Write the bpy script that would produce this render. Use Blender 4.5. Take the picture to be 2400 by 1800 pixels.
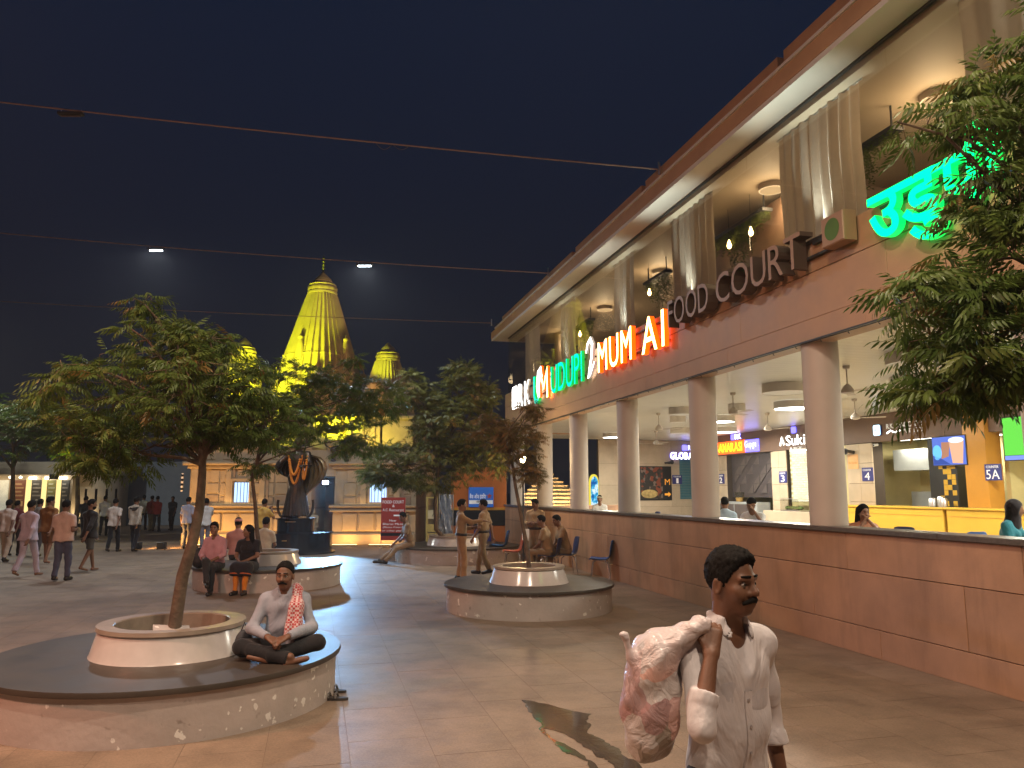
import bpy, math, random
import numpy as np
from mathutils import Vector, Matrix

for o in list(bpy.data.objects):
    bpy.data.objects.remove(o)
S = bpy.context.scene
COL = S.collection
RAD = math.radians

# ------------------------------------------------------------------ camera
CAM_H = 1.9
PITCH = RAD(7.97)
cd = bpy.data.cameras.new('camera')
cd.sensor_width = 36.0
cd.lens = 36.0 * 1800.0 / 2400.0
cd.clip_start = 0.05
cd.clip_end = 3000.0
cam = bpy.data.objects.new('camera', cd)
COL.objects.link(cam)
cam.location = (0, 0, CAM_H)
cam.rotation_euler = (RAD(90) + PITCH, 0, 0)
S.camera = cam

# ------------------------------------------------------------------ sky, moon, exposure
SUN_EL, SUN_ROT = RAD(-5.0), RAD(200)
w = bpy.data.worlds.new('World')
S.world = w
w.use_nodes = True
nt = w.node_tree
nt.nodes.clear()
sky = nt.nodes.new('ShaderNodeTexSky')
sky.sky_type = 'NISHITA'
sky.sun_disc = False
sky.sun_elevation = SUN_EL
sky.sun_rotation = SUN_ROT
sky.dust_density = 3.0
bg = nt.nodes.new('ShaderNodeBackground')
bg.inputs['Strength'].default_value = 0.12
bg2 = nt.nodes.new('ShaderNodeBackground')          # even glow of the town on the night air
tcw = nt.nodes.new('ShaderNodeTexCoord'); sxw = nt.nodes.new('ShaderNodeSeparateXYZ'); crw = nt.nodes.new('ShaderNodeValToRGB')
nt.links.new(tcw.outputs['Generated'], sxw.inputs[0]); nt.links.new(sxw.outputs[2], crw.inputs['Fac'])
crw.color_ramp.elements[0].position = 0.0; crw.color_ramp.elements[0].color = (0.0085, 0.0080, 0.0105, 1)   # town haze at the horizon
crw.color_ramp.elements[1].position = 0.55; crw.color_ramp.elements[1].color = (0.0028, 0.0072, 0.0210, 1)
nt.links.new(crw.outputs['Color'], bg2.inputs['Color'])
bg2.inputs['Strength'].default_value = 1.0
ad = nt.nodes.new('ShaderNodeAddShader')
wo = nt.nodes.new('ShaderNodeOutputWorld')
nt.links.new(sky.outputs[0], bg.inputs['Color'])
nt.links.new(bg.outputs[0], ad.inputs[0])
nt.links.new(bg2.outputs[0], ad.inputs[1])
nt.links.new(ad.outputs[0], wo.inputs['Surface'])
sl = bpy.data.lights.new('moon', 'SUN')
sl.energy = 0.02
sl.angle = RAD(0.5)
sl.color = (0.85, 0.92, 1.0)
so = bpy.data.objects.new('moon', sl)
COL.objects.link(so)
so.rotation_euler = (RAD(35), 0, RAD(160))
S.view_settings.view_transform = 'Standard'
S.view_settings.look = 'None'
S.view_settings.gamma = 1.0
S.view_settings.exposure = 0.25
S.view_settings.use_curve_mapping = False
S.cycles.use_denoising = True
S.cycles.max_bounces = 6
S.cycles.diffuse_bounces = 3
S.cycles.glossy_bounces = 3
S.cycles.transparent_max_bounces = 16
S.cycles.sample_clamp_indirect = 4.0
S.cycles.caustics_reflective = False
S.cycles.caustics_refractive = False

# ------------------------------------------------------------------ where a pixel of the survey meets a plane
CP, SP = math.cos(PITCH), math.sin(PITCH)
def _ray(x, y):
    up = (900 - y) / 1800.0
    return np.array([(x - 1200) / 1800.0, CP - up * SP, SP + up * CP])
def G(x, y, z=0.0):
    r = _ray(x, y); t = (z - CAM_H) / r[2]
    return np.array([0, 0, CAM_H]) + t * r
def AT(x, y, Y):
    r = _ray(x, y)
    return np.array([0, 0, CAM_H]) + r * (Y / r[1])
VV = np.array([-0.24485, 0.96956, 0.0])       # along the food court front, away from the camera
NN = np.array([0.96956, 0.24485, 0.0])        # into the food court
DD = 6.3247
BROT = math.atan2(-VV[1], -VV[0])             # local x = along the front to the right, y = inwards
def BW(u, w_, z):                             # building coordinates to world
    return NN * (DD + w_) + VV * u + np.array([0, 0, z])
def UW(p):
    return float(np.dot(p, VV)), float(np.dot(p, NN) - DD)

# ------------------------------------------------------------------ small helpers
def link(o, parent=None):
    COL.objects.link(o)
    if parent is not None:
        o.parent = parent
    return o
def tag(o, label=None, cat=None, group=None, kind=None):
    if label: o['label'] = label
    if cat: o['category'] = cat
    if group: o['group'] = group
    if kind: o['kind'] = kind
    return o
def thing(name, label, cat, loc=(0, 0, 0), rotz=0.0, group=None):
    o = bpy.data.objects.new(name, None)
    o.empty_display_size = 0.2
    COL.objects.link(o)
    o.location = tuple(float(v) for v in loc)
    o.rotation_euler = (0, 0, rotz)
    return tag(o, label, cat, group)
def copy_tree(o, parent=None):
    c = o.copy(); COL.objects.link(c)
    if parent is not None: c.parent = parent
    for ch in list(o.children):
        copy_tree(ch, c)
    return c

class MB:
    def __init__(s):
        s.v = []; s.f = []; s.m = []; s.n = 0
    def add(s, verts, faces, mi=0):
        verts = np.asarray(verts, float).reshape(-1, 3)
        b = s.n
        s.v.append(verts); s.n += len(verts)
        for f in faces:
            s.f.append([int(i) + b for i in f])
        s.m += [mi] * len(faces)
        return s
    def box(s, x0, x1, y0, y1, z0, z1, mi=0):
        v = [(x0,y0,z0),(x1,y0,z0),(x1,y1,z0),(x0,y1,z0),(x0,y0,z1),(x1,y0,z1),(x1,y1,z1),(x0,y1,z1)]
        return s.add(v, [(0,3,2,1),(4,5,6,7),(0,1,5,4),(1,2,6,5),(2,3,7,6),(3,0,4,7)], mi)
    def cbox(s, x0, x1, y0, y1, z0, z1, c=0.006, mi=0, axis='y'):
        """box with its front edges chamfered: front is the low side of the axis ('y') or the top ('z')"""
        if axis == 'y':
            v = [(x0,y0+c,z0),(x1,y0+c,z0),(x1,y0+c,z1),(x0,y0+c,z1),(x0+c,y0,z0+c),(x1-c,y0,z0+c),(x1-c,y0,z1-c),(x0+c,y0,z1-c),
                 (x0,y1,z0),(x1,y1,z0),(x1,y1,z1),(x0,y1,z1)]
            f = [(4,5,6,7),(0,1,5,4),(1,2,6,5),(2,3,7,6),(3,0,4,7),(0,8,9,1),(1,9,10,2),(2,10,11,3),(3,11,8,0),(8,11,10,9)]
        else:
            v = [(x0,y0,z1-c),(x1,y0,z1-c),(x1,y1,z1-c),(x0,y1,z1-c),(x0+c,y0+c,z1),(x1-c,y0+c,z1),(x1-c,y1-c,z1),(x0+c,y1-c,z1),
                 (x0,y0,z0),(x1,y0,z0),(x1,y1,z0),(x0,y1,z0)]
            f = [(4,5,6,7),(0,1,5,4),(1,2,6,5),(2,3,7,6),(3,0,4,7),(0,8,9,1),(1,9,10,2),(2,10,11,3),(3,11,8,0)]
        return s.add(v, f, mi)
    def quad(s, a, b, c, d, mi=0):
        return s.add([a, b, c, d], [(0, 1, 2, 3)], mi)
    def tube(s, pts, rad, n=8, mi=0, cap=True):
        pts = [np.asarray(p, float) for p in pts]
        if not hasattr(rad, '__len__'): rad = [rad] * len(pts)
        vs = []; up = None
        for i, p in enumerate(pts):
            d = pts[min(i+1, len(pts)-1)] - pts[max(i-1, 0)]
            d = d / (np.linalg.norm(d) + 1e-12)
            if up is None:
                a = np.array([0, 0, 1.0]) if abs(d[2]) < 0.9 else np.array([1.0, 0, 0])
                up = np.cross(d, a)
            up = up - d * np.dot(up, d); up /= (np.linalg.norm(up) + 1e-12)
            q = np.cross(d, up)
            for k in range(n):
                t = 2 * math.pi * k / n
                vs.append(p + rad[i] * (math.cos(t) * up + math.sin(t) * q))
        fs = []
        for i in range(len(pts)-1):
            for k in range(n):
                k2 = (k+1) % n
                fs.append((i*n+k, i*n+k2, (i+1)*n+k2, (i+1)*n+k))
        if cap:
            fs.append(tuple(range(n))[::-1]); fs.append(tuple((len(pts)-1)*n + k for k in range(n)))
        return s.add(vs, fs, mi)
    def lathe(s, prof, n=32, cx=0, cy=0, mi=0, closed=False, lobes=0, amp=0.0, cap=False):
        vs = []
        for r, z in prof:
            for k in range(n):
                t = 2*math.pi*k/n
                rr = r * (1 + amp*math.cos(lobes*t)) if lobes else r
                vs.append((cx + rr*math.cos(t), cy + rr*math.sin(t), z))
        fs = []
        m = len(prof)
        for i in range(m-1 if not closed else m):
            j = (i+1) % m
            for k in range(n):
                k2 = (k+1) % n
                fs.append((i*n+k, i*n+k2, j*n+k2, j*n+k))
        if cap and not closed:
            if prof[0][0] > 1e-6: fs.append(tuple(range(n))[::-1])
            if prof[-1][0] > 1e-6: fs.append(tuple((m-1)*n+k for k in range(n)))
        return s.add(vs, fs, mi)
    def prism(s, poly, y0, y1, mi=0):
        """outline in x,z pushed from y0 to y1 (outline counter-clockwise seen from -y)"""
        n = len(poly)
        vs = [(x, y0, z) for x, z in poly] + [(x, y1, z) for x, z in poly]
        fs = [tuple(range(n)), tuple(range(2*n-1, n-1, -1))]
        for i in range(n):
            j = (i+1) % n
            fs.append((i, i+n, j+n, j))
        return s.add(vs, fs, mi)
    def mesh(s, name, mats, smooth=False):
        me = bpy.data.meshes.new(name)
        v = np.concatenate(s.v) if s.v else np.zeros((0, 3))
        me.from_pydata(v.tolist(), [], s.f)
        if not isinstance(mats, (list, tuple)): mats = [mats]
        for m in mats: me.materials.append(m)
        if len(mats) > 1 and s.m:
            me.polygons.foreach_set('material_index', s.m)
        if smooth:
            me.polygons.foreach_set('use_smooth', [True]*len(me.polygons))
            try: me.set_sharp_from_angle(angle=RAD(38))
            except Exception: pass
        me.update()
        return me
    def build(s, name, mats, parent=None, smooth=False, loc=None, rotz=0.0):
        o = bpy.data.objects.new(name, s.mesh(name, mats, smooth))
        if loc is not None: o.location = tuple(float(q) for q in loc)
        o.rotation_euler = (0, 0, rotz)
        return link(o, parent)

# ------------------------------------------------------------------ materials
MATS = {}
def mat(name, col, rough=0.6, metal=0.0, var=0.18, vs=3.0, bump=0.0, bs=30.0, emit=None, es=0.0, spec=0.5, col2=None, patt=None,
        coords='Object', rnd=0.0, sheen=0.0, rvar=0.0, alpha=None, trans=0.0):
    if name in MATS: return MATS[name]
    m = bpy.data.materials.new(name); m.use_nodes = True
    t = m.node_tree; n = t.nodes; L = t.links
    p = n['Principled BSDF']
    p.inputs['Roughness'].default_value = rough
    p.inputs['Metallic'].default_value = metal
    p.inputs['Specular IOR Level'].default_value = spec
    if sheen: p.inputs['Sheen Weight'].default_value = sheen
    if trans: p.inputs['Transmission Weight'].default_value = trans
    tc = n.new('ShaderNodeTexCoord')
    src = tc.outputs[coords] if coords != 'World' else n.new('ShaderNodeNewGeometry').outputs['Position']
    nz = n.new('ShaderNodeTexNoise'); nz.inputs['Scale'].default_value = vs; nz.inputs['Detail'].default_value = 5.0
    nz.inputs['Roughness'].default_value = 0.62
    L.new(src, nz.inputs['Vector'])
    cr = n.new('ShaderNodeValToRGB')
    c2 = col2 if col2 else tuple(min(1, c*(1+var)) for c in col)
    c1 = tuple(c*(1-var) for c in col) if not col2 else col
    cr.color_ramp.elements[0].position = 0.3; cr.color_ramp.elements[1].position = 0.7
    cr.color_ramp.elements[0].color = (*c1, 1); cr.color_ramp.elements[1].color = (*c2, 1)
    L.new(nz.outputs['Fac'], cr.inputs['Fac'])
    out = cr.outputs['Color']
    if rnd:
        oi = n.new('ShaderNodeObjectInfo'); hs = n.new('ShaderNodeHueSaturation')
        mr = n.new('ShaderNodeMapRange'); mr.inputs[3].default_value = 1-rnd; mr.inputs[4].default_value = 1+rnd
        L.new(oi.outputs['Random'], mr.inputs[0]); L.new(mr.outputs[0], hs.inputs['Value']); L.new(out, hs.inputs['Color'])
        out = hs.outputs['Color']
    L.new(out, p.inputs['Base Color'])
    if rvar:
        mr = n.new('ShaderNodeMapRange'); mr.inputs[3].default_value = max(0.03, rough-rvar); mr.inputs[4].default_value = min(1, rough+rvar)
        L.new(nz.outputs['Fac'], mr.inputs[0]); L.new(mr.outputs[0], p.inputs['Roughness'])
    if bump:
        nb = n.new('ShaderNodeTexNoise'); nb.inputs['Scale'].default_value = bs; nb.inputs['Detail'].default_value = 4
        L.new(src, nb.inputs['Vector'])
        b = n.new('ShaderNodeBump'); b.inputs['Strength'].default_value = bump; b.inputs['Distance'].default_value = 0.02
        L.new(nb.outputs['Fac'], b.inputs['Height']); L.new(b.outputs['Normal'], p.inputs['Normal'])
    if emit is not None:
        p.inputs['Emission Color'].default_value = (*emit, 1)
        p.inputs['Emission Strength'].default_value = es
    MATS[name] = m
    return m
def emat(name, col, strength):
    if name in MATS: return MATS[name]
    m = bpy.data.materials.new(name); m.use_nodes = True
    t = m.node_tree; t.nodes.clear()
    e = t.nodes.new('ShaderNodeEmission'); o = t.nodes.new('ShaderNodeOutputMaterial')
    e.inputs['Color'].default_value = (*col, 1); e.inputs['Strength'].default_value = strength
    t.links.new(e.outputs[0], o.inputs['Surface'])
    MATS[name] = m
    return m
def glass_mat(name, tint=(0.9, 0.95, 0.92), refl=0.06, rough=0.02):
    m = bpy.data.materials.new(name); m.use_nodes = True
    t = m.node_tree; t.nodes.clear(); n = t.nodes
    tr = n.new('ShaderNodeBsdfTransparent'); tr.inputs[0].default_value = (*tint, 1)
    gl = n.new('ShaderNodeBsdfGlossy'); gl.inputs['Roughness'].default_value = rough
    lw = n.new('ShaderNodeLayerWeight'); lw.inputs['Blend'].default_value = 0.5
    pw = n.new('ShaderNodeMath'); pw.operation = 'POWER'; pw.inputs[1].default_value = 4.0; t.links.new(lw.outputs['Facing'], pw.inputs[0])
    ma = n.new('ShaderNodeMath'); ma.operation = 'MULTIPLY_ADD'; ma.inputs[1].default_value = 0.55; ma.inputs[2].default_value = refl * 0.6; t.links.new(pw.outputs[0], ma.inputs[0])
    mx = n.new('ShaderNodeMixShader'); o = n.new('ShaderNodeOutputMaterial')
    t.links.new(ma.outputs[0], mx.inputs[0]); t.links.new(tr.outputs[0], mx.inputs[1]); t.links.new(gl.outputs[0], mx.inputs[2])
    t.links.new(mx.outputs[0], o.inputs['Surface'])
    return m
def lamp(name, kind, loc, energy, color, parent=None, target=None, size=0.1, size_y=None, spot=60, blend=0.4, soft=0.05, rot=None):
    l = bpy.data.lights.new(name, kind); l.energy = energy; l.color = color
    if kind == 'AREA':
        l.shape = 'RECTANGLE' if size_y else 'DISK'; l.size = size
        if size_y: l.size_y = size_y
    else:
        l.shadow_soft_size = soft
    if kind == 'SPOT':
        l.spot_size = RAD(spot); l.spot_blend = blend
    o = bpy.data.objects.new(name, l); COL.objects.link(o)
    o.location = tuple(float(q) for q in loc)
    if target is not None:
        d = Vector([float(q) for q in target]) - o.location
        o.rotation_euler = d.to_track_quat('-Z', 'Y').to_euler()
    elif rot is not None:
        o.rotation_euler = rot
    if parent is not None:
        bpy.context.view_layer.update()
        mw = o.matrix_basis.copy()
        o.parent = parent
        o.matrix_parent_inverse = parent.matrix_world.inverted()
        o.matrix_basis = mw
    return o

# ------------------------------------------------------------------ lettering (the program's own font)
LET = {}
def prep_letters(chars, offset=0.0, key=''):
    obs = []
    for ch in chars:
        cu = bpy.data.curves.new('letter', 'FONT'); cu.body = ch; cu.size = 1.0; cu.extrude = 0.5; cu.offset = offset
        cu.resolution_u = 3
        o = bpy.data.objects.new('letter', cu); COL.objects.link(o); obs.append((ch, o))
    dg = bpy.context.evaluated_depsgraph_get(); dg.update()
    for ch, o in obs:
        me = bpy.data.meshes.new_from_object(o.evaluated_get(dg))
        n = len(me.vertices); a = np.zeros(n*3); me.vertices.foreach_get('co', a); a = a.reshape(-1, 3)
        LET[key+ch] = (a, [tuple(p.vertices) for p in me.polygons], [p.normal.z > 0.9 for p in me.polygons])
        bpy.data.meshes.remove(me)
        cu = o.data; bpy.data.objects.remove(o); bpy.data.curves.remove(cu)
def word(parent, text, x0, x1, z0, z1, depth, mats, y=0.0, name='letter', key='', gap=0.09, base=None, join=False, slant=0.0):
    """letters of a word, each its own mesh, set in the frame x0..x1, z0..z1 of the parent, face towards -y"""
    pos = 0.0; rows = []
    hi = max([LET[key+c][0][:, 1].max() for c in text if c != ' '] or [0.7]); lo = min([LET[key+c][0][:, 1].min() for c in text if c != ' '] or [0])
    if base is not None: lo = base
    for c in text:
        if c == ' ':
            pos += 0.3; continue
        a = LET[key+c][0]; wd = a[:, 0].max() - a[:, 0].min()
        if c == 'T' and rows: pos -= 0.5*gap
        rows.append((c, pos - a[:, 0].min())); pos += wd + gap
    pos -= gap
    sx = (x1-x0)/pos; sz = (z1-z0)/(hi-lo)
    allm = MB()
    for c, off in rows:
        a, fs, fr = LET[key+c]
        v = np.stack([x0 + (a[:, 0]+off)*sx + slant*(a[:, 1]-lo), y - a[:, 2]*depth, z0 + (a[:, 1]-lo)*sz], 1)
        b = allm if join else MB()
        b.add(v, fs); b.m[-len(fs):] = [0 if q else 1 for q in fr]
        if not join: b.build(name, mats, parent)
    if join: return allm.build(name, mats, parent)

prep_letters('JRKUMDPIFOCTAGLBNSWEVQH2134589.&ABabcdefghijklmnopqrstuvwxyz()/→', 0.0)
prep_letters('RKUMDPIFOCTAGLBNS2UDPW', 0.022, 'b')
# ------------------------------------------------------------------ materials of the place
m_ground = mat('joint_grout', (0.195, 0.138, 0.097), 0.8, var=0.2, vs=1.5, coords='World')
def paving_mat():
    m = mat('paving_stone', (0.245, 0.176, 0.124), 0.56, var=0.16, vs=0.55, coords='World', rnd=0.06, bump=0.10, bs=26.0, rvar=0.14, spec=0.5)
    t = m.node_tree; n = t.nodes; L = t.links
    p = n['Principled BSDF']
    geo = n.new('ShaderNodeNewGeometry')
    # fine speckle and worn dirt blotches of the stone itself
    sp = n.new('ShaderNodeTexNoise'); sp.inputs['Scale'].default_value = 55; sp.inputs['Detail'].default_value = 3
    L.new(geo.outputs['Position'], sp.inputs['Vector'])
    st = n.new('ShaderNodeTexNoise'); st.inputs['Scale'].default_value = 1.7; st.inputs['Detail'].default_value = 8; st.inputs['Roughness'].default_value = 0.7
    L.new(geo.outputs['Position'], st.inputs['Vector'])
    r1 = n.new('ShaderNodeMapRange'); r1.inputs[1].default_value = 0.35; r1.inputs[2].default_value = 0.7; r1.inputs[3].default_value = 0.86; r1.inputs[4].default_value = 1.12
    L.new(sp.outputs['Fac'], r1.inputs[0])
    r2 = n.new('ShaderNodeMapRange'); r2.inputs[1].default_value = 0.42; r2.inputs[2].default_value = 0.66; r2.inputs[3].default_value = 1.08; r2.inputs[4].default_value = 0.72
    L.new(st.outputs['Fac'], r2.inputs[0])
    mu = n.new('ShaderNodeMath'); mu.operation = 'MULTIPLY'; L.new(r1.outputs[0], mu.inputs[0]); L.new(r2.outputs[0], mu.inputs[1])
    old = p.inputs['Base Color'].links[0].from_socket
    vm = n.new('ShaderNodeVectorMath'); vm.operation = 'SCALE'
    L.new(old, vm.inputs[0]); L.new(mu.outputs[0], vm.inputs['Scale'])
    L.new(vm.outputs[0], p.inputs['Base Color'])
    # uneven bed: the reflections wobble
    wv = n.new('ShaderNodeTexNoise'); wv.inputs['Scale'].default_value = 4.0; wv.inputs['Detail'].default_value = 2
    L.new(geo.outputs['Position'], wv.inputs['Vector'])
    b2 = n.new('ShaderNodeBump'); b2.inputs['Strength'].default_value = 0.25; b2.inputs['Distance'].default_value = 0.03
    L.new(wv.outputs['Fac'], b2.inputs['Height'])
    ob = p.inputs['Normal'].links[0].from_node
    L.new(b2.outputs['Normal'], ob.inputs['Normal'])
    return m
m_pave = paving_mat()

# ------------------------------------------------------------------ ground and its paving slabs
g = MB(); g.quad((-900, -300, -0.0016), (900, -300, -0.0016), (900, 1500, -0.0016), (-900, 1500, -0.0016))
ground = tag(g.build('ground', m_ground), 'dark ground under the stone paving, out to the horizon', None, None, 'structure')
SL, SW, GAP = 0.90, 0.60, 0.005
ang = BROT
ca, sa = math.cos(ang), math.sin(ang)
slab_mesh = []
rs = random.Random(3)
for q in range(3):
    b = MB(); b.cbox(-SL/2+GAP/2, SL/2-GAP/2, -SW/2+GAP/2, SW/2-GAP/2, -0.0015, 0.0, 0.0003, axis='z')
    slab_mesh.append(b.mesh('slab', m_pave))
cells = []
for r in range(-70, 75):
    off = (0.0, 0.45)[r % 2] + rs.uniform(-0.02, 0.02)
    for c in range(-60, 45):
        lx = c*SL + off; ly = r*SW
        x = lx*ca - ly*sa; y = lx*sa + ly*ca
        if y < 1.0 or y > 47: continue
        if abs(x) > 0.78*y + 3: continue
        # nothing under the terrace
        if float(np.dot((x, y, 0), NN)) - DD > 0.6 and np.dot((x, y, 0), VV) < 26: continue
        u_ = (x/y)
        seen = abs(x) < 0.668*y and y > 4.6
        cells.append((y if seen else 900+y, x, y))
cells.sort()
for i, (k, x, y) in enumerate(cells[:300]):
    o = bpy.data.objects.new('slab', slab_mesh[i % 3]); link(o, ground)
    o.location = (x, y, rs.uniform(-0.0003, 0.0004)); o.rotation_euler = (rs.uniform(-.0004, .0004), rs.uniform(-.0004, .0004), ang)
b = MB()
hx, hy = SL/2-GAP/2, SW/2-GAP/2
cc = np.array([[x, y] for _, x, y in cells[300:]])
zz = np.array([rs.uniform(-0.0003, 0.0004) for _ in range(len(cc))])
base = np.array([(-hx,-hy),(hx,-hy),(hx,hy),(-hx,hy)])
rot = np.array([[ca, sa], [-sa, ca]])
bb = base @ rot
V = np.zeros((len(cc), 8, 3))
V[:, :4, :2] = cc[:, None, :] + bb[None]; V[:, 4:, :2] = V[:, :4, :2]
V[:, :4, 2] = zz[:, None]; V[:, 4:, 2] = -0.0015
F = []
for i in range(len(cc)):
    k = i*8
    F += [(k, k+1, k+2, k+3), (k, k+4, k+5, k+1), (k+1, k+5, k+6, k+2), (k+2, k+6, k+7, k+3), (k+3, k+7, k+4, k)]
b.add(V.reshape(-1, 3), F)
tag(b.build('slab_field', m_pave, ground), kind='stuff')

# ------------------------------------------------------------------ water spilt on the paving
m_water = mat('spilt_water', (0.05, 0.04, 0.032), 0.06, var=0.25, vs=6, coords='World', spec=0.6, bump=0.02, bs=14)
outline = [(1222,1641),(1280,1650),(1345,1668),(1388,1674),(1372,1690),(1386,1700),(1376,1718),(1400,1728),(1430,1745),(1452,1756),(1462,1772),
           (1492,1785),(1520,1812),(1470,1815),(1440,1800),(1425,1782),(1398,1775),(1388,1760),(1352,1740),(1330,1724),(1298,1712),(1272,1708),
           (1290,1730),(1330,1748),(1362,1768),(1395,1790),(1420,1830),(1390,1815),(1378,1785),(1340,1770),(1318,1762),(1300,1742),(1262,1708),(1270,1700),(1248,1678),(1236,1660)]
pts = []
rw = random.Random(5)
n0 = len(outline)
for i in range(n0):
    a = G(*outline[i]); c = G(*outline[(i+1) % n0])
    for k in range(4):
        p = a + (c-a)*k/4
        j = 0.0 if k == 0 else 0.014
        pts.append((p[0]+rw.uniform(-j, j), p[1]+rw.uniform(-j, j)))
import bmesh
bm = bmesh.new()
vs = [bm.verts.new((x, y, 0.0032)) for x, y in pts]
es = [bm.edges.new((vs[i], vs[(i+1) % len(vs)])) for i in range(len(vs))]
bmesh.ops.triangle_fill(bm, use_beauty=True, use_dissolve=False, edges=es)
me = bpy.data.meshes.new('puddle'); bm.to_mesh(me); bm.free(); me.materials.append(m_water)
for p in me.polygons:
    if p.normal.z < 0: p.flip()
tag(link(bpy.data.objects.new('puddle', me)), 'dark spilt water puddle on the paving before the walking man', None, None, 'structure')
# ================================================================== FOOD COURT BUILDING
# local frame of the building: x = along the front to the right (x = -u), y = inwards, z up
m_panel = mat('facade_panel', (0.45, 0.27, 0.160), 0.5, var=0.10, vs=2.0, coords='World', rnd=0.05, bump=0.05, bs=40, rvar=0.1)
m_lowpanel = mat('low_wall_stone', (0.40, 0.225, 0.130), 0.55, var=0.22, vs=1.1, coords='World', rnd=0.07, bump=0.08, bs=45, rvar=0.12)
def streaks(m):
    t = m.node_tree; n = t.nodes; L = t.links; p = n['Principled BSDF']; geo = n.new('ShaderNodeNewGeometry')
    mp = n.new('ShaderNodeMapping'); mp.inputs['Scale'].default_value = (2.2, 2.2, 0.28); L.new(geo.outputs['Position'], mp.inputs['Vector'])
    nz = n.new('ShaderNodeTexNoise'); nz.inputs['Scale'].default_value = 2.0; nz.inputs['Detail'].default_value = 6; nz.inputs['Roughness'].default_value = 0.65; L.new(mp.outputs[0], nz.inputs['Vector'])
    r = n.new('ShaderNodeMapRange'); r.inputs[1].default_value = 0.5; r.inputs[2].default_value = 0.72; r.inputs[3].default_value = 1.0; r.inputs[4].default_value = 0.78; L.new(nz.outputs['Fac'], r.inputs[0])
    vm = n.new('ShaderNodeVectorMath'); vm.operation = 'SCALE'; L.new(p.inputs['Base Color'].links[0].from_socket, vm.inputs[0]); L.new(r.outputs[0], vm.inputs['Scale']); L.new(vm.outputs[0], p.inputs['Base Color'])
streaks(m_lowpanel)
m_core = mat('joint_dark', (0.05, 0.035, 0.025), 0.9)
m_coping = mat('coping_granite', (0.10, 0.085, 0.075), 0.32, var=0.25, vs=25)
m_colm = mat('column_plaster', (0.50, 0.43, 0.37), 0.55, var=0.08, vs=1.4, coords='World', bump=0.04, bs=60)
m_ceil = mat('ceiling_strip', (0.66, 0.63, 0.56), 0.30, var=0.05, vs=1.5, coords='World')
m_soff = mat('soffit_white', (0.72, 0.70, 0.65), 0.55, var=0.05, vs=2)
m_roofm = mat('roof_edge', (0.52, 0.32, 0.18), 0.55, var=0.12, vs=1.5, coords='World')
m_steel = mat('brushed_steel', (0.6, 0.6, 0.6), 0.35, 1.0, var=0.1)
m_dark = mat('dark_metal', (0.03, 0.03, 0.032), 0.45, var=0.2)
m_floor = mat('terrace_tile', (0.42, 0.38, 0.32), 0.35, var=0.1, vs=2)
m_upwall = mat('upper_plaster', (0.40, 0.31, 0.23), 0.7, var=0.08, vs=1.2)
m_glass = glass_mat('window_glass', (0.92, 0.93, 0.9), 0.10)
def ceiling_bumps():
    m = m_ceil; t = m.node_tree; n = t.nodes; L = t.links; p = n['Principled BSDF']
    tc = n.new('ShaderNodeTexCoord'); w_ = n.new('ShaderNodeTexWave'); w_.bands_direction = 'X'; w_.inputs['Scale'].default_value = 1.6
    w_.inputs['Distortion'].default_value = 0.3
    L.new(tc.outputs['Object'], w_.inputs['Vector'])
    b = n.new('ShaderNodeBump'); b.inputs['Strength'].default_value = 0.16; b.inputs['Distance'].default_value = 0.02
    L.new(w_.outputs['Fac'], b.inputs['Height']); L.new(b.outputs['Normal'], p.inputs['Normal'])
ceiling_bumps()

U0, U1 = -2.0, 26.0           # near and far end of the front
FLOOR = 0.45
bld = thing('food_court_building', 'two-storey sandstone food court with round columns and glazed upper floor', 'building', BW(0, 0, 0), BROT)
def BX(name, m, x0, x1, y0, y1, z0, z1, par=bld):
    b = MB(); b.box(x0, x1, y0, y1, z0, z1); return b.build(name, m, par)
# terrace
BX('terrace_floor', m_floor, -28.8, -U0, 0.30, 9.2, 0.0, FLOOR)
# low wall: core and stone panels
lw = MB(); lw.box(-U1+0.01, -U0, 0.02, 0.28, 0, 1.399); lw_o = lw.build('low_wall', m_core, bld)
rp = random.Random(11)
for row, (z0, z1) in enumerate([(0.0, 0.318), (0.326, 0.955), (0.963, 1.40)]):
    u = U0 + (0.0, 1.2, 0.5)[row]
    edges = [U0]
    while u < U1:
        if u > edges[-1] + 0.6: edges.append(u)
        u += 2.45
    edges.append(U1)
    for a, c in zip(edges[:-1], edges[1:]):
        b = MB(); d = rp.uniform(0, 0.004)
        b.cbox(-c+0.002, -a-0.002, -0.004-d, 0.03, z0, z1, 0.004)
        b.build('wall_panel', m_lowpanel, lw_o)
u = U0
k = 0
while u < U1:
    e = min(U1+0.03, u+2.2)
    b = MB(); b.cbox(-e+0.001, -u-0.001, -0.05, 0.36, 1.401, 1.462, 0.01); b.build('coping_stone', m_coping, lw_o)
    u += 2.2
BX('end_wall', m_lowpanel, -U1-0.25, -U1+0.0, 0.31, 4.4, 0, 1.42)
# columns on the wall line
for u in (-0.9, 2.4, 5.65, 8.96, 12.29, 15.7, 18.98, 22.1, 25.3):
    b = MB(); b.lathe([(0.238, 1.463), (0.238, 3.955)], 40, -u, 0.26); 
    b.build('column', m_colm, bld, smooth=True)
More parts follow.
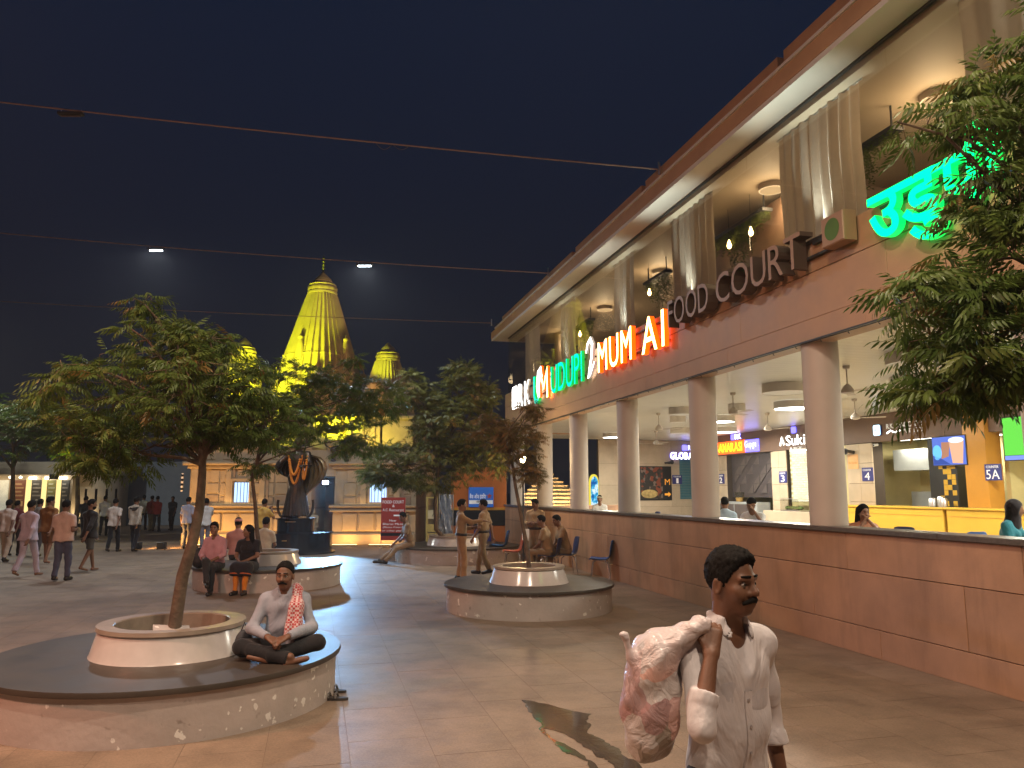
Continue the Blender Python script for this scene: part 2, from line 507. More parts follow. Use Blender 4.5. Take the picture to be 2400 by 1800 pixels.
# lower ceiling (slab soffit), and the fascia band with its panels
cl = MB(); cl.box(-26.0, -U0, 0.16, 9.2, 3.96, 4.10); cl.box(-28.8, -26.001, 1.4, 9.2, 3.961, 4.101); cl.build('ceiling', m_ceil, bld)
fc = MB(); fc.box(-U1+0.01, -U0, 0.02, 0.30, 3.905, 5.24); fc_o = fc.build('fascia_band', m_core, bld)
for row, (z0, z1) in enumerate([(3.905, 4.176), (4.183, 4.795), (4.802, 5.252)]):
    u = U0 - 0.3 + (0.4, 0.0, 0.9)[row]; edges = [U0]
    step = (3.2, 3.2, 2.6)[row]
    while u < U1:
        if u > edges[-1]+0.5: edges.append(u)
        u += step
    edges.append(U1)
    for a, c in zip(edges[:-1], edges[1:]):
        b = MB(); pr = (0.012, 0.0, 0.006)[row] + rp.uniform(0, 0.002)
        b.cbox(-c+0.002, -a-0.002, -pr, 0.03, z0, z1, 0.003); b.build('fascia_panel', m_panel, fc_o)
BX('fascia_return', m_panel, -U1-0.0, -U1+0.012, 0.31, 3.0, 3.905, 5.25)
BX('fascia_soffit', m_panel, -U1+0.02, -U0-0.02, 0.022, 0.30, 3.880, 3.9045)
BX('drip_trim', m_dark, -U1, -U0, -0.018, 0.012, 3.884, 3.9035)
# upper floor
m_upceil = mat('upper_ceiling', (0.42, 0.34, 0.25), 0.6, var=0.06, vs=1.0)
BX('upper_floor', m_floor, -U1+0.02, -U0, 0.31, 8.0, 5.12, 5.235)
BX('upper_ceiling', m_upceil, -U1+0.02, -U0, 0.16, 8.0, 7.20, 7.29)
BX('upper_back_wall', m_upwall, -U1+0.02, -U0, 4.6, 4.75, 5.24, 7.2)
for a, c, dep in ((5.4, 5.6, 2.0), (10.9, 11.1, 2.6), (18.2, 18.4, 2.2), (25.2, 25.4, 2.0)):
    BX('partition', m_upwall, -c, -a, 4.59-dep, 4.59, 5.24, 7.195)
m_brown = mat('brown_board', (0.16, 0.095, 0.06), 0.6)
BX('green_board', m_brown, -15.6, -11.25, 1.45, 1.6, 5.9, 7.05)
for u in (24.3, 18.9, 21.9):
    b = MB(); b.lathe([(0.2, 5.24), (0.2, 7.19)], 28, -u, 1.5); b.build('upper_column', m_upwall, bld, smooth=True)
# glazing
gu = [U0 + 0.05, 1.0, 4.1, 7.2, 10.3, 13.4, 16.5, 19.6, 22.7, U1-0.02]
for a, c in zip(gu[:-1], gu[1:]):
    b = MB(); b.box(-c+0.006, -a-0.006, 0.10, 0.112, 5.262, 7.286); b.build('window_pane', m_glass, bld)
b = MB(); b.box(-U1+0.008, -U1+0.02, 0.125, 3.4, 5.262, 7.286); b.build('window_pane', m_glass, bld)
BX('sill_rail', m_dark, -U1+0.01, -U0, 0.085, 0.13, 5.2535, 5.2615)
BX('head_rail', m_dark, -U1+0.01, -U0, 0.08, 0.13, 7.2655, 7.2895)
# roof edge: white soffit, brown fascia, steel strip, stepped upstand
RE = -0.37
BX('soffit', m_soff, -26.65, -U0, RE+0.03, 0.079, 7.292, 7.34)
BX('soffit_lip', m_soff, -26.66, -U0, RE+0.012, RE+0.029, 7.284, 7.36)
BX('end_soffit', m_soff, -26.66, -U1-0.001, 0.0795, 4.0, 7.2925, 7.34)
BX('roof_fascia', m_roofm, -26.67, -U0, RE, RE+0.30, 7.362, 7.60)
BX('roof_strip', m_soff, -26.0, -U0, RE-0.03, RE+0.05, 7.602, 7.648)
for a, c, h in ((U0, 6.1, 7.93), (6.75, 8.6, 7.90), (8.75, 13.2, 7.89), (13.4, 17.4, 7.88), (17.7, 25.2, 7.86)):
    BX('roof_upstand', m_roofm, -c, -a, RE+0.06, RE+0.36, 7.602, h)
BX('roof_slab', m_roofm, -26.60, -U0, -0.069, 8.2, 7.345, 7.62)
# conduit and hanging clips below the fascia
cp = MB(); cp.tube([(-25.9, -0.012, 3.872), (-14, -0.012, 3.868), (2.0, -0.012, 3.872)], 0.006, 6); cu_ = cp.build('cable_run', m_dark, bld)
for i in range(46):
    u = 1.0 + i*0.54
    b = MB(); b.tube([(-u, -0.012, 3.87), (-u+0.01, -0.014, 3.845), (-u+0.03, -0.014, 3.835)], 0.006, 5); b.build('cable_clip', m_dark, cu_)
# cans of light behind the sill: they wash the curtains and the soffit
m_ledw = emat('led_white', (0.92, 0.98, 1.0), 30.0)
for i, (u, lab) in enumerate(((8.75, 'broad curtain before the green sign'), (12.65, 'curtain above the FOOD of the sign'), (15.9, 'third curtain from the veg mark'), (5.2, 'curtain at the right edge'), (20.0, 'thin curtain above the green letters'))):
    t = thing('sill_uplight', 'small round white uplight at the foot of the ' + lab, 'uplight', BW(u, 0.19, 5.2375), BROT)
    b = MB(); b.lathe([(0.036, 0.0), (0.04, 0.06), (0.034, 0.06), (0.03, 0.05)], 14); b.build('housing', m_dark, t, True)
    b = MB(); b.lathe([(0.0001, 0.054), (0.031, 0.054)], 14); b.build('lens', m_ledw, t)
    lamp('uplight_beam', 'SPOT', BW(u, 0.19, 5.31), (230, 250, 170, 170, 110)[i], (0.92, 1.0, 0.92), t, BW(u, -0.02, 7.3), spot=70, blend=0.9, soft=0.03)
# curtains
m_curt = mat('sheer_curtain', (0.44, 0.36, 0.29), 0.8, var=0.1, vs=8, sheen=0.3)
def sheer(m):
    t = m.node_tree; n = t.nodes; L = t.links; p = n['Principled BSDF']; o = n['Material Output']
    tl = n.new('ShaderNodeBsdfTranslucent'); tl.inputs[0].default_value = (0.6, 0.52, 0.42, 1)
    mx = n.new('ShaderNodeMixShader'); mx.inputs[0].default_value = 0.4
    L.new(p.outputs[0], mx.inputs[1]); L.new(tl.outputs[0], mx.inputs[2]); L.new(mx.outputs[0], o.inputs['Surface'])
sheer(m_curt)
def curtain(u0, u1, label, seed, dep=0.04):
    r = random.Random(seed); t = thing('curtain', label, 'curtain', BW(u1, 0.24, 5.245), BROT, 'curtains of the upper floor')
    W = u1-u0; nx = int(W*46); nz = 10; ph = [r.uniform(0, 6.3) for _ in range(6)]; fr = [r.uniform(20, 34) for _ in range(3)]
    v = []
    for j in range(nz+1):
        z = 2.0*j/nz
        for i in range(nx+1):
            x = W*i/nx
            y = sum(dep*(0.9, 0.5, 0.35)[q]*math.sin(fr[q]*x + ph[q] + 0.25*math.sin(1.7*z+ph[q+3])) for q in range(3)) * (1.0 - 0.25*z/2)
            v.append((x + 0.02*math.sin(3*z+ph[0]), 0.1+y, z))
    f = [(j*(nx+1)+i, j*(nx+1)+i+1, (j+1)*(nx+1)+i+1, (j+1)*(nx+1)+i) for j in range(nz) for i in range(nx)]
    b = MB(); b.add(v, f); b.build('cloth', m_curt, t, True)
    b = MB(); b.tube([(-0.05, 0.1, 1.945), (W+0.05, 0.1, 1.945)], 0.012, 8); b.build('curtain_rod', m_steel, t, True)
curtain(7.95, 9.75, 'broad cream curtain behind the glass left of the green sign', 1)
curtain(11.85, 13.45, 'cream curtain behind the glass above the word FOOD', 2)
curtain(15.35, 16.55, 'cream curtain behind the glass above the orange letters', 3)
curtain(19.4, 20.6, 'thin gathered curtain behind the glass above the turquoise letters', 4)
curtain(22.9, 24.4, 'cream curtain near the far corner above the white letters', 6)
curtain(4.3, 6.3, 'pale curtain at the top right corner behind leaves', 5)
# warm rooms upstairs: drum ceiling lamps and hanging bulbs among greenery
m_drum = mat('drum_shade', (0.62, 0.56, 0.5), 0.5, var=0.05)
m_lit = emat('drum_lit', (1.0, 0.97, 0.9), 14.0)
m_warmlit = emat('drum_warm', (1.0, 0.62, 0.30), 0.9)
for i, (u, w_, p, lab) in enumerate(((20.4, 1.6, 42, 'above the turquoise letters'), (11.3, 1.2, 46, 'behind the hanging greenery'), (16.6, 1.6, 52, 'over the orange letters'), (8.0, 1.6, 50, 'left of the green sign bar'), (3.2, 2.2, 54, 'at the right end of the glass'), (24.0, 1.6, 40, 'near the far glazed corner'))):
    t = thing('ceiling_drum_lamp', 'round warm ceiling drum lamp upstairs ' + lab, 'ceiling lamp', BW(u, w_, 7.2), BROT, 'upstairs ceiling lamps')
    b = MB(); b.lathe([(0.22, 0.0), (0.22, -0.10), (0.205, -0.10)], 28); b.build('shade', m_drum, t, True)
    b = MB(); b.lathe([(0.204, -0.098), (0.0001, -0.098)], 28); b.build('diffuser', m_warmlit, t)
    lamp('drum_light', 'POINT', BW(u, w_, 6.75), p, (1.0, 0.70, 0.40), t, soft=0.28)
m_bulb = emat('filament_bulb', (1.0, 0.60, 0.22), 24.0)
m_fern = mat('hanging_greenery', (0.10, 0.13, 0.02), 0.6, var=0.5, vs=9)
def garland(u0, u1, w_, label, seed, bulbs):
    r = random.Random(seed); t = thing('hanging_planter', label, 'planter', BW(u1, w_, 7.19), BROT, 'hanging planters upstairs')
    W = u1-u0
    b = MB(); b.box(0, W, -0.1, 0.1, -0.40, -0.34); b.box(0.1, 0.12, -0.01, 0.01, -0.34, 0); b.box(W-.12, W-.1, -0.01, 0.01, -0.34, 0); b.build('rack', m_dark, t)
    b = MB()
    for i in range(int(170*W)):
        x = r.uniform(0, W); ln = r.uniform(0.05, 0.75)*(0.6+0.4*math.sin(x*4+seed)); z = -0.36; y = r.uniform(-0.1, 0.1)
        for s in range(int(ln/0.035)+2):
            z -= 0.035; x += r.uniform(-0.02, 0.02); y += r.uniform(-0.02, 0.02)
            a = r.uniform(0, 6.3); L_ = r.uniform(0.03, 0.055)
            d = np.array([math.cos(a), math.sin(a), -0.4])*L_; e = np.array([-math.sin(a), math.cos(a), 0])*L_*0.35
            p = np.array([x, y, z]); b.add([p, p+d*0.5+e, p+d, p+d*0.5-e], [(0, 1, 2, 3)])
    b.build('foliage', m_fern, t)
    for x in bulbs:
        q = MB(); q.tube([(x, -0.16, 0), (x, -0.16, -0.62)], 0.004, 5); bo = q.build('bulb_cord', m_dark, t)
        q = MB(); q.lathe([(0.0001, -0.78), (0.03, -0.76), (0.042, -0.72), (0.03, -0.67), (0.014, -0.63), (0.014, -0.61)], 12, x, -0.16); q.build('bulb', m_bulb, bo, True)
garland(11.45, 13.65, 1.2, 'hanging greenery with three glowing bulbs left of the wide curtain', 3, (0.36, 1.15, 1.9))
garland(15.4, 16.6, 1.2, 'hanging greenery with one bulb above the letter A of the sign', 5, (0.5,))
garland(8.3, 9.5, 1.2, 'hanging greenery with bulbs half hidden by the leaves at right', 7, (0.35,))
garland(20.4, 22.2, 1.2, 'dim hanging greenery with two bulbs above the turquoise letters', 9, (0.2, 1.2))
# ------------------------------------------------------------------ signs along the front
m_wface = emat('sign_white', (1.0, 0.97, 0.92), 5.0)
m_wside = mat('sign_white_side', (0.7, 0.7, 0.68), 0.4, emit=(1, 0.9, 0.75), es=0.25)
m_oface = emat('sign_orange_face', (1.0, 0.52, 0.15), 13.0)
m_oside = mat('sign_orange_side', (0.8, 0.10, 0.01), 0.4, emit=(1.0, 0.07, 0.0), es=2.4)
m_gface = emat('sign_turquoise_face', (0.0, 0.85, 0.60), 1.35)
m_gside = mat('sign_green_side', (0.0, 0.4, 0.06), 0.4, emit=(0.0, 0.55, 0.06), es=0.9)
m_nface = mat('sign_unlit_face', (0.36, 0.22, 0.14), 0.5, var=0.06)
m_nside = mat('sign_unlit_side', (0.085, 0.058, 0.042), 0.5, var=0.1)
def fsign(name, label, u, z):
    return thing(name, label, 'sign', BW(u, 0, z), BROT, 'signs along the food court front')
def wd(t, text, u_ref, u0, u1, z0, z1, depth, mats, y, **kw):
    word(t, text, u_ref-u0, u_ref-u1, z0, z1, depth, mats, y=y, **kw)
def rails(t, x0, x1, zs, y0=-0.012, y1=-0.06):
    for z in zs:
        b = MB(); b.box(x0, x1, y1, y0-0.0, z, z+0.03); b.build('mounting_rail', m_dark, t)
# white box and RK
t = fsign('logo_box_sign', 'white glowing rounded box at the far end before the letters RK', 24.6, 4.6)
def rrect(x0, x1, z0, z1, r, n=5):
    pts = []
    for cx, cz, a0 in ((x1-r, z0+r, -90), (x1-r, z1-r, 0), (x0+r, z1-r, 90), (x0+r, z0+r, 180)):
        for i in range(n+1):
            a = RAD(a0 + 90*i/n); pts.append((cx+r*math.cos(a), cz+r*math.sin(a)))
    return pts
b = MB(); b.prism(rrect(0, 0.66, -0.02, 0.72, 0.12), -0.11, -0.05); b.m = [0, 1] + [1]*(len(b.f)-2); b.build('box', [m_wface, m_wside], t)
rails(t, 0.1, 0.6, (0.15, 0.55), y1=-0.049)
t = fsign('rk_sign', 'white glowing letters RK beside the white box', 23.8, 4.55)
wd(t, 'RK', 23.8, 23.75, 22.35, 0.0, 0.76, 0.06, [m_wface, m_wside], -0.09, gap=0.16)
rails(t, 0.1, 1.4, (0.15, 0.55), y1=-0.059)
t = fsign('monogram_sign', 'turquoise and orange monogram sign between RK and UDUPI', 21.95, 4.5)
b = MB()
pts = [(0.10, 0.80), (0.10, 0.25), (0.22, 0.05), (0.42, 0.02), (0.60, 0.16), (0.62, 0.34)]
def ribbon(pts, wd_, y0, y1):
    b = MB(); P = [np.array(p, float) for p in pts]; Lf, Rt = [], []
    for i, p in enumerate(P):
        d = P[min(i+1, len(P)-1)] - P[max(i-1, 0)]; d /= np.linalg.norm(d); nn = np.array([-d[1], d[0]])
        ww = wd_[i] if hasattr(wd_, '__len__') else wd_
        Lf.append(p+nn*ww/2); Rt.append(p-nn*ww/2)
    n = len(P)
    v = [(q[0], y0, q[1]) for q in Lf] + [(q[0], y0, q[1]) for q in Rt] + [(q[0], y1, q[1]) for q in Lf] + [(q[0], y1, q[1]) for q in Rt]
    f = []; m = []
    for i in range(n-1):
        f.append((i, n+i, n+i+1, i+1)); m.append(0)
        f.append((i, i+1, 2*n+i+1, 2*n+i)); m.append(1)
        f.append((n+i, 3*n+i, 3*n+i+1, n+i+1)); m.append(1)
    f.append((0, 2*n, 3*n, n)); m.append(1); f.append((n-1, 2*n-1, 4*n-1, 3*n-1)); m.append(1)
    b.add(v, f); b.m = m
    return b
ribbon(pts, 0.15, -0.13, -0.06).build('curved_letter', [m_gface, m_gside], t)
ribbon([(0.62, 0.10), (0.52, 0.45), (0.62, 0.80), (0.80, 0.92), (0.92, 0.66)], [0.2, 0.36, 0.36, 0.2, 0.12], -0.13, -0.061).build('flame_mark', [m_wface, m_oside], t)
ribbon([(0.90, 0.62), (1.10, 0.34), (1.42, 0.86), (1.46, 0.02)], 0.14, -0.13, -0.062).build('zigzag_letter', [m_oface, m_oside], t)
rails(t, 0.1, 1.5, (0.2, 0.6), y1=-0.0585)
t = fsign('udupi_sign', 'turquoise glowing letters UDUPI on the fascia', 20.1, 4.56)
wd(t, 'UDUPI', 20.1, 20.15, 17.55, 0.0, 0.76, 0.07, [m_gface, m_gside], -0.095, key='', gap=0.12)
rails(t, 0.1, 2.5, (0.15, 0.55), y1=-0.0585)
t = fsign('numeral_sign', 'tall white handwritten figure 2 between UDUPI and MUMBAI', 17.3, 4.55)
ribbon([(0.02, 0.66), (0.14, 0.86), (0.34, 0.95), (0.46, 0.80), (0.40, 0.50), (0.24, 0.20), (0.16, 0.04), (0.30, 0.10), (0.60, 0.36)], [0.05, 0.09, 0.11, 0.13, 0.12, 0.10, 0.09, 0.07, 0.04], -0.12, -0.06).build('stroke', [m_wface, m_wside], t)
rails(t, 0.15, 0.45, (0.5,), y1=-0.0585)
t = fsign('mumbai_sign', 'orange glowing letters MUM AI with one letter missing', 16.35, 4.58)
wd(t, 'MUM', 16.35, 16.36, 14.42, 0.0, 0.70, 0.10, [m_oface, m_oside], -0.11, gap=0.17)
wd(t, 'AI', 16.35, 13.9, 12.88, 0.0, 0.70, 0.10, [m_oface, m_oside], -0.11, gap=0.2)
rails(t, 0.1, 3.4, (0.12, 0.52), y1=-0.0585)
t = fsign('food_court_sign', 'unlit brown block letters FOOD COURT on the fascia', 12.45, 4.80)
wd(t, 'FOOD', 12.45, 12.46, 10.98, 0.02, 0.50, 0.20, [m_nface, m_nside], -0.18, gap=0.10)
wd(t, 'COURT', 12.45, 10.72, 8.50, 0.02, 0.50, 0.20, [m_nface, m_nside], -0.18, gap=0.10)
rails(t, 0.05, 4.3, (0.16, 0.38), y1=-0.0785)
t = fsign('veg_mark_sign', 'square sign with a green dot after the unlit letters', 8.12, 4.93)
b = MB(); b.cbox(0.0, 0.42, -0.24, -0.05, 0.0, 0.38, 0.012); b.build('box', m_nface, t)
b = MB()
v = [(0.21+0.14*math.cos(2*math.pi*i/28), -0.2425, 0.19+0.14*math.sin(2*math.pi*i/28)) for i in range(28)]
b.add(v, [tuple(range(28))]); b.build('green_dot', mat('veg_green', (0.08, 0.16, 0.02), 0.5), t)
b = MB(); b.box(-0.42, 0.0, -0.07, -0.013, 0.20, 0.25); b.build('mounting_rail', m_dark, t)
# the green word in Devanagari
prep_letters(['उ', 'डु', 'पी'], 0.018, 'd')
m_gn = emat('sign_green_neon', (0.0, 0.95, 0.17), 4.2)
m_gns = mat('sign_green_neon_side', (0.0, 0.4, 0.05), 0.4, emit=(0.0, 0.7, 0.08), es=1.9)
t = fsign('green_devanagari_sign', 'green glowing Devanagari letters half hidden behind the tree at right', 7.36, 4.55)
x = 0.0
for ch in ('उ', 'डु', 'पी'):
    a = LET['d'+ch][0]; sc = 0.90
    wdt = (a[:, 0].max()-a[:, 0].min())*sc
    fs, fr = LET['d'+ch][1], LET['d'+ch][2]
    v = np.stack([x + (a[:, 0]-a[:, 0].min())*sc, -0.12 - a[:, 2]*0.09, 0.22 + a[:, 1]*0.82], 1)
    b = MB(); b.add(v, fs); b.m = [0 if q else 1 for q in fr]; b.build('letter', [m_gn, m_gns], t)
    x += wdt - 0.025
rails(t, 0.1, 1.8, (0.35, 0.6), y1=-0.0785)
# ================================================================== inside the terrace
m_stone = mat('shop_stone', (0.50, 0.40, 0.29), 0.5, var=0.10, vs=2.2, coords='World', rnd=0.08, bump=0.04, bs=40)
m_head = mat('shop_header', (0.17, 0.105, 0.075), 0.5, var=0.1, vs=2)
m_yel = mat('yellow_laminate', (0.62, 0.38, 0.05), 0.22, var=0.07, vs=1.2)
m_oran = mat('orange_laminate', (0.55, 0.26, 0.035), 0.3, var=0.06)
m_shopin = mat('shop_inside', (0.60, 0.52, 0.26), 0.5, var=0.12, vs=1.3)
m_grey = mat('shop_grey', (0.28, 0.30, 0.31), 0.35, var=0.1)
m_navy = mat('sign_navy', (0.03, 0.035, 0.19), 0.4)
m_white = mat('plain_white', (0.78, 0.76, 0.72), 0.5, var=0.04)
m_blackp = mat('black_plain', (0.012, 0.012, 0.014), 0.35)
m_teal = mat('teal_shutter', (0.06, 0.17, 0.22), 0.4, var=0.15)
WB = 8.2
def BXL(name, m, u0, u1, w0, w1, z0, z1, par=None, ch=0.0):
    b = MB()
    if ch: b.cbox(-u1, -u0, w0, w1, z0, z1, ch)
    else: b.box(-u1, -u0, w0, w1, z0, z1)
    return b.build(name, m, par or bld)
BXL('shop_back_wall', m_shopin, -2, 28.8, 10.0, 10.2, FLOOR, 3.955)
BXL('shop_ceiling', m_grey, -2, 25.9, WB+0.30, 9.999, 3.30, 3.38)
BXL('shop_floor', m_floor, -2, 28.8, 9.2005, 10.0, 0, FLOOR)
hd = BXL('shop_header', m_head, -2, 26.1, WB, WB+0.28, 3.22, 3.955)
# pilasters of stone blocks
for a, c, nm in ((5.0, 5.8, 0), (17.72, 18.76, 1), (21.66, 22.5, 1), (25.38, 26.09, 1)):
    z = FLOOR; core = BXL('pilaster', m_core, a+0.02, c-0.02, WB-0.03, WB+0.3, FLOOR, 3.215)
    for h in (0.62, 0.55, 0.5, 0.55, 0.53):
        half = (a+c)/2
        for q0, q1 in ((a, half-0.004), (half+0.004, c)):
            BXL('stone_block', m_stone, q0, q1, WB-0.06, WB-0.031, z+0.004, z+h-0.004, core, 0.004)
        z += h
BXL('orange_pillar', m_oran, 14.02, 14.62, WB-0.12, WB+0.3, FLOOR, 3.9)
# dividing walls behind
for u in (13.9, 18.2, 22.1, 25.7):
    BXL('shop_divider', m_shopin, u-0.06, u+0.06, WB+0.301, 9.999, FLOOR, 3.29)
# cross wall at the far end, of big stone slabs
cw = BXL('cross_wall', m_core, 28.8, 29.0, 4.5, 9.6, FLOOR, 4.2)
for zi, (z0, z1) in enumerate(((0.45, 1.3), (1.306, 2.15), (2.156, 3.0), (3.006, 3.95))):
    e = 4.48
    for wdt in ((1.7, 1.8, 1.6), (1.2, 1.9, 2.0), (1.7, 1.8, 1.6), (1.2, 1.9, 2.0))[zi]:
        BXL('wall_slab', m_stone, 28.76, 28.80, e+0.003, e+wdt-0.003, z0, z1, cw); e += wdt
# shop fronts --------------------------------------------------
# bay 4 and 5: yellow counters
yc = BXL('yellow_counter', m_yel, 14.7, 18.7, WB-0.75, WB-0.1, FLOOR, 1.50, None, 0.01)
BXL('counter_top', m_yel, 14.66, 18.74, WB-0.80, WB-0.05, 1.502, 1.545, yc, 0.006)
BXL('counter_groove', m_oran, 14.72, 18.68, WB-0.758, WB-0.751, 1.34, 1.355, yc)
yc = BXL('yellow_counter', m_yel, 4.0, 14.6, WB-0.75, WB-0.14, FLOOR, 1.50, None, 0.01)
BXL('counter_top', m_yel, 3.9, 14.64, WB-0.80, WB-0.135, 1.502, 1.545, yc, 0.006)
BXL('counter_groove', m_oran, 4.0, 14.58, WB-0.758, WB-0.751, 1.34, 1.355, yc)
# bay 4 inside: dark hood, grey back counter, yellow and black tiled pier
BXL('hood', m_grey, 15.7, 17.6, WB+0.5, 9.6, 2.45, 3.0)
BXL('back_counter', m_grey, 16.9, 17.6, 9.2, 9.98, FLOOR, 1.9)
BXL('dark_pier', m_blackp, 15.58, 16.1, WB+0.25, WB+0.7, FLOOR, 3.2)
pier = BXL('tiled_pier', m_blackp, 15.0, 15.56, WB+0.02, WB+0.45, FLOOR, 3.21)
rt = random.Random(8)
for i in range(4):
    for j in range(9):
        if rt.random() < 0.42:
            u = 15.05+i*0.125; z = 1.56+j*0.125
            BXL('wall_tile', m_yel, u, u+0.118, WB+0.012, WB+0.021, z, z+0.118, pier)
# bay 3: white brick back and a glass display case
br = BXL('white_brick_wall', m_shopin, 18.8, 21.65, WB+0.07, WB+0.2, 1.31, 3.21)
m_brick = mat('white_brick', (0.72, 0.70, 0.56), 0.5, rnd=0.08, var=0.08)
bme = MB(); bme.cbox(-0.105, 0.105, -0.012, 0.0, -0.034, 0.034, 0.004); bme = bme.mesh('brick', m_brick)
for j in range(21):
    for i in range(7):
        u = 20.2 + i*0.222 + (0.111 if j % 2 else 0)
        if u > 21.54: continue
        o = bpy.data.objects.new('brick', bme); link(o, br); o.location = (-u, WB+0.0695, 1.62+j*0.0735)
BXL('stone_front', m_stone, 18.8, 22.4, WB-0.5, WB-0.1, FLOOR, 1.30, None, 0.01)
dc = thing('display_case', 'glass display case of greens before the white brick wall', 'display case', BW(21.5, WB-0.45, 1.305), BROT)
b = MB(); b.box(0, 0.95, 0, 0.35, 0, 0.04); b.box(0, 0.95, 0, 0.35, 0.36, 0.38); b.build('frame', m_steel, dc)
b = MB(); b.box(0.004, 0.946, 0.002, 0.01, 0.041, 0.359); b.build('glass_front', m_glass, dc)
m_veg = mat('vegetables', (0.10, 0.16, 0.03), 0.6, var=0.6, vs=14)
for i in range(7):
    b = MB(); r0 = rt.uniform(0.05, 0.08); b.lathe([(0.001, 0), (r0, 0.03), (r0*0.9, 0.08), (0.001, 0.12)], 10, 0.1+i*0.12, 0.18); b.build('vegetable', m_veg, dc, True, loc=(0, 0, 0.041))
# bay 2: dark screen of triangles, counter
m_bay2 = mat('bay_dark', (0.065, 0.055, 0.06), 0.3)
m_bay2b = mat('bay_triangle', (0.10, 0.085, 0.085), 0.28)
s2 = BXL('dark_screen', m_bay2, 22.52, 25.36, WB+0.16, WB+0.3, 1.7, 3.215)
for j in range(4):
    for i in range(6):
        if (i*7+j*3) % 4 == 0: continue
        u = 22.7+i*0.42; z = 1.85+j*0.33; hh = 0.3
        tri = [(-u, z), (-u-0.0, z+hh), (-u-0.36, z)] if (i+j) % 2 else [(-u, z+hh), (-u-0.36, z+hh), (-u-0.36, z)]
        b = MB(); b.prism(tri, WB+0.13, WB+0.159); b.build('triangle_panel', m_bay2b, s2)
c2_ = BXL('dark_counter', m_grey, 22.6, 25.3, WB-0.6, WB-0.1, FLOOR, 1.55, None, 0.01)
for i in range(2):
    BXL('counter_door', m_bay2, 22.75+i*1.28, 23.95+i*1.28, WB-0.62, WB-0.601, 0.9, 1.48, c2_, 0.005)
tub = thing('plastic_tub', 'clear tapered tub of yellow drink on the dark counter', 'tub', BW(24.0, WB-0.38, 1.551), BROT)
b = MB(); b.lathe([(0.13, 0), (0.17, 0.33), (0.165, 0.33), (0.125, 0.005)], 24); b.build('tub_wall', glass_mat('tub_plastic', (0.85, 0.85, 0.8)), tub, True)
b = MB(); b.lathe([(0.12, 0.006), (0.137, 0.14), (0.0001, 0.14)], 24); b.build('drink', mat('drink', (0.6, 0.36, 0.12), 0.2), tub, True)
pots = thing('steel_pots', 'cluster of round steel pots on the yellow counter', 'pots', BW(15.35, WB-0.4, 1.546), BROT)
for q, (x, y, r0, h) in enumerate(((0, 0, 0.09, 0.2), (0.2, 0.05, 0.08, 0.24), (0.36, -0.02, 0.07, 0.2))):
    b = MB(); b.lathe([(r0, 0), (r0*1.05, h*0.8), (r0*0.8, h), (0.001, h*1.02)], 18, x, y); b.build('pot', m_steel, pots, True)
# teal roller shutter, at the corner of the cross wall
sh = thing('roller_shutter', 'teal slatted roller shutter beside the counter 1 sign', 'shutter', BW(28.75, 7.95, 1.6), BROT - RAD(90))
for i in range(26):
    b = MB(); b.cbox(0, 0.72, -0.02, 0.0, i*0.065, i*0.065+0.06, 0.008); b.build('slat', m_teal, sh)
# facing helpers for the back wall and the cross wall
def back(name, label, cat, u, z, group=None, w_=WB): return thing(name, label, cat, BW(u, w_, z), BROT, group)
def cross(name, label, cat, w_, z, group=None): return thing(name, label, cat, BW(28.755, w_, z), BROT - RAD(90) + 0.0, group)
# cross wall faces the camera: local x to the right means +w
def crossthing(name, label, cat, w_, z, group=None):
    return thing(name, label, cat, BW(28.755, w_, z), math.atan2(NN[1], NN[0]), group)
bpy.data.objects.remove(bpy.data.objects[sh.name]) if False else None
sh.rotation_euler = (0, 0, math.atan2(NN[1], NN[0]))
m_numw = mat('number_white', (0.85, 0.85, 0.85), 0.5, emit=(1, 1, 1), es=0.12)
def counter_sign(t, num):
    b = MB(); b.cbox(0, 0.42, -0.03, -0.002, 0, 0.36, 0.004); b.build('plate', m_navy, t)
    word(t, 'COUNTER', 0.05, 0.37, 0.27, 0.325, 0.004, [m_numw, m_numw], y=-0.033, name='caption', join=True)
    wN = 0.2 if len(num) == 1 else 0.34
    if num == '1': wN = 0.10
    word(t, num, 0.21-wN/2, 0.21+wN/2, 0.03, 0.235, 0.004, [m_numw, m_numw], y=-0.033, name='number', join=True, key='b' if num in '2' else '')
counter_sign(crossthing('counter_sign', 'navy counter sign, figure one, beside the teal shutter', 'sign', 7.62, 2.2, 'counter signs'), '1')
for num, u in (('2', 25.95), ('3', 22.05), ('4', 18.13)):
    counter_sign(back('counter_sign', 'navy counter sign, figure ' + {'2': 'two, right of the second thick column', '3': 'three, left of the thickest column', '4': 'four, right of the thickest column'}[num], 'sign', u, 2.18, 'counter signs', WB-0.062), num)
counter_sign(back('counter_sign', 'navy counter sign 5A on the orange pillar', 'sign', 14.06, 2.14, 'counter signs', WB-0.125), '5A')
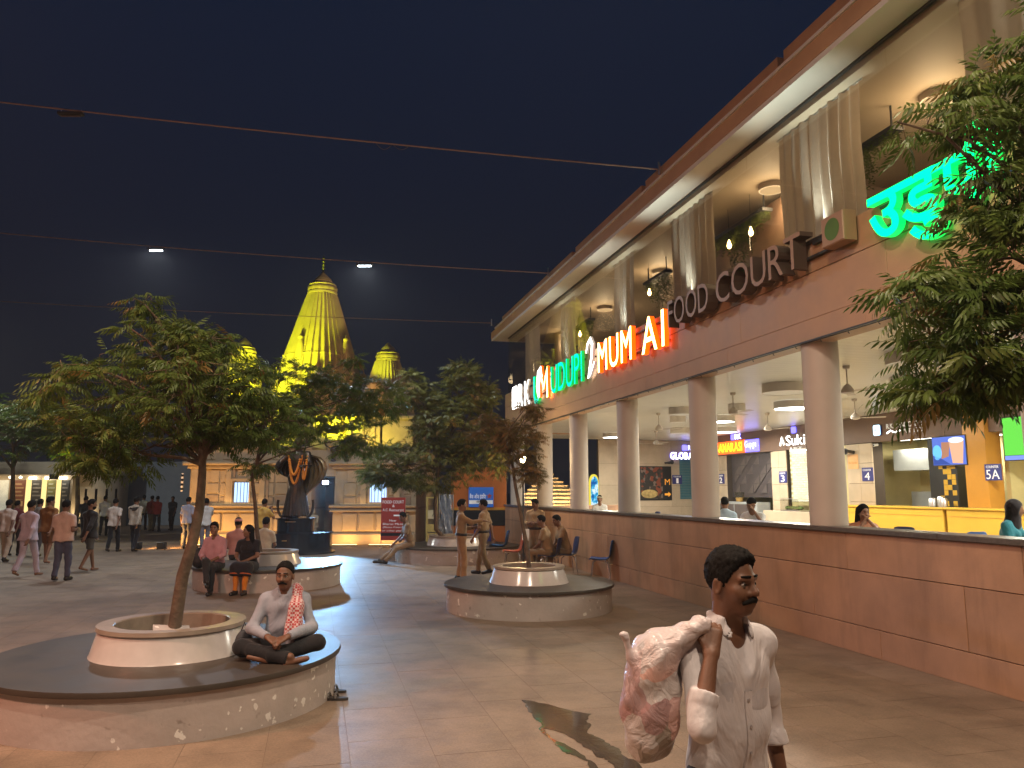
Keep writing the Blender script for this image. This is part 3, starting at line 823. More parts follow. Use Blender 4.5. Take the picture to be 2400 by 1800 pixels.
# shop signs
m_sw = emat('shop_sign_white', (1, 0.98, 0.95), 5.0)
m_sy = emat('shop_sign_yellow', (1.0, 0.72, 0.02), 2.4)
m_sr = mat('shop_sign_red', (0.6, 0.06, 0.01), 0.4, emit=(1.0, 0.12, 0.01), es=2.0)
m_sb = mat('shop_sign_blue', (0.05, 0.05, 0.6), 0.4, emit=(0.16, 0.14, 1.0), es=2.6)
m_sbf = emat('shop_sign_blue_face', (0.55, 0.6, 1.0), 3.2)
m_cyanbox = emat('shop_sign_cyan', (0.5, 0.8, 1.0), 2.6)
t = crossthing('global_shop_sign', 'white lit letters GLOBAL with small RK above, left of the wide column', 'sign', 7.55, 3.1, 'shop signs')
word(t, 'GLOBAL', 0.0, 1.15, 0.10, 0.38, 0.05, [m_sw, m_sb], y=-0.03, key='b')
b = MB(); b.prism(rrect(0.55, 0.75, 0.46, 0.68, 0.04), -0.06, -0.005); b.build('logo_box', m_sb, t)
word(t, 'RK', 0.80, 1.05, 0.47, 0.67, 0.03, [m_sbf, m_sb], y=-0.02)
t = back('banarasi_shop_sign', 'yellow lit letters BANARASI on a red glow beside blue lettering', 'sign', 26.05, 3.24, 'shop signs')
b = MB(); b.box(-0.05, 1.90, -0.03, -0.001, 0.02, 0.46); b.build('red_board', m_sr, t)
word(t, 'BANARASI', 0.02, 1.84, 0.08, 0.40, 0.05, [m_sy, m_sr], y=-0.06, key='b', gap=0.06)
b = MB(); b.box(1.95, 2.80, -0.03, -0.001, 0.02, 0.44); b.build('blue_board', m_sb, t)
word(t, 'Gupge', 2.0, 2.74, 0.10, 0.40, 0.04, [m_sbf, m_sb], y=-0.055)
b = MB(); b.prism(rrect(1.05, 1.27, 0.50, 0.70, 0.04), -0.05, -0.001); b.build('logo_box', m_sb, t)
word(t, 'RK', 1.32, 1.70, 0.51, 0.69, 0.03, [m_sw, m_sb], y=-0.02)
t = back('juice_shop_sign', 'white lit script letters Suk with a leaf mark, cut off by the column', 'sign', 21.95, 3.26, 'shop signs')
ribbon([(0.0, 0.1), (0.1, 0.36), (0.22, 0.12)], 0.07, -0.06, -0.001).build('leaf_mark', [m_sw, m_wside], t)
word(t, 'Suki', 0.32, 1.3, 0.08, 0.40, 0.04, [m_sw, m_wside], y=-0.03)
word(t, 'JUICE', 0.45, 1.1, -0.06, 0.02, 0.02, [m_numw, m_numw], y=-0.02, join=True) if 'J' in LET else None
b = MB(); b.prism(rrect(0.62, 0.82, 0.46, 0.66, 0.04), -0.05, -0.001); b.build('logo_box', m_sb, t)
t = back('associates_shop_sign', 'pale letters R.K. ASSOCIATES PVT. LTD. beside a glowing K box', 'sign', 17.62, 3.36, 'shop signs')
b = MB(); b.prism(rrect(0.0, 0.27, 0.02, 0.30, 0.05), -0.06, -0.001); b.m = [0, 1]+[1]*(len(b.f)-2); b.build('logo_box', [m_cyanbox, m_navy], t)
word(t, 'K', 0.06, 0.21, 0.07, 0.25, 0.01, [m_numw, m_numw], y=-0.066, join=True)
word(t, 'R.K. ASSOCIATES', 0.46, 1.75, 0.17, 0.30, 0.02, [m_numw, m_wside], y=-0.02, join=True)
word(t, 'PVT. LTD.', 1.02, 1.75, 0.02, 0.13, 0.02, [m_numw, m_wside], y=-0.02, join=True)
ribbon([(0.46, 0.05), (0.6, 0.12), (0.75, 0.06), (0.95, 0.1)], 0.035, -0.03, -0.001).build('signature', [m_sw, m_wside], t)
# screen showing two cups
t = back('wall_screen', 'bright wall screen showing two tea cups above the yellow counter', 'screen', 15.54, 2.5, None, WB-0.14)
b = MB(); b.cbox(0, 1.02, 0, 0.05, 0, 0.70, 0.01); b.build('bezel', m_blackp, t)
def eprint(name, poly, y, col, s): 
    b = MB(); b.add([(x, y, z) for x, z in poly], [tuple(range(len(poly)))]); return b.build(name, emat('screen_'+name, col, s), t)
eprint('picture', [(0.02, 0.02), (1.0, 0.02), (1.0, 0.68), (0.02, 0.68)], -0.0015, (0.10, 0.16, 0.55), 1.3)
eprint('cup_print', [(0.60, 0.06), (0.90, 0.04), (0.96, 0.56), (0.52, 0.60)], -0.003, (0.75, 0.42, 0.26), 1.2)
eprint('cup_shadow_print', [(0.28, 0.16), (0.50, 0.22), (0.56, 0.55), (0.30, 0.56)], -0.003, (0.42, 0.2, 0.12), 1.2)
eprint('saucer_print', [(0.08+0.14*math.cos(a)+0.08, 0.32+0.18*math.sin(a)) for a in [i*0.4 for i in range(16)]], -0.0045, (0.15, 0.5, 0.95), 1.3)
eprint('rim_print', [(0.74+0.23*math.cos(a), 0.59+0.07*math.sin(a)) for a in [i*0.4 for i in range(16)]], -0.0045, (0.85, 0.9, 1.0), 1.2)
eprint('glaze_print', [(0.03, 0.03), (0.55, 0.03), (0.3, 0.16), (0.03, 0.26)], -0.0045, (0.05, 0.09, 0.35), 1.1)
# menu board at the far right
t = back('menu_board', 'green and blue lit menu board at the right edge above the counter', 'menu board', 13.6, 2.55, None, WB-0.02)
b = MB(); b.cbox(0, 1.5, -0.05, 0, 0, 0.95, 0.01); b.build('frame', m_blackp, t)
eprint2 = [('green_field', [(0.02, 0.12), (0.5, 0.12), (0.5, 0.93), (0.02, 0.93)], (0.16, 0.75, 0.08), 1.0), ('blue_field', [(0.51, 0.12), (1.48, 0.12), (1.48, 0.93), (0.51, 0.93)], (0.2, 0.45, 0.9), 1.0), ('blue_strip', [(0.02, 0.02), (1.48, 0.02), (1.48, 0.11), (0.02, 0.11)], (0.25, 0.35, 1.0), 1.0)]
for nm, poly, col, s in eprint2:
    b = MB(); b.add([(x, -0.0515, z) for x, z in poly], [(0, 1, 2, 3)]); b.build(nm, emat('menu_'+nm, col, s), t)
b = MB(); b.add([(0.72+0.15*math.cos(i*0.35), -0.0535, 0.55+0.17*math.sin(i*0.35)) for i in range(18)], [tuple(range(18))]); b.build('dish_print', emat('menu_dish', (0.6, 0.5, 0.25), 0.8), t)
# poster with an arrow on the cross wall
def poster_mat(name, cols, scale, es=0.0):
    m = bpy.data.materials.new(name); m.use_nodes = True; t = m.node_tree; n = t.nodes; L = t.links; p = n['Principled BSDF']
    tc = n.new('ShaderNodeTexCoord'); vo = n.new('ShaderNodeTexVoronoi'); vo.inputs['Scale'].default_value = scale
    L.new(tc.outputs['Object'], vo.inputs['Vector']); cr = n.new('ShaderNodeValToRGB'); cr.color_ramp.interpolation = 'CONSTANT'
    sx = n.new('ShaderNodeSeparateColor'); L.new(vo.outputs['Color'], sx.inputs[0]); L.new(sx.outputs[0], cr.inputs['Fac'])
    e = cr.color_ramp.elements
    e[0].color = (*cols[0], 1); e[0].position = 0; e[1].color = (*cols[1], 1); e[1].position = 0.5
    for i, c in enumerate(cols[2:]):
        q = e.new(0.65+0.12*i); q.color = (*c, 1)
    L.new(cr.outputs[0], p.inputs['Base Color']); p.inputs['Roughness'].default_value = 0.5
    if es:
        L.new(cr.outputs[0], p.inputs['Emission Color']); p.inputs['Emission Strength'].default_value = es
    return m
t = crossthing('dark_poster', 'dark food poster with an orange arrow on the far stone wall', 'poster', 6.2, 1.55)
b = MB(); b.cbox(0, 1.38, -0.03, -0.001, 0, 1.36, 0.006); b.build('board', m_blackp, t)
b = MB(); b.box(0.04, 0.98, -0.034, -0.0305, 0.04, 1.32); b.build('photo_print', poster_mat('poster_photo', [(0.02, 0.018, 0.016), (0.04, 0.03, 0.025), (0.18, 0.14, 0.12), (0.22, 0.05, 0.02)], 9), t)
m_orp = mat('poster_orange', (0.8, 0.36, 0.04), 0.5, emit=(1, 0.4, 0.03), es=0.3)
b = MB(); b.prism([(1.06, 0.20), (1.22, 0.20), (1.22, 0.14), (1.34, 0.24), (1.22, 0.34), (1.22, 0.28), (1.06, 0.28)], -0.036, -0.031); b.build('arrow', m_orp, t)
word(t, 'M', 1.08, 1.30, 0.62, 0.85, 0.006, [m_orp, m_orp], y=-0.034, name='logo_letter', join=True)
b = MB(); v = [(0.4+0.36*math.cos(i*0.3), -0.0365, 0.26+0.17*math.sin(i*0.3)) for i in range(21)]; b.add(v, [tuple(range(21))]); b.build('dish_print', mat('poster_dish', (0.45, 0.33, 0.12), 0.5, var=0.5, vs=7), t)
# wall fans, camera, notices
def wall_fan(u, w_, z, lab, rot):
    t = thing('wall_fan', lab, 'fan', BW(u, w_, z), rot)
    b = MB(); b.tube([(0, 0, 0), (0, -0.18, 0.02), (0, -0.26, 0.02)], [0.05, 0.05, 0.09], 12); b.build('motor', m_dark, t, True)
    b = MB(); b.tube([(0, -0.26, 0.02), (-0.34, -0.34, -0.02)], [0.05, 0.035], 10); b.build('nozzle', m_dark, t, True)
wall_fan(18.45, WB-0.06, 2.98, 'dark wall bracket fan on the pilaster right of the thick column', BROT)
wall_fan(28.75, 7.5, 3.05, 'dark wall bracket fan above the dark poster', math.atan2(NN[1], NN[0]))
t = thing('security_camera', 'small white security camera under the header at counter 4', 'camera', BW(17.55, WB-0.03, 3.14), BROT)
b = MB(); b.tube([(0, 0.02, 0), (0.02, -0.12, -0.02)], 0.035, 12); b.build('body', m_white, t, True)
b = MB(); b.tube([(0.0205, -0.121, -0.0201), (0.021, -0.128, -0.021)], 0.024, 12); b.build('lens', m_blackp, t, True)
t = back('orange_notice', 'small orange notice on the pilaster above counter 4', 'notice', 18.7, 2.52, None, WB-0.062)
b = MB(); b.cbox(0, 0.42, -0.01, -0.001, 0, 0.40, 0.002); b.build('sheet', mat('notice_orange', (0.75, 0.42, 0.18), 0.6), t)
word(t, 'No Outside', 0.04, 0.38, 0.14, 0.20, 0.002, [m_oran, m_oran], y=-0.0115, name='caption', join=True)
# ceiling drums, lit and unlit
m_cool = emat('drum_cool', (0.95, 1.0, 0.94), 9.0)
def drum(u, w_, r0, lit, lab, power=0):
    t = thing('ceiling_drum_lamp', lab, 'ceiling lamp', BW(u, w_, 3.959), BROT, 'ceiling drums of the terrace')
    b = MB(); b.lathe([(r0, 0.0), (r0, -0.17), (r0-0.012, -0.17)], 30); b.build('shade', m_drum, t, True)
    b = MB(); b.lathe([(r0-0.013, -0.166), (0.0001, -0.166)], 30); b.build('diffuser', m_cool if lit else m_white, t)
    if power:
        lamp('drum_light', 'AREA', BW(u, w_, 3.77), power, (1.0, 0.95, 0.80), t, BW(u, w_, 0), size=r0*1.8)
drum(15.5, 4.27, 0.42, True, 'large lit drum lamp beside the thickest column', 230)
drum(19.0, 4.41, 0.36, True, 'lit drum lamp between the two thick columns', 230)
drum(25.5, 3.8, 0.36, True, 'lit drum lamp nearest the far end of the terrace', 170)
drum(11.0, 6.2, 0.42, True, 'lit drum lamp above the yellow counter hidden by leaves', 230)
drum(7.0, 4.5, 0.42, True, 'lit drum lamp over the tables at the right edge', 210)
drum(22.3, 6.4, 0.36, True, 'lit drum lamp before the dark counter', 170)
drum(13.0, 2.4, 0.42, False, 'unlit drum lamp left of the thickest column near the front')
drum(9.5, 2.3, 0.42, False, 'unlit drum lamp nearest the fascia at right')
drum(11.5, 4.05, 0.40, False, 'middle unlit drum lamp right of the thickest column')
drum(12.6, 5.3, 0.40, False, 'rearmost unlit drum lamp right of the thickest column')
drum(16.3, 3.3, 0.2, False, 'small unlit drum beside the blue reflection')
drum(17.4, 2.4, 0.30, False, 'unlit drum half behind the second thick column')
drum(23.0, 5.2, 0.36, False, 'unlit drum above the GLOBAL sign')
drum(19.4, 3.3, 0.22, False, 'small unlit drum left of the second thick column')
# ceiling fans
def fan(u, w_, lab, a0):
    t = thing('ceiling_fan', lab, 'fan', BW(u, w_, 3.959), BROT + a0, 'ceiling fans of the terrace')
    b = MB(); b.lathe([(0.06, 0), (0.05, -0.05), (0.012, -0.06), (0.012, -0.30), (0.05, -0.33), (0.10, -0.40), (0.10, -0.45), (0.04, -0.47), (0.0001, -0.472)], 18); b.build('motor', m_colm, t, True)
    for k in range(3):
        a = 2*math.pi*k/3; ca_, sa_ = math.cos(a), math.sin(a)
        P = lambda x, y, z: (x*ca_-y*sa_, x*sa_+y*ca_, z)
        b = MB(); b.add([P(0.08, -0.03, -0.425), P(0.2, -0.055, -0.42), P(0.62, -0.075, -0.415), P(0.62, 0.055, -0.43), P(0.2, 0.05, -0.432), P(0.08, 0.03, -0.43)], [(0, 1, 2, 3, 4, 5)])
        b.add([P(0.08, -0.03, -0.429), P(0.2, -0.055, -0.424), P(0.62, -0.075, -0.419), P(0.62, 0.055, -0.434), P(0.2, 0.05, -0.436), P(0.08, 0.03, -0.434)], [(5, 4, 3, 2, 1, 0)])
        b.build('blade', m_colm, t)
fan(10.8, 2.1, 'cream ceiling fan right of the thickest column, close to the front', 0.3)
fan(14.7, 5.3, 'cream ceiling fan right of the thickest column, deep inside', 1.0)
fan(14.4, 2.1, 'cream ceiling fan in the orange reflection between the thick columns', 0.1)
fan(18.0, 5.2, 'cream ceiling fan in front of the juice sign', 0.5)
fan(18.7, 2.4, 'cream ceiling fan left of the second thick column', 0.9)
fan(24.3, 4.9, 'cream ceiling fan left of the GLOBAL sign', 0.2)
# tables and plastic chairs on the terrace
m_blue = mat('blue_plastic', (0.03, 0.12, 0.38), 0.35, var=0.1)
m_navyp = mat('navy_plastic', (0.02, 0.04, 0.13), 0.35, var=0.1)
m_red = mat('red_plastic', (0.42, 0.06, 0.025), 0.35, var=0.1)
m_chrome = mat('chrome_leg', (0.65, 0.65, 0.66), 0.2, 1.0)
def shell_chair(loc, rot, m, label, group):
    """moulded bucket chair: local +y is where the sitter faces"""
    t = thing('plastic_chair', label, 'chair', loc, rot, group)
    prof = [(0.24, 0.425), (0.215, 0.445), (0.12, 0.438), (0.0, 0.425), (-0.12, 0.43), (-0.18, 0.46), (-0.215, 0.53), (-0.24, 0.64), (-0.265, 0.76), (-0.28, 0.84), (-0.29, 0.855)]
    wd_ = [0.17, 0.20, 0.215, 0.22, 0.215, 0.21, 0.21, 0.215, 0.21, 0.17, 0.12]
    nx = 8; v = []; 
    for side in (0, 1):
        for (y, z), ww in zip(prof, wd_):
            for i in range(nx+1):
                s = -1+2*i/nx; e = abs(s)**3*0.035
                back_ = max(0, min(1, (z-0.45)/0.2))
                v.append((s*ww, y + e*back_ - side*0.008*back_, z + e*(1-back_) - side*0.008*(1-back_)))
    n1 = (nx+1)*len(prof); f = []
    for j in range(len(prof)-1):
        for i in range(nx):
            a = j*(nx+1)+i; f.append((a, a+1, a+nx+2, a+nx+1)); f.append((n1+a, n1+a+nx+1, n1+a+nx+2, n1+a+1))
    for j in range(len(prof)-1):
        a = j*(nx+1); f.append((a, a+nx+1, n1+a+nx+1, n1+a)); c = a+nx; f.append((c, n1+c, n1+c+nx+1, c+nx+1))
    for i in range(nx):
        f.append((i, n1+i, n1+i+1, i+1)); c = (len(prof)-1)*(nx+1)+i; f.append((c, c+1, n1+c+1, n1+c))
    b = MB(); b.add(v, f); b.build('shell', m, t, True)
    for sx in (-1, 1):
        for sy in (-1, 1):
            b = MB(); b.tube([(sx*0.13, sy*0.10, 0.415), (sx*0.17, sy*0.16, 0.38), (sx*0.20, sy*0.21, 0.0)], 0.011, 8); b.build('leg', m_chrome, t, True)
    return t
m_tabw = mat('table_white', (0.75, 0.74, 0.70), 0.25, var=0.03)
def table(u, w_, label):
    t = thing('dining_table', label, 'table', BW(u, w_, FLOOR), BROT, 'tables on the terrace')
    b = MB(); b.cbox(-0.55, 0.55, -0.38, 0.38, 0.715, 0.75, 0.006, axis='z'); b.build('table_top', m_tabw, t)
    for x in (-0.45, 0.45):
        b = MB(); b.tube([(x, 0, 0.715), (x, 0, 0.02)], 0.03, 10); b.box(x-0.03, x+0.03, -0.3, 0.3, 0, 0.02); b.build('leg', m_dark, t)
table(8.6, 3.9, 'white table nearest the right edge behind the low wall')
table(11.0, 3.9, 'white table right of the seated long-haired woman')
table(13.2, 2.6, 'white table of the man resting his head')
table(18.6, 3.9, 'white table left of the thick column')
table(23.2, 1.7, 'white table of the man in the cap')
table(21.0, 3.9, 'white table between the third and fourth columns from the right')
ci = 0
for u, w_, m, rot, lab in ((9.9, 3.3, m_blue, 90, 'light blue chair back showing over the coping at right'), (11.2, 3.2, m_navyp, 200, 'dark navy chair back left of the light blue one'), (8.9, 3.4, m_tabw, 90, 'white chair back near the woman in teal'),
                        (13.6, 3.4, m_blue, 180, 'blue chair behind the man resting his head'), (17.6, 3.4, m_blue, 180, 'blue chair left of the second thick column'), (19.0, 3.4, m_tabw, 180, 'white chair left of the second thick column'),
                        (21.6, 3.4, m_navyp, 180, 'navy chair between the farther columns'), (12.8, 3.3, m_navyp, 180, 'navy chair right of the man resting his head')):
    shell_chair(BW(u, w_, FLOOR), BROT + RAD(rot), m, lab, 'chairs on the terrace')

# tube lamps added to brighten the inside of the shops
m_stube = emat('added_tube', (1.0, 0.96, 0.82), 8.0)
for u, w_, lab, pw in ((20.9, WB+0.0, 'before the white brick wall', 0), (16.6, WB+0.42, 'over the yellow counter', 70), (15.0, WB+1.3, 'deep in the yellow shop', 40), (10.5, WB+0.6, 'in the shop at the right edge', 70)):
    t = thing('added_tube_lamp', 'added white tube lamp ' + lab, 'tube lamp', BW(u, w_, 3.215 if w_ < WB+0.2 else 3.295), BROT, 'added tube lamps of the shops')
    b = MB(); b.box(-0.6, 0.6, -0.03, 0.03, -0.04, 0.0); b.build('batten', m_white, t)
    b = MB(); b.tube([(-0.58, 0, -0.056), (0.58, 0, -0.056)], 0.014, 8); b.build('tube', m_stube, t, True)
    if pw: lamp('added_tube_light', 'AREA', BW(u, w_, 3.2), pw, (1.0, 0.93, 0.72), t, BW(u, w_+0.2, 0), size=1.1, size_y=0.06)
# ================================================================== smooth bodies grown from a distance field
def A3(*p): return np.array(p if len(p) == 3 else p[0], float)
def cap(a, b, ra, rb=None, k=0.03, flat=0, sub=False): return ('c', A3(a), A3(b), float(ra), float(ra if rb is None else rb), k, flat, sub)
def ell(c, r, k=0.03, M=None, sub=False): return ('e', A3(c), A3(r), M, k, sub)
def sdf_mesh(prims, h, cuts=(), fold=None, pad=0.03):
    lo = np.full(3, 1e9); hi = -lo
    bbs = []
    for p in prims:
        if p[0] == 'c':
            r = max(p[3], p[4]); l = np.minimum(p[1], p[2])-r; u = np.maximum(p[1], p[2])+r; k = p[5]
        else:
            r = p[2].max() if p[3] is not None else p[2]; l = p[1]-r; u = p[1]+r; k = p[4]
        bbs.append((l-k-2*h, u+k+2*h))
        if not p[-1]: lo = np.minimum(lo, l); hi = np.maximum(hi, u)
    lo -= pad; hi += pad
    n = np.ceil((hi-lo)/h).astype(int)+1
    D = np.full(n, 0.25, np.float32)
    ax = [lo[i]+h*np.arange(n[i]) for i in range(3)]
    for p, (l, u) in zip(prims, bbs):
        i0 = np.clip(np.floor((l-lo)/h).astype(int), 0, n-1); i1 = np.clip(np.ceil((u-lo)/h).astype(int)+1, 1, n)
        if (i1 <= i0).any(): continue
        sl = tuple(slice(a, b) for a, b in zip(i0, i1))
        X = ax[0][sl[0]][:, None, None]; Y = ax[1][sl[1]][None, :, None]; Z = ax[2][sl[2]][None, None, :]
        if p[0] == 'c':
            _, a, b, ra, rb, k, flat, sub = p
            ba = b-a; L2 = ba@ba+1e-12
            t0 = ((X-a[0])*ba[0]+(Y-a[1])*ba[1]+(Z-a[2])*ba[2])/L2
            t = np.clip(t0, 0, 1)
            d = np.sqrt((X-a[0]-t*ba[0])**2+(Y-a[1]-t*ba[1])**2+(Z-a[2]-t*ba[2])**2) - (ra+(rb-ra)*t)
            L = math.sqrt(L2)
            if flat & 2: d = np.maximum(d, (t0-1)*L)
            if flat & 1: d = np.maximum(d, -t0*L)
        else:
            _, c, r, M, k, sub = p
            x, y, z = X-c[0], Y-c[1], Z-c[2]
            if M is not None:
                x, y, z = M[0, 0]*x+M[0, 1]*y+M[0, 2]*z, M[1, 0]*x+M[1, 1]*y+M[1, 2]*z, M[2, 0]*x+M[2, 1]*y+M[2, 2]*z
            k0 = np.sqrt((x/r[0])**2+(y/r[1])**2+(z/r[2])**2); k1 = np.sqrt((x/r[0]**2)**2+(y/r[1]**2)**2+(z/r[2]**2)**2)+1e-9
            d = k0*(k0-1)/k1
        e = D[sl]
        if sub:
            m_ = -d; hh = np.clip(0.5-0.5*(e-m_)/k, 0, 1); D[sl] = e*(1-hh)+m_*hh + k*hh*(1-hh)
        else:
            hh = np.clip(0.5+0.5*(e-d)/k, 0, 1); D[sl] = e*(1-hh)+d*hh - k*hh*(1-hh)
    if fold is not None:
        X = ax[0][:, None, None]; Y = ax[1][None, :, None]; Z = ax[2][None, None, :]
        D = D + fold(X, Y, Z).astype(np.float32)
    for pt, nr in cuts:
        X = ax[0][:, None, None]; Y = ax[1][None, :, None]; Z = ax[2][None, None, :]
        D = np.maximum(D, ((X-pt[0])*nr[0]+(Y-pt[1])*nr[1]+(Z-pt[2])*nr[2]).astype(np.float32))
    D[0] = D[-1] = 0.2; D[:, 0] = D[:, -1] = 0.2; D[:, :, 0] = D[:, :, -1] = 0.2
    S_ = D < 0
    a = [S_[:-1, :-1, :-1], S_[1:, :-1, :-1], S_[:-1, 1:, :-1], S_[1:, 1:, :-1], S_[:-1, :-1, 1:], S_[1:, :-1, 1:], S_[:-1, 1:, 1:], S_[1:, 1:, 1:]]
    cnt = sum(q.astype(np.int8) for q in a)
    act = (cnt > 0) & (cnt < 8)
    I = np.argwhere(act)
    if len(I) == 0: return np.zeros((0, 3)), []
    idx = np.full(act.shape, -1, np.int64); idx[act] = np.arange(len(I))
    cs = [(0,0,0),(1,0,0),(0,1,0),(1,1,0),(0,0,1),(1,0,1),(0,1,1),(1,1,1)]
    val = np.stack([D[I[:, 0]+c[0], I[:, 1]+c[1], I[:, 2]+c[2]] for c in cs], 1).astype(float)
    P = np.zeros((len(I), 3)); W = np.zeros(len(I))
    for i, j in ((0,1),(2,3),(4,5),(6,7),(0,2),(1,3),(4,6),(5,7),(0,4),(1,5),(2,6),(3,7)):
        m_ = (val[:, i] < 0) != (val[:, j] < 0)
        t = np.where(m_, val[:, i]/(val[:, i]-val[:, j]+1e-20), 0)
        ci, cj = np.array(cs[i], float), np.array(cs[j], float)
        P += np.where(m_[:, None], ci+(cj-ci)*t[:, None], 0); W += m_
    V = lo + h*(I + P/W[:, None])
    F = []
    for axis in range(3):
        o1, o2 = [(1, 2), (2, 0), (0, 1)][axis]
        s0 = [slice(None)]*3; s1 = [slice(None)]*3; s0[axis] = slice(0, -1); s1[axis] = slice(1, None)
        A_, B_ = S_[tuple(s0)], S_[tuple(s1)]
        E = np.argwhere(A_ != B_)
        E = E[(E[:, o1] > 0) & (E[:, o2] > 0) & (E[:, o1] < n[o1]-1) & (E[:, o2] < n[o2]-1)]
        ins = A_[E[:, 0], E[:, 1], E[:, 2]]
        d1 = np.zeros(3, int); d1[o1] = 1; d2 = np.zeros(3, int); d2[o2] = 1
        g_ = lambda Q: idx[Q[:, 0], Q[:, 1], Q[:, 2]]
        q = np.stack([g_(E-d1-d2), g_(E-d2), g_(E), g_(E-d1)], 1)
        q[~ins] = q[~ins][:, ::-1]
        F.append(q)
    F = np.concatenate(F); F = F[(F >= 0).all(1)]
    return V, F
def sdf_obj(name, prims, h, m, parent, cuts=(), fold=None, jitter=0.0):
    V, F = sdf_mesh(prims, h, cuts, fold)
    if jitter: V = V + np.random.RandomState(5).normal(0, jitter, V.shape)
    me = bpy.data.meshes.new(name)
    me.vertices.add(len(V)); me.vertices.foreach_set('co', np.asarray(V, np.float32).ravel())
    if len(F):
        me.loops.add(len(F)*4); me.loops.foreach_set('vertex_index', np.asarray(F, np.int32).ravel())
        me.polygons.add(len(F)); me.polygons.foreach_set('loop_start', np.arange(0, len(F)*4, 4, dtype=np.int32))
        try: me.polygons.foreach_set('loop_total', np.full(len(F), 4, np.int32))
        except Exception: pass
    me.update(calc_edges=True); me.validate()
    me.polygons.foreach_set('use_smooth', np.ones(len(me.polygons), bool))
    me.materials.append(m)
    return link(bpy.data.objects.new(name, me), parent)
def unit(v): v = A3(v); return v/(np.linalg.norm(v)+1e-12)

# ------------------------------------------------------------------ people
SKIN = {'a': (0.16, 0.075, 0.042), 'b': (0.22, 0.11, 0.065), 'c': (0.30, 0.165, 0.105)}
def skin(k): return mat('skin_'+k, SKIN[k], 0.48, var=0.12, vs=14, spec=0.45, bump=0.05, bs=120)
def cloth(col, rough=0.8, nm=None, sheen=0.15):
    nm = nm or 'cloth_%02x%02x%02x' % tuple(int(min(255, c*255)) for c in col)
    if nm in MATS: return MATS[nm]
    m = mat(nm, col, rough, var=0.13, vs=5, sheen=sheen, spec=0.25)
    t = m.node_tree; n = t.nodes; L = t.links; p = n['Principled BSDF']; tc = n.new('ShaderNodeTexCoord')
    mp = n.new('ShaderNodeMapping'); mp.inputs['Scale'].default_value = (1.0, 1.0, 0.55); L.new(tc.outputs['Object'], mp.inputs['Vector'])
    w1 = n.new('ShaderNodeTexNoise'); w1.inputs['Scale'].default_value = 6.0; w1.inputs['Detail'].default_value = 3.0; w1.inputs['Distortion'].default_value = 1.6; L.new(mp.outputs[0], w1.inputs['Vector'])
    w2 = n.new('ShaderNodeTexNoise'); w2.inputs['Scale'].default_value = 260; L.new(tc.outputs['Object'], w2.inputs['Vector'])
    b1 = n.new('ShaderNodeBump'); b1.inputs['Strength'].default_value = 0.7; b1.inputs['Distance'].default_value = 0.030; L.new(w1.outputs['Fac'], b1.inputs['Height'])
    b2 = n.new('ShaderNodeBump'); b2.inputs['Strength'].default_value = 0.12; b2.inputs['Distance'].default_value = 0.003; L.new(w2.outputs['Fac'], b2.inputs['Height']); L.new(b1.outputs[0], b2.inputs['Normal'])
    L.new(b2.outputs[0], p.inputs['Normal'])
    return m
M_HAIR = mat('black_hair', (0.010, 0.0085, 0.0075), 0.8, var=0.3, vs=30, bump=0.35, bs=420, spec=0.15)
M_SHOE = mat('dark_shoe', (0.018, 0.014, 0.012), 0.35, var=0.2)

def stand(s=1.0, stride=0.0, swing=0.0, lean=0.0, turn=0.0):
    """joints of an upright or walking person: x right, y forward, z up; stride is half the step length"""
    J = {}
    J['pel'] = A3(0, 0, 0.93); J['waist'] = A3(0, 0.01+lean*0.3, 1.08); J['chest'] = A3(0, 0.0+lean*0.7, 1.255); J['neck'] = A3(0, -0.012+lean, 1.415); J['head'] = A3(0, 0.015+lean*1.15, 1.585)
    for sd, sg in (('L', -1), ('R', 1)):
        ph = stride*sg
        J['s'+sd] = A3(sg*0.172, -0.015+lean*0.9 - sg*turn, 1.342); J['h'+sd] = A3(sg*0.085, 0, 0.90)
        J['a'+sd] = A3(sg*0.085, ph, 0.09 + max(0, -ph)*0.28)
        J['k'+sd] = A3(sg*0.09, ph*0.5+0.035+max(0, -ph)*0.18, 0.49)
        J['t'+sd] = J['a'+sd] + A3(sg*0.02, 0.15, -0.055 - max(0, -ph)*0.22)
        sw = -swing*sg
        J['e'+sd] = J['s'+sd] + A3(sg*0.045, sw*0.14-0.02, -0.27); J['w'+sd] = J['e'+sd] + A3(sg*0.0, sw*0.17+0.05, -0.23)
    for k in J: J[k] = J[k]*s
    J['s'] = s; J['look'] = A3(0, 1, 0)
    return J
def seated(s=1.0, seat=0.44, lean=0.05, spread=0.10, reach=0.40):
    J = stand(s); d = seat - 0.80
    for k in ('pel', 'waist', 'chest', 'neck', 'head', 'sL', 'sR'): J[k] = J[k] + A3(0, 0, d*s) + A3(0, lean*(J[k][2]/s-0.9)*1.6, 0)*s
    for sd, sg in (('L', -1), ('R', 1)):
        J['h'+sd] = A3(sg*0.09, 0.0, seat+0.08)*s
        J['k'+sd] = A3(sg*spread, reach, seat+0.07)*s; J['a'+sd] = A3(sg*spread*0.95, reach+0.03, 0.09)*s; J['t'+sd] = J['a'+sd] + A3(sg*0.02, 0.15, -0.055)*s
        J['e'+sd] = J['s'+sd] + A3(sg*0.05, 0.08, -0.25)*s; J['w'+sd] = A3(sg*0.10, reach-0.10, seat+0.20)*s
    return J
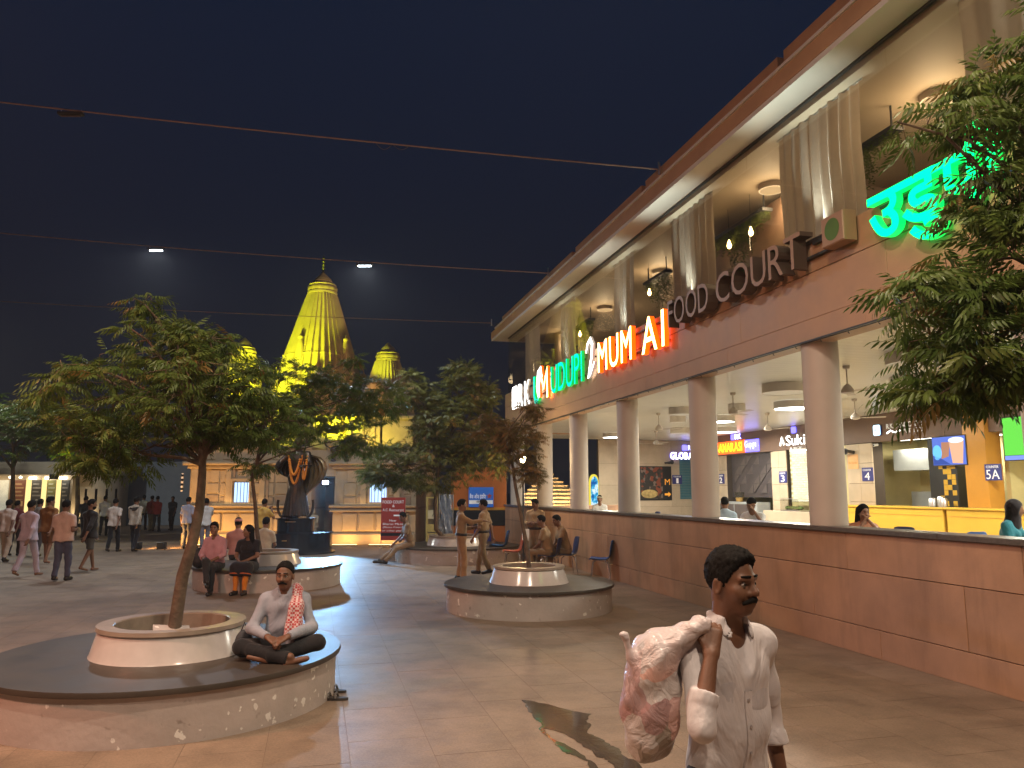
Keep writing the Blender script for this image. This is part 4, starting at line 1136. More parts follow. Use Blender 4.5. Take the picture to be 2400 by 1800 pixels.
def hand_prims(w_, d, up, s=1.0, curl=0.6, side=1, fat=1.0):
    """palm and five fingers from wrist w_ along d; up = back-of-hand normal; the thumb leaves on side*cross"""
    d = unit(d); up = unit(up - d*np.dot(up, d)); sd = np.cross(d, up)*side
    P = []
    for o in (-0.026, -0.009, 0.009, 0.026):
        P.append(cap(w_+sd*o*0.6*s, w_+(d*0.085+sd*o)*s, 0.015*s, 0.0125*s, 0.012))
    for o, L in ((-0.028, 0.055), (-0.0095, 0.068), (0.0095, 0.073), (0.028, 0.066)):
        b0 = w_+(d*0.088+sd*o)*s; c1 = curl*0.8; d1 = unit(d*math.cos(c1)-up*math.sin(c1)); d2 = unit(d*math.cos(c1*2.2)-up*math.sin(c1*2.2))
        m_ = b0+d1*L*0.52*s; P += [cap(b0, m_, 0.0092*s*fat, 0.0085*s*fat, 0.004), cap(m_, m_+d2*L*0.5*s, 0.0085*s*fat, 0.007*s*fat, 0.004)]
    b0 = w_+(d*0.03+sd*0.026)*s; m_ = b0+(d*0.032+sd*0.03-up*0.012)*s
    P += [cap(b0, m_, 0.013*s, 0.0105*s, 0.008), cap(m_, m_+(d*0.034+sd*0.008-up*0.012)*s, 0.0105*s, 0.008*s, 0.004)]
    return P
def head_axes(look, roll=0.0):
    f = unit(look); r = unit(np.cross(f, A3(0, 0, 1))); u = np.cross(r, f)
    return r, f, u
def person(label, loc, rotz, J, shirt, trous, sk='b', hair='short', sleeve='full', hem='out', shoe=None, h=0.016, girth=1.0, group=None, face=False, hands=None,
           kurta=None, extra=None, moustache=False, beard=False, capcol=None, bare=False, legs=True, folds=0.006, collar=False, belt=None, shorts=False, name='person', female=False, z0=0.0, openv=False):
    s = J['s']; g = girth; t = thing(name, label, 'person', (loc[0], loc[1], z0), rotz, group)
    c_, s_ = math.cos(rotz), math.sin(rotz)
    r, f, u = head_axes(J['look'])
    hc = J['head']
    M = np.stack([r, f, u])
    H = lambda x, y, z: hc + (r*x+f*y+u*z)*s
    nb = J['neck']
    # --- skin: one continuous figure
    B = []
    B.append(ell(H(0, -0.008, 0.028), A3(0.074, 0.094, 0.092)*s, 0.03, M))
    B.append(ell(H(0, 0.022, -0.045), A3(0.056, 0.066, 0.072)*s, 0.035, M))
    B.append(cap(nb+A3(0, 0, -0.02)*s, H(0, -0.02, -0.06), 0.058*s*(0.88 if female else 1), 0.054*s*(0.85 if female else 1), 0.03))
    if face:
        B += [ell(H(0, 0.060, -0.092), A3(0.030, 0.026, 0.022)*s, 0.02, M), cap(H(0, 0.086, 0.012), H(0, 0.108, -0.024), 0.0095*s, 0.0145*s, 0.012), cap(H(-0.013, 0.092, -0.030), H(0.013, 0.092, -0.030), 0.0095*s, k=0.008),
              cap(H(-0.045, 0.076, 0.026), H(-0.012, 0.087, 0.024), 0.0085*s, k=0.016), cap(H(0.045, 0.076, 0.026), H(0.012, 0.087, 0.024), 0.0085*s, k=0.016),
              ell(H(-0.032, 0.088, 0.004), A3(0.017, 0.012, 0.011)*s, 0.010, M, True), ell(H(0.032, 0.088, 0.004), A3(0.017, 0.012, 0.011)*s, 0.010, M, True),
              cap(H(-0.046, 0.058, -0.020), H(-0.040, 0.066, -0.032), 0.019*s, k=0.02), cap(H(0.046, 0.058, -0.020), H(0.040, 0.066, -0.032), 0.019*s, k=0.02),
              cap(H(-0.021, 0.086, -0.062), H(0.021, 0.086, -0.062), 0.0085*s, k=0.008), cap(H(-0.018, 0.082, -0.074), H(0.018, 0.082, -0.074), 0.0095*s, k=0.008)]
        for sg in (-1, 1):
            B += [ell(H(sg*0.078, -0.010, -0.012), A3(0.010, 0.020, 0.033)*s, 0.008, M), ell(H(sg*0.083, -0.004, -0.010), A3(0.006, 0.010, 0.020)*s, 0.005, M, True)]
    else:
        B += [cap(H(0, 0.088, 0.01), H(0, 0.104, -0.026), 0.010*s, 0.014*s, 0.014)]
        for sg in (-1, 1): B.append(ell(H(sg*0.076, -0.010, -0.012), A3(0.012, 0.022, 0.032)*s, 0.01, M))
    ch, wa, pe = J['chest'], J['waist'], J['pel']
    shd = J['sR']-J['sL']; rt_ = unit(shd); hp = unit(J['hR']-J['hL'])
    if not bare:
        B += [cap(J['sL']*0.82+nb*0.18, J['sR']*0.82+nb*0.18, 0.05*s, k=0.05)]
        for sg in (-1, 1):
            B += [cap(ch+rt_*sg*0.075*s*g, wa+hp*sg*0.06*s*g, 0.09*s*g, 0.085*s*g, 0.05), cap(wa+hp*sg*0.06*s*g, pe+hp*sg*0.07*s*g, 0.085*s*g, 0.09*s*g, 0.05)]
    for sd, sg in (('L', -1), ('R', 1)):
        B += [cap(J['s'+sd], J['e'+sd], 0.047*s*g, 0.037*s, 0.03), cap(J['e'+sd], J['w'+sd], 0.038*s, 0.025*s, 0.02)]
        hd = (hands or {}).get(sd) or dict(d=J['w'+sd]-J['e'+sd], up=A3(sg, 0, 0), curl=0.5)
        if hd.get('fist'):
            B += hand_prims(J['w'+sd], hd['d'], hd['up'], s, 1.25, hd.get('side', sg), hd.get('fat', 1.0))
        else:
            B += hand_prims(J['w'+sd], hd['d'], hd['up'], s, hd.get('curl', 0.5), hd.get('side', sg), 1.25 if h > 0.011 else 1.0)
        if legs:
            B += [cap(J['h'+sd], J['k'+sd], 0.072*s*g, 0.05*s, 0.03), cap(J['k'+sd], J['a'+sd], 0.052*s, 0.034*s, 0.02), cap(J['a'+sd]+A3(0, 0, -0.055)*s+unit(J['a'+sd]-J['t'+sd])*0.03*s, J['t'+sd], 0.032*s, 0.024*s, 0.02)]
    body = sdf_obj('body', B, h, skin(sk), t)
    # --- shirt
    rr = np.random.RandomState(abs(hash(label)) % 99991 if False else sum(map(ord, label)) % 9973)
    ph = rr.uniform(0, 6.28, 9)
    def fold(X, Y, Z):
        return folds*(np.sin(22*X+9*Z+ph[0])*np.sin(13*Z-7*X+9*Y+ph[1]) + 0.6*np.sin(34*Z+12*X+ph[2]+2*np.sin(9*Y+ph[3])) *np.sin(17*Y+11*X+ph[4])) + folds*0.9*np.sin(9*X+16*Z+ph[5]+1.5*np.sin(7*X+ph[6]))*np.sin(6*Z-5*X+ph[7])
    if shirt is not None:
        Cs = [cap(J['sL']*0.84+nb*0.16, J['sR']*0.84+nb*0.16, 0.056*s, k=0.06), cap(ch+A3(0, 0, 0.06)*s, nb+A3(0, 0, -0.015)*s, 0.10*s*g, 0.072*s, 0.05)]
        Cs += [cap(nb+A3(0, -0.01, 0.0)*s, J['s'+sd]+A3(0, 0, 0.004)*s, 0.056*s, 0.05*s, 0.05) for sd in 'LR']
        low = {'in': 0.02, 'out': -0.10, 'long': -0.25}.get(hem, -0.10)
        if kurta: low = -kurta
        spine = unit(wa-pe)
        sit = J['kL'][2] > J['hL'][2]-0.25*s
        endc = pe + spine*low*s if not sit else pe + spine*(0.0 if hem == 'in' else -0.05)*s
        for sg in (-1, 1):
            Cs += [cap(ch+rt_*sg*0.078*s*g, wa+hp*sg*0.066*s*g, 0.108*s*g, 0.10*s*g, 0.05), cap(wa+hp*sg*0.066*s*g, endc+hp*sg*0.08*s*g, 0.10*s*g, (0.124 if hem != 'in' else 0.104)*s*g + (0.03*s if kurta else 0), 0.05, 2)]
        if female:
            for sg in (-1, 1): Cs.append(ell(ch+(rt_*sg*0.07+A3(0, 0.085, -0.02))*s, A3(0.065, 0.06, 0.065)*s, 0.04))
        for sd in 'LR':
            Cs.append(cap(J['s'+sd], J['e'+sd], 0.058*s*g, 0.053*s*g, 0.04, 2 if sleeve == 'half' else 0))
            if sleeve == 'half':
                Cs[-1] = cap(J['s'+sd], J['s'+sd]*0.25+J['e'+sd]*0.75, 0.066*s*g, 0.060*s*g, 0.035, 2)
            elif sleeve == 'rolled':
                e2 = J['e'+sd]*0.55+J['w'+sd]*0.45; Cs += [cap(J['e'+sd], e2, 0.050*s, 0.047*s, 0.02, 2), cap(J['e'+sd]*0.70+J['w'+sd]*0.30, e2, 0.051*s, 0.051*s, 0.012, 3)]
            else:
                Cs.append(cap(J['e'+sd], J['w'+sd]*0.97+J['e'+sd]*0.03, 0.054*s, 0.039*s, 0.03, 2))
        nd = unit(hc-nb)
        Cs.append(cap(nb+nd*0.02*s+A3(0, 0.03, 0)*s, nb+nd*0.2*s+A3(0, 0.02, 0)*s, 0.052*s, 0.065*s, 0.012, 0, True))
        cuts = []
        if openv: Cs.append(cap(nb+A3(0, 0.085, 0.03)*s, nb+A3(0, 0.122, -0.19)*s, 0.070*s, 0.016*s, 0.006, 0, True))
        so_ = sdf_obj('shirt', Cs, h, cloth(shirt), t, cuts, fold)
        if collar:
            Cc = []
            for sg in (-1, 1):
                e1 = unit(rt_*sg*-0.35+A3(0, 0.62, -0.70)); e2 = unit(np.cross(e1, unit(rt_*sg*0.5+A3(0, 0.85, 0.5)))); e3 = np.cross(e1, e2)
                Cc.append(ell(nb+(rt_*sg*(0.066 if openv else 0.048)+A3(0, 0.052, 0.004))*s, A3(0.044, 0.022, 0.007)*s, 0.01, np.stack([e1, e2, e3])))
            Cc += [cap(nb+(rt_*-0.05+A3(0, -0.035, 0.045))*s, nb+(rt_*0.05+A3(0, -0.035, 0.045))*s, 0.012*s, k=0.02), cap(nb+(rt_*-0.055+A3(0, 0.035, 0.035))*s, nb+(rt_*-0.05+A3(0, -0.035, 0.045))*s, 0.011*s, k=0.02), cap(nb+(rt_*0.055+A3(0, 0.035, 0.035))*s, nb+(rt_*0.05+A3(0, -0.035, 0.045))*s, 0.011*s, k=0.02)]
            sdf_obj('collar', Cc, min(h, 0.007), cloth(shirt), so_)
    # --- trousers
    if trous is not None and legs:
        T = []
        for sg in (-1, 1): T.append(cap(wa*0.35+pe*0.65+hp*sg*0.05*s*g, pe+hp*sg*0.06*s*g, 0.088*s*g, 0.098*s*g, 0.05))
        for sd in 'LR':
            T.append(cap(J['h'+sd], J['k'+sd], 0.092*s*g, 0.068*s, 0.04))
            if shorts: T[-1] = cap(J['h'+sd], J['h'+sd]*0.1+J['k'+sd]*0.9, 0.095*s*g, 0.08*s, 0.04, 2)
            else: T.append(cap(J['k'+sd], J['a'+sd]*0.97+J['k'+sd]*0.03+A3(0, 0, -0.02)*s, 0.068*s, (0.058 if not female else 0.045)*s, 0.03, 2))
        sdf_obj('trousers', T, h, cloth(trous), t, (), fold)
    if belt is not None:
        bc = wa*0.3+pe*0.7
        sdf_obj('belt', [cap(bc+hp*-0.06*s*g, bc+hp*0.06*s*g, 0.121*s*g, k=0.02)], h, mat('leather_belt', (0.02, 0.011, 0.007), 0.4), t, ((bc+unit(wa-pe)*0.03*s, unit(wa-pe)), (bc-unit(wa-pe)*0.03*s, -unit(wa-pe))))
    # --- shoes
    if shoe is not None and legs:
        for sd in 'LR':
            hl = J['a'+sd]+A3(0, 0, -0.05)*s+unit((J['a'+sd]-J['t'+sd])*A3(1, 1, 0.3))*0.035*s
            sdf_obj('shoe', [cap(hl, J['t'+sd]+A3(0, 0, 0.004)*s, 0.042*s, 0.038*s, 0.02), cap(J['a'+sd], hl, 0.044*s, 0.042*s, 0.02)], h, shoe, t, ((A3(0, 0, 0.004), A3(0, 0, -1)),) if J['a'+sd][2] < 0.12 else ())
    # --- hair
    if hair:
        hp_ = [ell(H(0, -0.010, 0.037), A3(0.080, 0.1, 0.097)*s, 0.02, M)]
        hn = unit(f*0.86-u*0.50)
        cuts = [(H(0, 0.050, 0.045), hn), (H(0, 0, -0.035), -u)]
        if hair == 'short': hp_ += [ell(H(0, 0.012, 0.088), A3(0.064, 0.078, 0.048)*s, 0.03, M)]
        if hair == 'long':
            cuts = [(H(0, 0.06, 0.05), unit(f*0.92-u*0.4))]
            hp_ += [cap(H(-0.05, -0.05, 0.02), H(-0.06, -0.075, -0.30), 0.05*s, 0.04*s, 0.04), cap(H(0.05, -0.05, 0.02), H(0.06, -0.075, -0.30), 0.05*s, 0.04*s, 0.04), cap(H(0, -0.07, 0.02), H(0, -0.09, -0.32), 0.05*s, 0.05*s, 0.04)]
        if hair == 'balding': cuts = [(H(0, 0.035, 0.05), unit(f*0.75-u*0.66)), ]
        fo = lambda X, Y, Z: 0.0032*np.sin(190*X+40*Z)*np.sin(170*Y)*np.sin(180*Z)
        sdf_obj('hair', hp_, min(h, 0.012) if not face else min(h, 0.007), M_HAIR, t, cuts, fo, 0.0017)
    if capcol is not None:
        cm = cloth(capcol)
        co = sdf_obj('cap', [ell(H(0, -0.008, 0.05), A3(0.088, 0.102, 0.082)*s, 0.02, M), cap(H(-0.04, 0.10, 0.055), H(0.04, 0.10, 0.055), 0.03*s, k=0.02)], min(h, 0.012), cm, t, ((H(0, 0, 0.045), -u),))
    if face:
        me_ = mat('eye_white', (0.30, 0.26, 0.23), 0.3); mi_ = mat('eye_dark', (0.01, 0.007, 0.005), 0.15)
        for sg in (-1, 1):
            b = MB(); b.lathe([(0.001, -0.0115), (0.0082, -0.0082), (0.0115, 0), (0.0082, 0.0082), (0.001, 0.0115)], 12)
            e = b.build('eye', me_, t, True, loc=H(sg*0.032, 0.074, 0.004))
            b = MB(); b.lathe([(0.001, -0.0075), (0.0054, -0.0054), (0.0075, 0), (0.0054, 0.0054), (0.001, 0.0075)], 10)
            b.build('iris', mi_, e, True, loc=f*0.0055)
        sdf_obj('eyebrow', [cap(H(-0.048, 0.080, 0.034), H(-0.015, 0.094, 0.035), 0.0042*s, 0.0052*s, 0.003), cap(H(0.048, 0.080, 0.034), H(0.015, 0.094, 0.035), 0.0042*s, 0.0052*s, 0.003)], 0.0035, M_HAIR, t)
    if moustache:
        sdf_obj('moustache', [cap(H(-0.004, 0.100, -0.048), H(-0.037, 0.080, -0.064), 0.0115*s, 0.0075*s, 0.006), cap(H(0.004, 0.100, -0.048), H(0.037, 0.080, -0.064), 0.0115*s, 0.0075*s, 0.006)], min(h, 0.006), M_HAIR, t)
    if beard:
        sdf_obj('beard', [ell(H(0, 0.030, -0.066), A3(0.062, 0.066, 0.062)*s, 0.02, M)], min(h, 0.012), M_HAIR, t, ((H(0, 0, -0.04), u),))
    return t
# ================================================================== TEMPLE
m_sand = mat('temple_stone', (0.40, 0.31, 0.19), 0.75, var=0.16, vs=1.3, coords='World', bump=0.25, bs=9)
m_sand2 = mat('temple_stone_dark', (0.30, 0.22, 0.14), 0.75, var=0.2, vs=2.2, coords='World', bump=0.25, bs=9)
m_kal = mat('finial_metal', (0.05, 0.05, 0.04), 0.4, 0.6)
def shikhara(parent, cx, cy, z0, z1, r0, r1, rot, prefix='spire'):
    """curved tower with stepped ribs; returns its top radius and height"""
    def section(r):
        p = []
        pr = [(1.0, 0.0), (1.0, 0.20), (0.94, 0.20), (0.94, 0.46), (0.87, 0.46), (0.87, 0.66), (0.79, 0.66), (0.79, 0.79)]
        q = pr + [(b_, a_) for a_, b_ in pr[::-1][1:]]
        for k in range(4):
            a = k*math.pi/2
            for x, y in q[:-1] if k < 4 else q:
                p.append((r*(x*math.cos(a)-y*math.sin(a)), r*(x*math.sin(a)+y*math.cos(a))))
            # mirrored half
        return p
    def sec(r):
        h_ = [(1.0, 0.17), (0.955, 0.175), (0.955, 0.215), (0.97, 0.22), (0.97, 0.42), (0.885, 0.425), (0.885, 0.465), (0.90, 0.47), (0.90, 0.63), (0.795, 0.635), (0.795, 0.675), (0.82, 0.68)]
        half = h_ + [(0.815, 0.815)] + [(y, x) for x, y in h_[::-1]]
        p = []
        for k in range(4):
            a = k*math.pi/2 + rot
            for x, y in half:
                p.append((cx + r*(x*math.cos(a)-y*math.sin(a)), cy + r*(x*math.sin(a)+y*math.cos(a))))
        return p
    b = MB(); N = 34; rows = []
    for i in range(N+1):
        t = i/N; z = z0 + (z1-z0)*t
        r = r1 + (r0-r1)*(1-t**1.06)
        rows.append((r, z))
    prof = []
    for i, (r, z) in enumerate(rows):
        prof.append((r, z))
        if i < N and i in (6, 13, 21):
            zz = z + (rows[i+1][1]-z)*0.3; prof += [(r*1.02, z+0.001), (r*1.02, zz), (r*0.99, zz+0.001)]
    n = 100; v = []
    for r, z in prof:
        v += [(x, y, z) for x, y in sec(r)]
    f = []
    for i in range(len(prof)-1):
        for k in range(n):
            k2 = (k+1) % n; f.append((i*n+k, i*n+k2, (i+1)*n+k2, (i+1)*n+k))
    f.append(tuple((len(prof)-1)*n+k for k in range(n)))
    b.add(v, f); b.build('tower', m_sand, parent)
    return r1
def crown_piece(parent, cx, cy, z, r, tall=True):
    k = r
    b = MB(); b.lathe([(k*0.95, z), (k*1.22, z+k*0.06), (k*1.22, z+k*0.20), (k*1.10, z+k*0.24)], 32, cx, cy); b.build('collar', m_sand, parent, True)
    b = MB(); b.lathe([(k*1.10, z+k*0.242), (k*1.20, z+k*0.40), (k*1.22, z+k*0.52), (k*1.14, z+k*0.68), (k*1.05, z+k*0.76)], 48, cx, cy, lobes=12, amp=0.03); b.build('ribbed_disc', m_sand2, parent, True)
    b = MB(); b.lathe([(k*1.05, z+k*0.762), (k*1.12, z+k*0.84), (k*1.0, z+k*0.98), (k*0.74, z+k*1.10), (k*0.76, z+k*1.20), (k*0.66, z+k*1.38), (k*0.42, z+k*1.62), (k*0.18, z+k*1.86), (k*0.10, z+k*1.94), (0.001, z+k*2.02)], 32, cx, cy); b.build('dome_cap', m_sand, parent, True)
    if tall:
        zt = z+k*1.90; b = MB()
        b.lathe([(k*0.10, zt), (k*0.06, zt+k*0.1)] + sum([[(k*0.15, zt+k*(0.16+0.28*i)), (k*0.05, zt+k*(0.30+0.28*i))] for i in range(5)], []) + [(0.001, zt+k*1.65)], 16, cx, cy); b.build('finial', m_kal, parent, True)
def mini(parent, x, y, z, h, r, rot):
    b = MB(); n = 4
    pr = [(r, z), (r*1.05, z+h*0.06), (r*0.92, z+h*0.08), (r*0.86, z+h*0.35), (r*0.66, z+h*0.6), (r*0.4, z+h*0.76), (r*0.55, z+h*0.78), (r*0.55, z+h*0.84), (r*0.2, z+h*0.88), (r*0.08, z+h*0.92), (0.002, z+h)]
    b.lathe(pr, 12, x, y); b.build('miniature_spire', m_sand, parent)
TY = 37.5
tp = thing('temple', 'floodlit stone temple with three tapering spires', 'temple', (0, 0, 0))
# main tower
apex = AT(756, 690, TY)          # foot of the crown piece
ctr = AT(756, 690, TY)
cx = ctr[0]
base_w = AT(690, 900, TY); r_base = abs(AT(668, 830, TY)[0] - cx)
z_top = AT(756, 692, TY)[2]
ROT = RAD(-25)
shikhara(tp, cx, TY, 3.2, z_top, 2.85, 0.66, ROT)
crown_piece(tp, cx, TY, z_top-0.01, 0.60)
for lvl, (zf, sc, cnt) in enumerate(((4.6, 1.0, 3), (6.2, 0.9, 3), (8.0, 0.8, 1))):
    tz = (zf-3.2)/(z_top-3.2); rr = 0.66 + (2.85-0.66)*(1-tz**1.06)
    for kf in range(4):
        a = kf*math.pi/2 + ROT
        for j in range(cnt):
            off = (j-(cnt-1)/2)*0.55*rr
            dist = rr*(0.92 if abs(off) < 0.2 else 0.84)
            mini(tp, cx + dist*math.cos(a) - off*math.sin(a), TY + dist*math.sin(a) + off*math.cos(a), zf, 1.9*sc, 0.30*sc, 0)
# right and left lesser spires
for px, py, Y, rb, nm in ((909, 848, 33.5, 1.62, 'r'), (572, 835, 34.5, 1.30, 'l')):
    c = AT(px, py, Y)
    shikhara(tp, c[0], Y, 3.2, c[2], rb, 0.50, RAD(-22)); crown_piece(tp, c[0], Y, c[2]-0.01, 0.44, False)
    for kf in range(4):
        a = kf*math.pi/2 + RAD(-22); mini(tp, c[0]+rb*0.80*math.cos(a), Y+rb*0.80*math.sin(a), 3.9, 1.2, 0.24, 0)
# body under the towers
X0, X1, YF = -11.7, -3.45, 28.0
def TB(name, x0, x1, y0, y1, z0, z1, m=None, par=None, c=0.0):
    b = MB()
    if c: b.cbox(x0, x1, y0, y1, z0, z1, c)
    else: b.box(x0, x1, y0, y1, z0, z1)
    return b.build(name, m or m_sand, par or tp)
DX0, DX1 = -7.25, -6.45          # doorway
for a, c in ((X0, DX0), (DX1, X1)):
    TB('plinth', a-0.12, c+0.0, YF-0.12, YF+9.5, 0, 0.42, c=0.04)
    TB('plinth_face', a, c-0.02, YF, YF+9.3, 0.42, 1.18)
    TB('moulding', a-0.10, c+0.0, YF-0.14, YF+9.4, 1.18, 1.26, c=0.02)
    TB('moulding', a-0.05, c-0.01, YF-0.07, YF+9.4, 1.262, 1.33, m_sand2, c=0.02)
    TB('moulding', a-0.12, c+0.0, YF-0.16, YF+9.4, 1.332, 1.42, c=0.025)
    TB('wall', a+0.02, c-0.03, YF+0.1, YF+9.2, 1.42, 2.72)
    TB('cornice', a-0.06, c+0.0, YF-0.06, YF+9.3, 2.722, 2.84, c=0.03)
    TB('cornice', a-0.18, c+0.02, YF-0.22, YF+9.4, 2.842, 2.98, c=0.05)
    TB('parapet', a, c, YF+0.02, YF+9.2, 2.982, 3.42)
    TB('parapet_rail', a-0.05, c+0.0, YF-0.06, YF+9.2, 3.422, 3.52, c=0.03)
TB('door_lintel', DX0-0.05, DX1+0.05, YF+0.05, YF+9.0, 2.45, 3.40)
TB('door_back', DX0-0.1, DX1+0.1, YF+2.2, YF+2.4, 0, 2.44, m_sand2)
# panels of the plinth and pilasters of the wall
nb = 13
for i in range(nb):
    x = X0 + 0.1 + i*(X1-X0-0.3)/nb
    x2 = x + (X1-X0-0.3)/nb - 0.08
    if x < DX1+0.02 and x2 > DX0-0.02: continue
    TB('plinth_panel', x, x2, YF-0.075, YF-0.001, 0.50, 1.12, c=0.03)
    if i % 2 == 0:
        TB('pilaster', x, x+0.22, YF+0.0, YF+0.099, 1.421, 2.72, c=0.02)
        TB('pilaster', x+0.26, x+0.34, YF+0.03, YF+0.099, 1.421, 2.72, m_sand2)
for i in range(9):
    x = X0+0.3+i*0.9
    if x < DX1+0.6 and x > DX0-0.6: continue
    TB('parapet_panel', x, x+0.62, YF-0.02, YF+0.019, 3.04, 3.38, c=0.02)
for i in range(16):
    x = X0+0.15+i*(X1-X0-0.3)/16; x2 = x+(X1-X0-0.3)/16-0.06
    if x < DX1+0.06 and x2 > DX0-0.06: continue
    TB('soot_course', x, x2, YF+0.055, YF+0.0995, 1.423, 1.74+0.05*math.sin(i*2.1), m_sand2, c=0.01)
    TB('wall_block', x, x2, YF+0.06, YF+0.0993, 1.80+0.05*math.sin(i*2.1), 2.20, c=0.015)
    TB('wall_block', x+0.1*(i % 2), x2, YF+0.065, YF+0.0991, 2.23, 2.68, c=0.015)
# barred windows, lit bluish from inside
m_winlit = emat('window_lit', (0.45, 0.65, 1.0), 1.6)
for px in (563, 886):
    c = AT(px, 1160, YF)
    wn = TB('window', c[0]-0.30, c[0]+0.30, YF+0.035, YF+0.0985, 1.52, 2.22, m_winlit)
    for q in range(5):
        b = MB(); xx = c[0]-0.24+q*0.12; b.tube([(xx, YF+0.02, 1.52), (xx, YF+0.02, 2.22)], 0.012, 6); b.build('bar', m_dark, wn)
    TB('frame', c[0]-0.36, c[0]-0.301, YF-0.01, YF+0.0985, 1.46, 2.28, m_sand, wn); TB('frame', c[0]+0.301, c[0]+0.36, YF-0.01, YF+0.0985, 1.46, 2.28, m_sand, wn)
    TB('lintel', c[0]-0.40, c[0]+0.40, YF-0.03, YF+0.0985, 2.281, 2.36, m_sand, wn)
# second tier between the spires, an upper band with niches
for a, c in ((-10.6, -5.2), (-5.1, -3.9)):
    TB('upper_wall', a, c, YF+2.2, YF+9.0, 3.421, 4.7)
    TB('upper_cornice', a-0.12, c+0.1, YF+2.0, YF+9.0, 4.701, 4.88, c=0.05)
for i in range(6):
    x = -10.3+i*0.95
    TB('niche_post', x, x+0.18, YF+2.08, YF+2.199, 3.45, 4.69, c=0.02)
c = AT(790, 1063, YF+1.9)
nb_ = TB('emblem_board', c[0]-0.32, c[0]+0.32, YF+1.85, YF+1.9, c[2]-0.25, c[2]+0.30, mat('emblem_orange', (0.6, 0.3, 0.1), 0.6))
for x0, x1, z0, z1 in ((-.14, -.10, -.02, .14), (-.10, .0, .10, .14), (-.02, .02, -.12, .14), (0.02, .14, -.02, .02), (.10, .14, -.14, -.02), (-.14, -.02, -.14, -.10), (-.14, -.02, -.02, .02)):
    TB('emblem_stroke', c[0]+x0, c[0]+x1, YF+1.842, YF+1.849, c[2]+z0, c[2]+z1, m_dark, nb_)
# striped marker on the left corner
mk = TB('corner_post', X0-0.16, X0-0.10, YF-0.26, YF-0.2, 1.9, 2.55, m_white)
for q in range(4):
    TB('stripe', X0-0.163, X0-0.097, YF-0.263, YF-0.197, 1.95+q*0.16, 2.03+q*0.16, m_blackp, mk)
# ------------------------------------------------------------------ lion on the parapet edge
m_bronze = mat('dark_bronze', (0.075, 0.05, 0.033), 0.38, 0.75, var=0.25, vs=7)
# ================================================================== TREES
m_bark = mat('bark', (0.115, 0.078, 0.052), 0.85, var=0.35, vs=6, bump=0.8, bs=24)
m_twig = mat('twig', (0.12, 0.085, 0.05), 0.8, var=0.3, vs=8)
def leaf_mat(name, c1, c2, c3):
    m = bpy.data.materials.new(name); m.use_nodes = True; t = m.node_tree; n = t.nodes; L = t.links; p = n['Principled BSDF']; o = n['Material Output']
    at = n.new('ShaderNodeAttribute'); at.attribute_name = 'tint'
    cr = n.new('ShaderNodeValToRGB'); e = cr.color_ramp.elements
    e[0].color = (*c1, 1); e[0].position = 0.0; e[1].color = (*c2, 1); e[1].position = 0.62; q = e.new(0.97); q.color = (*c3, 1)
    L.new(at.outputs['Fac'], cr.inputs['Fac']); L.new(cr.outputs[0], p.inputs['Base Color'])
    p.inputs['Roughness'].default_value = 0.42; p.inputs['Specular IOR Level'].default_value = 0.28
    tl = n.new('ShaderNodeBsdfTranslucent'); L.new(cr.outputs[0], tl.inputs[0])
    mx = n.new('ShaderNodeMixShader'); mx.inputs[0].default_value = 0.34
    L.new(p.outputs[0], mx.inputs[1]); L.new(tl.outputs[0], mx.inputs[2]); L.new(mx.outputs[0], o.inputs['Surface'])
    return m
m_leaf = leaf_mat('neem_leaf', (0.058, 0.100, 0.018), (0.115, 0.160, 0.032), (0.20, 0.13, 0.035))
m_leafc = leaf_mat('olive_neem_leaf', (0.085, 0.100, 0.018), (0.160, 0.150, 0.032), (0.24, 0.14, 0.04))
m_leafb = leaf_mat('dry_neem_leaf', (0.10, 0.085, 0.03), (0.17, 0.12, 0.045), (0.25, 0.14, 0.05))
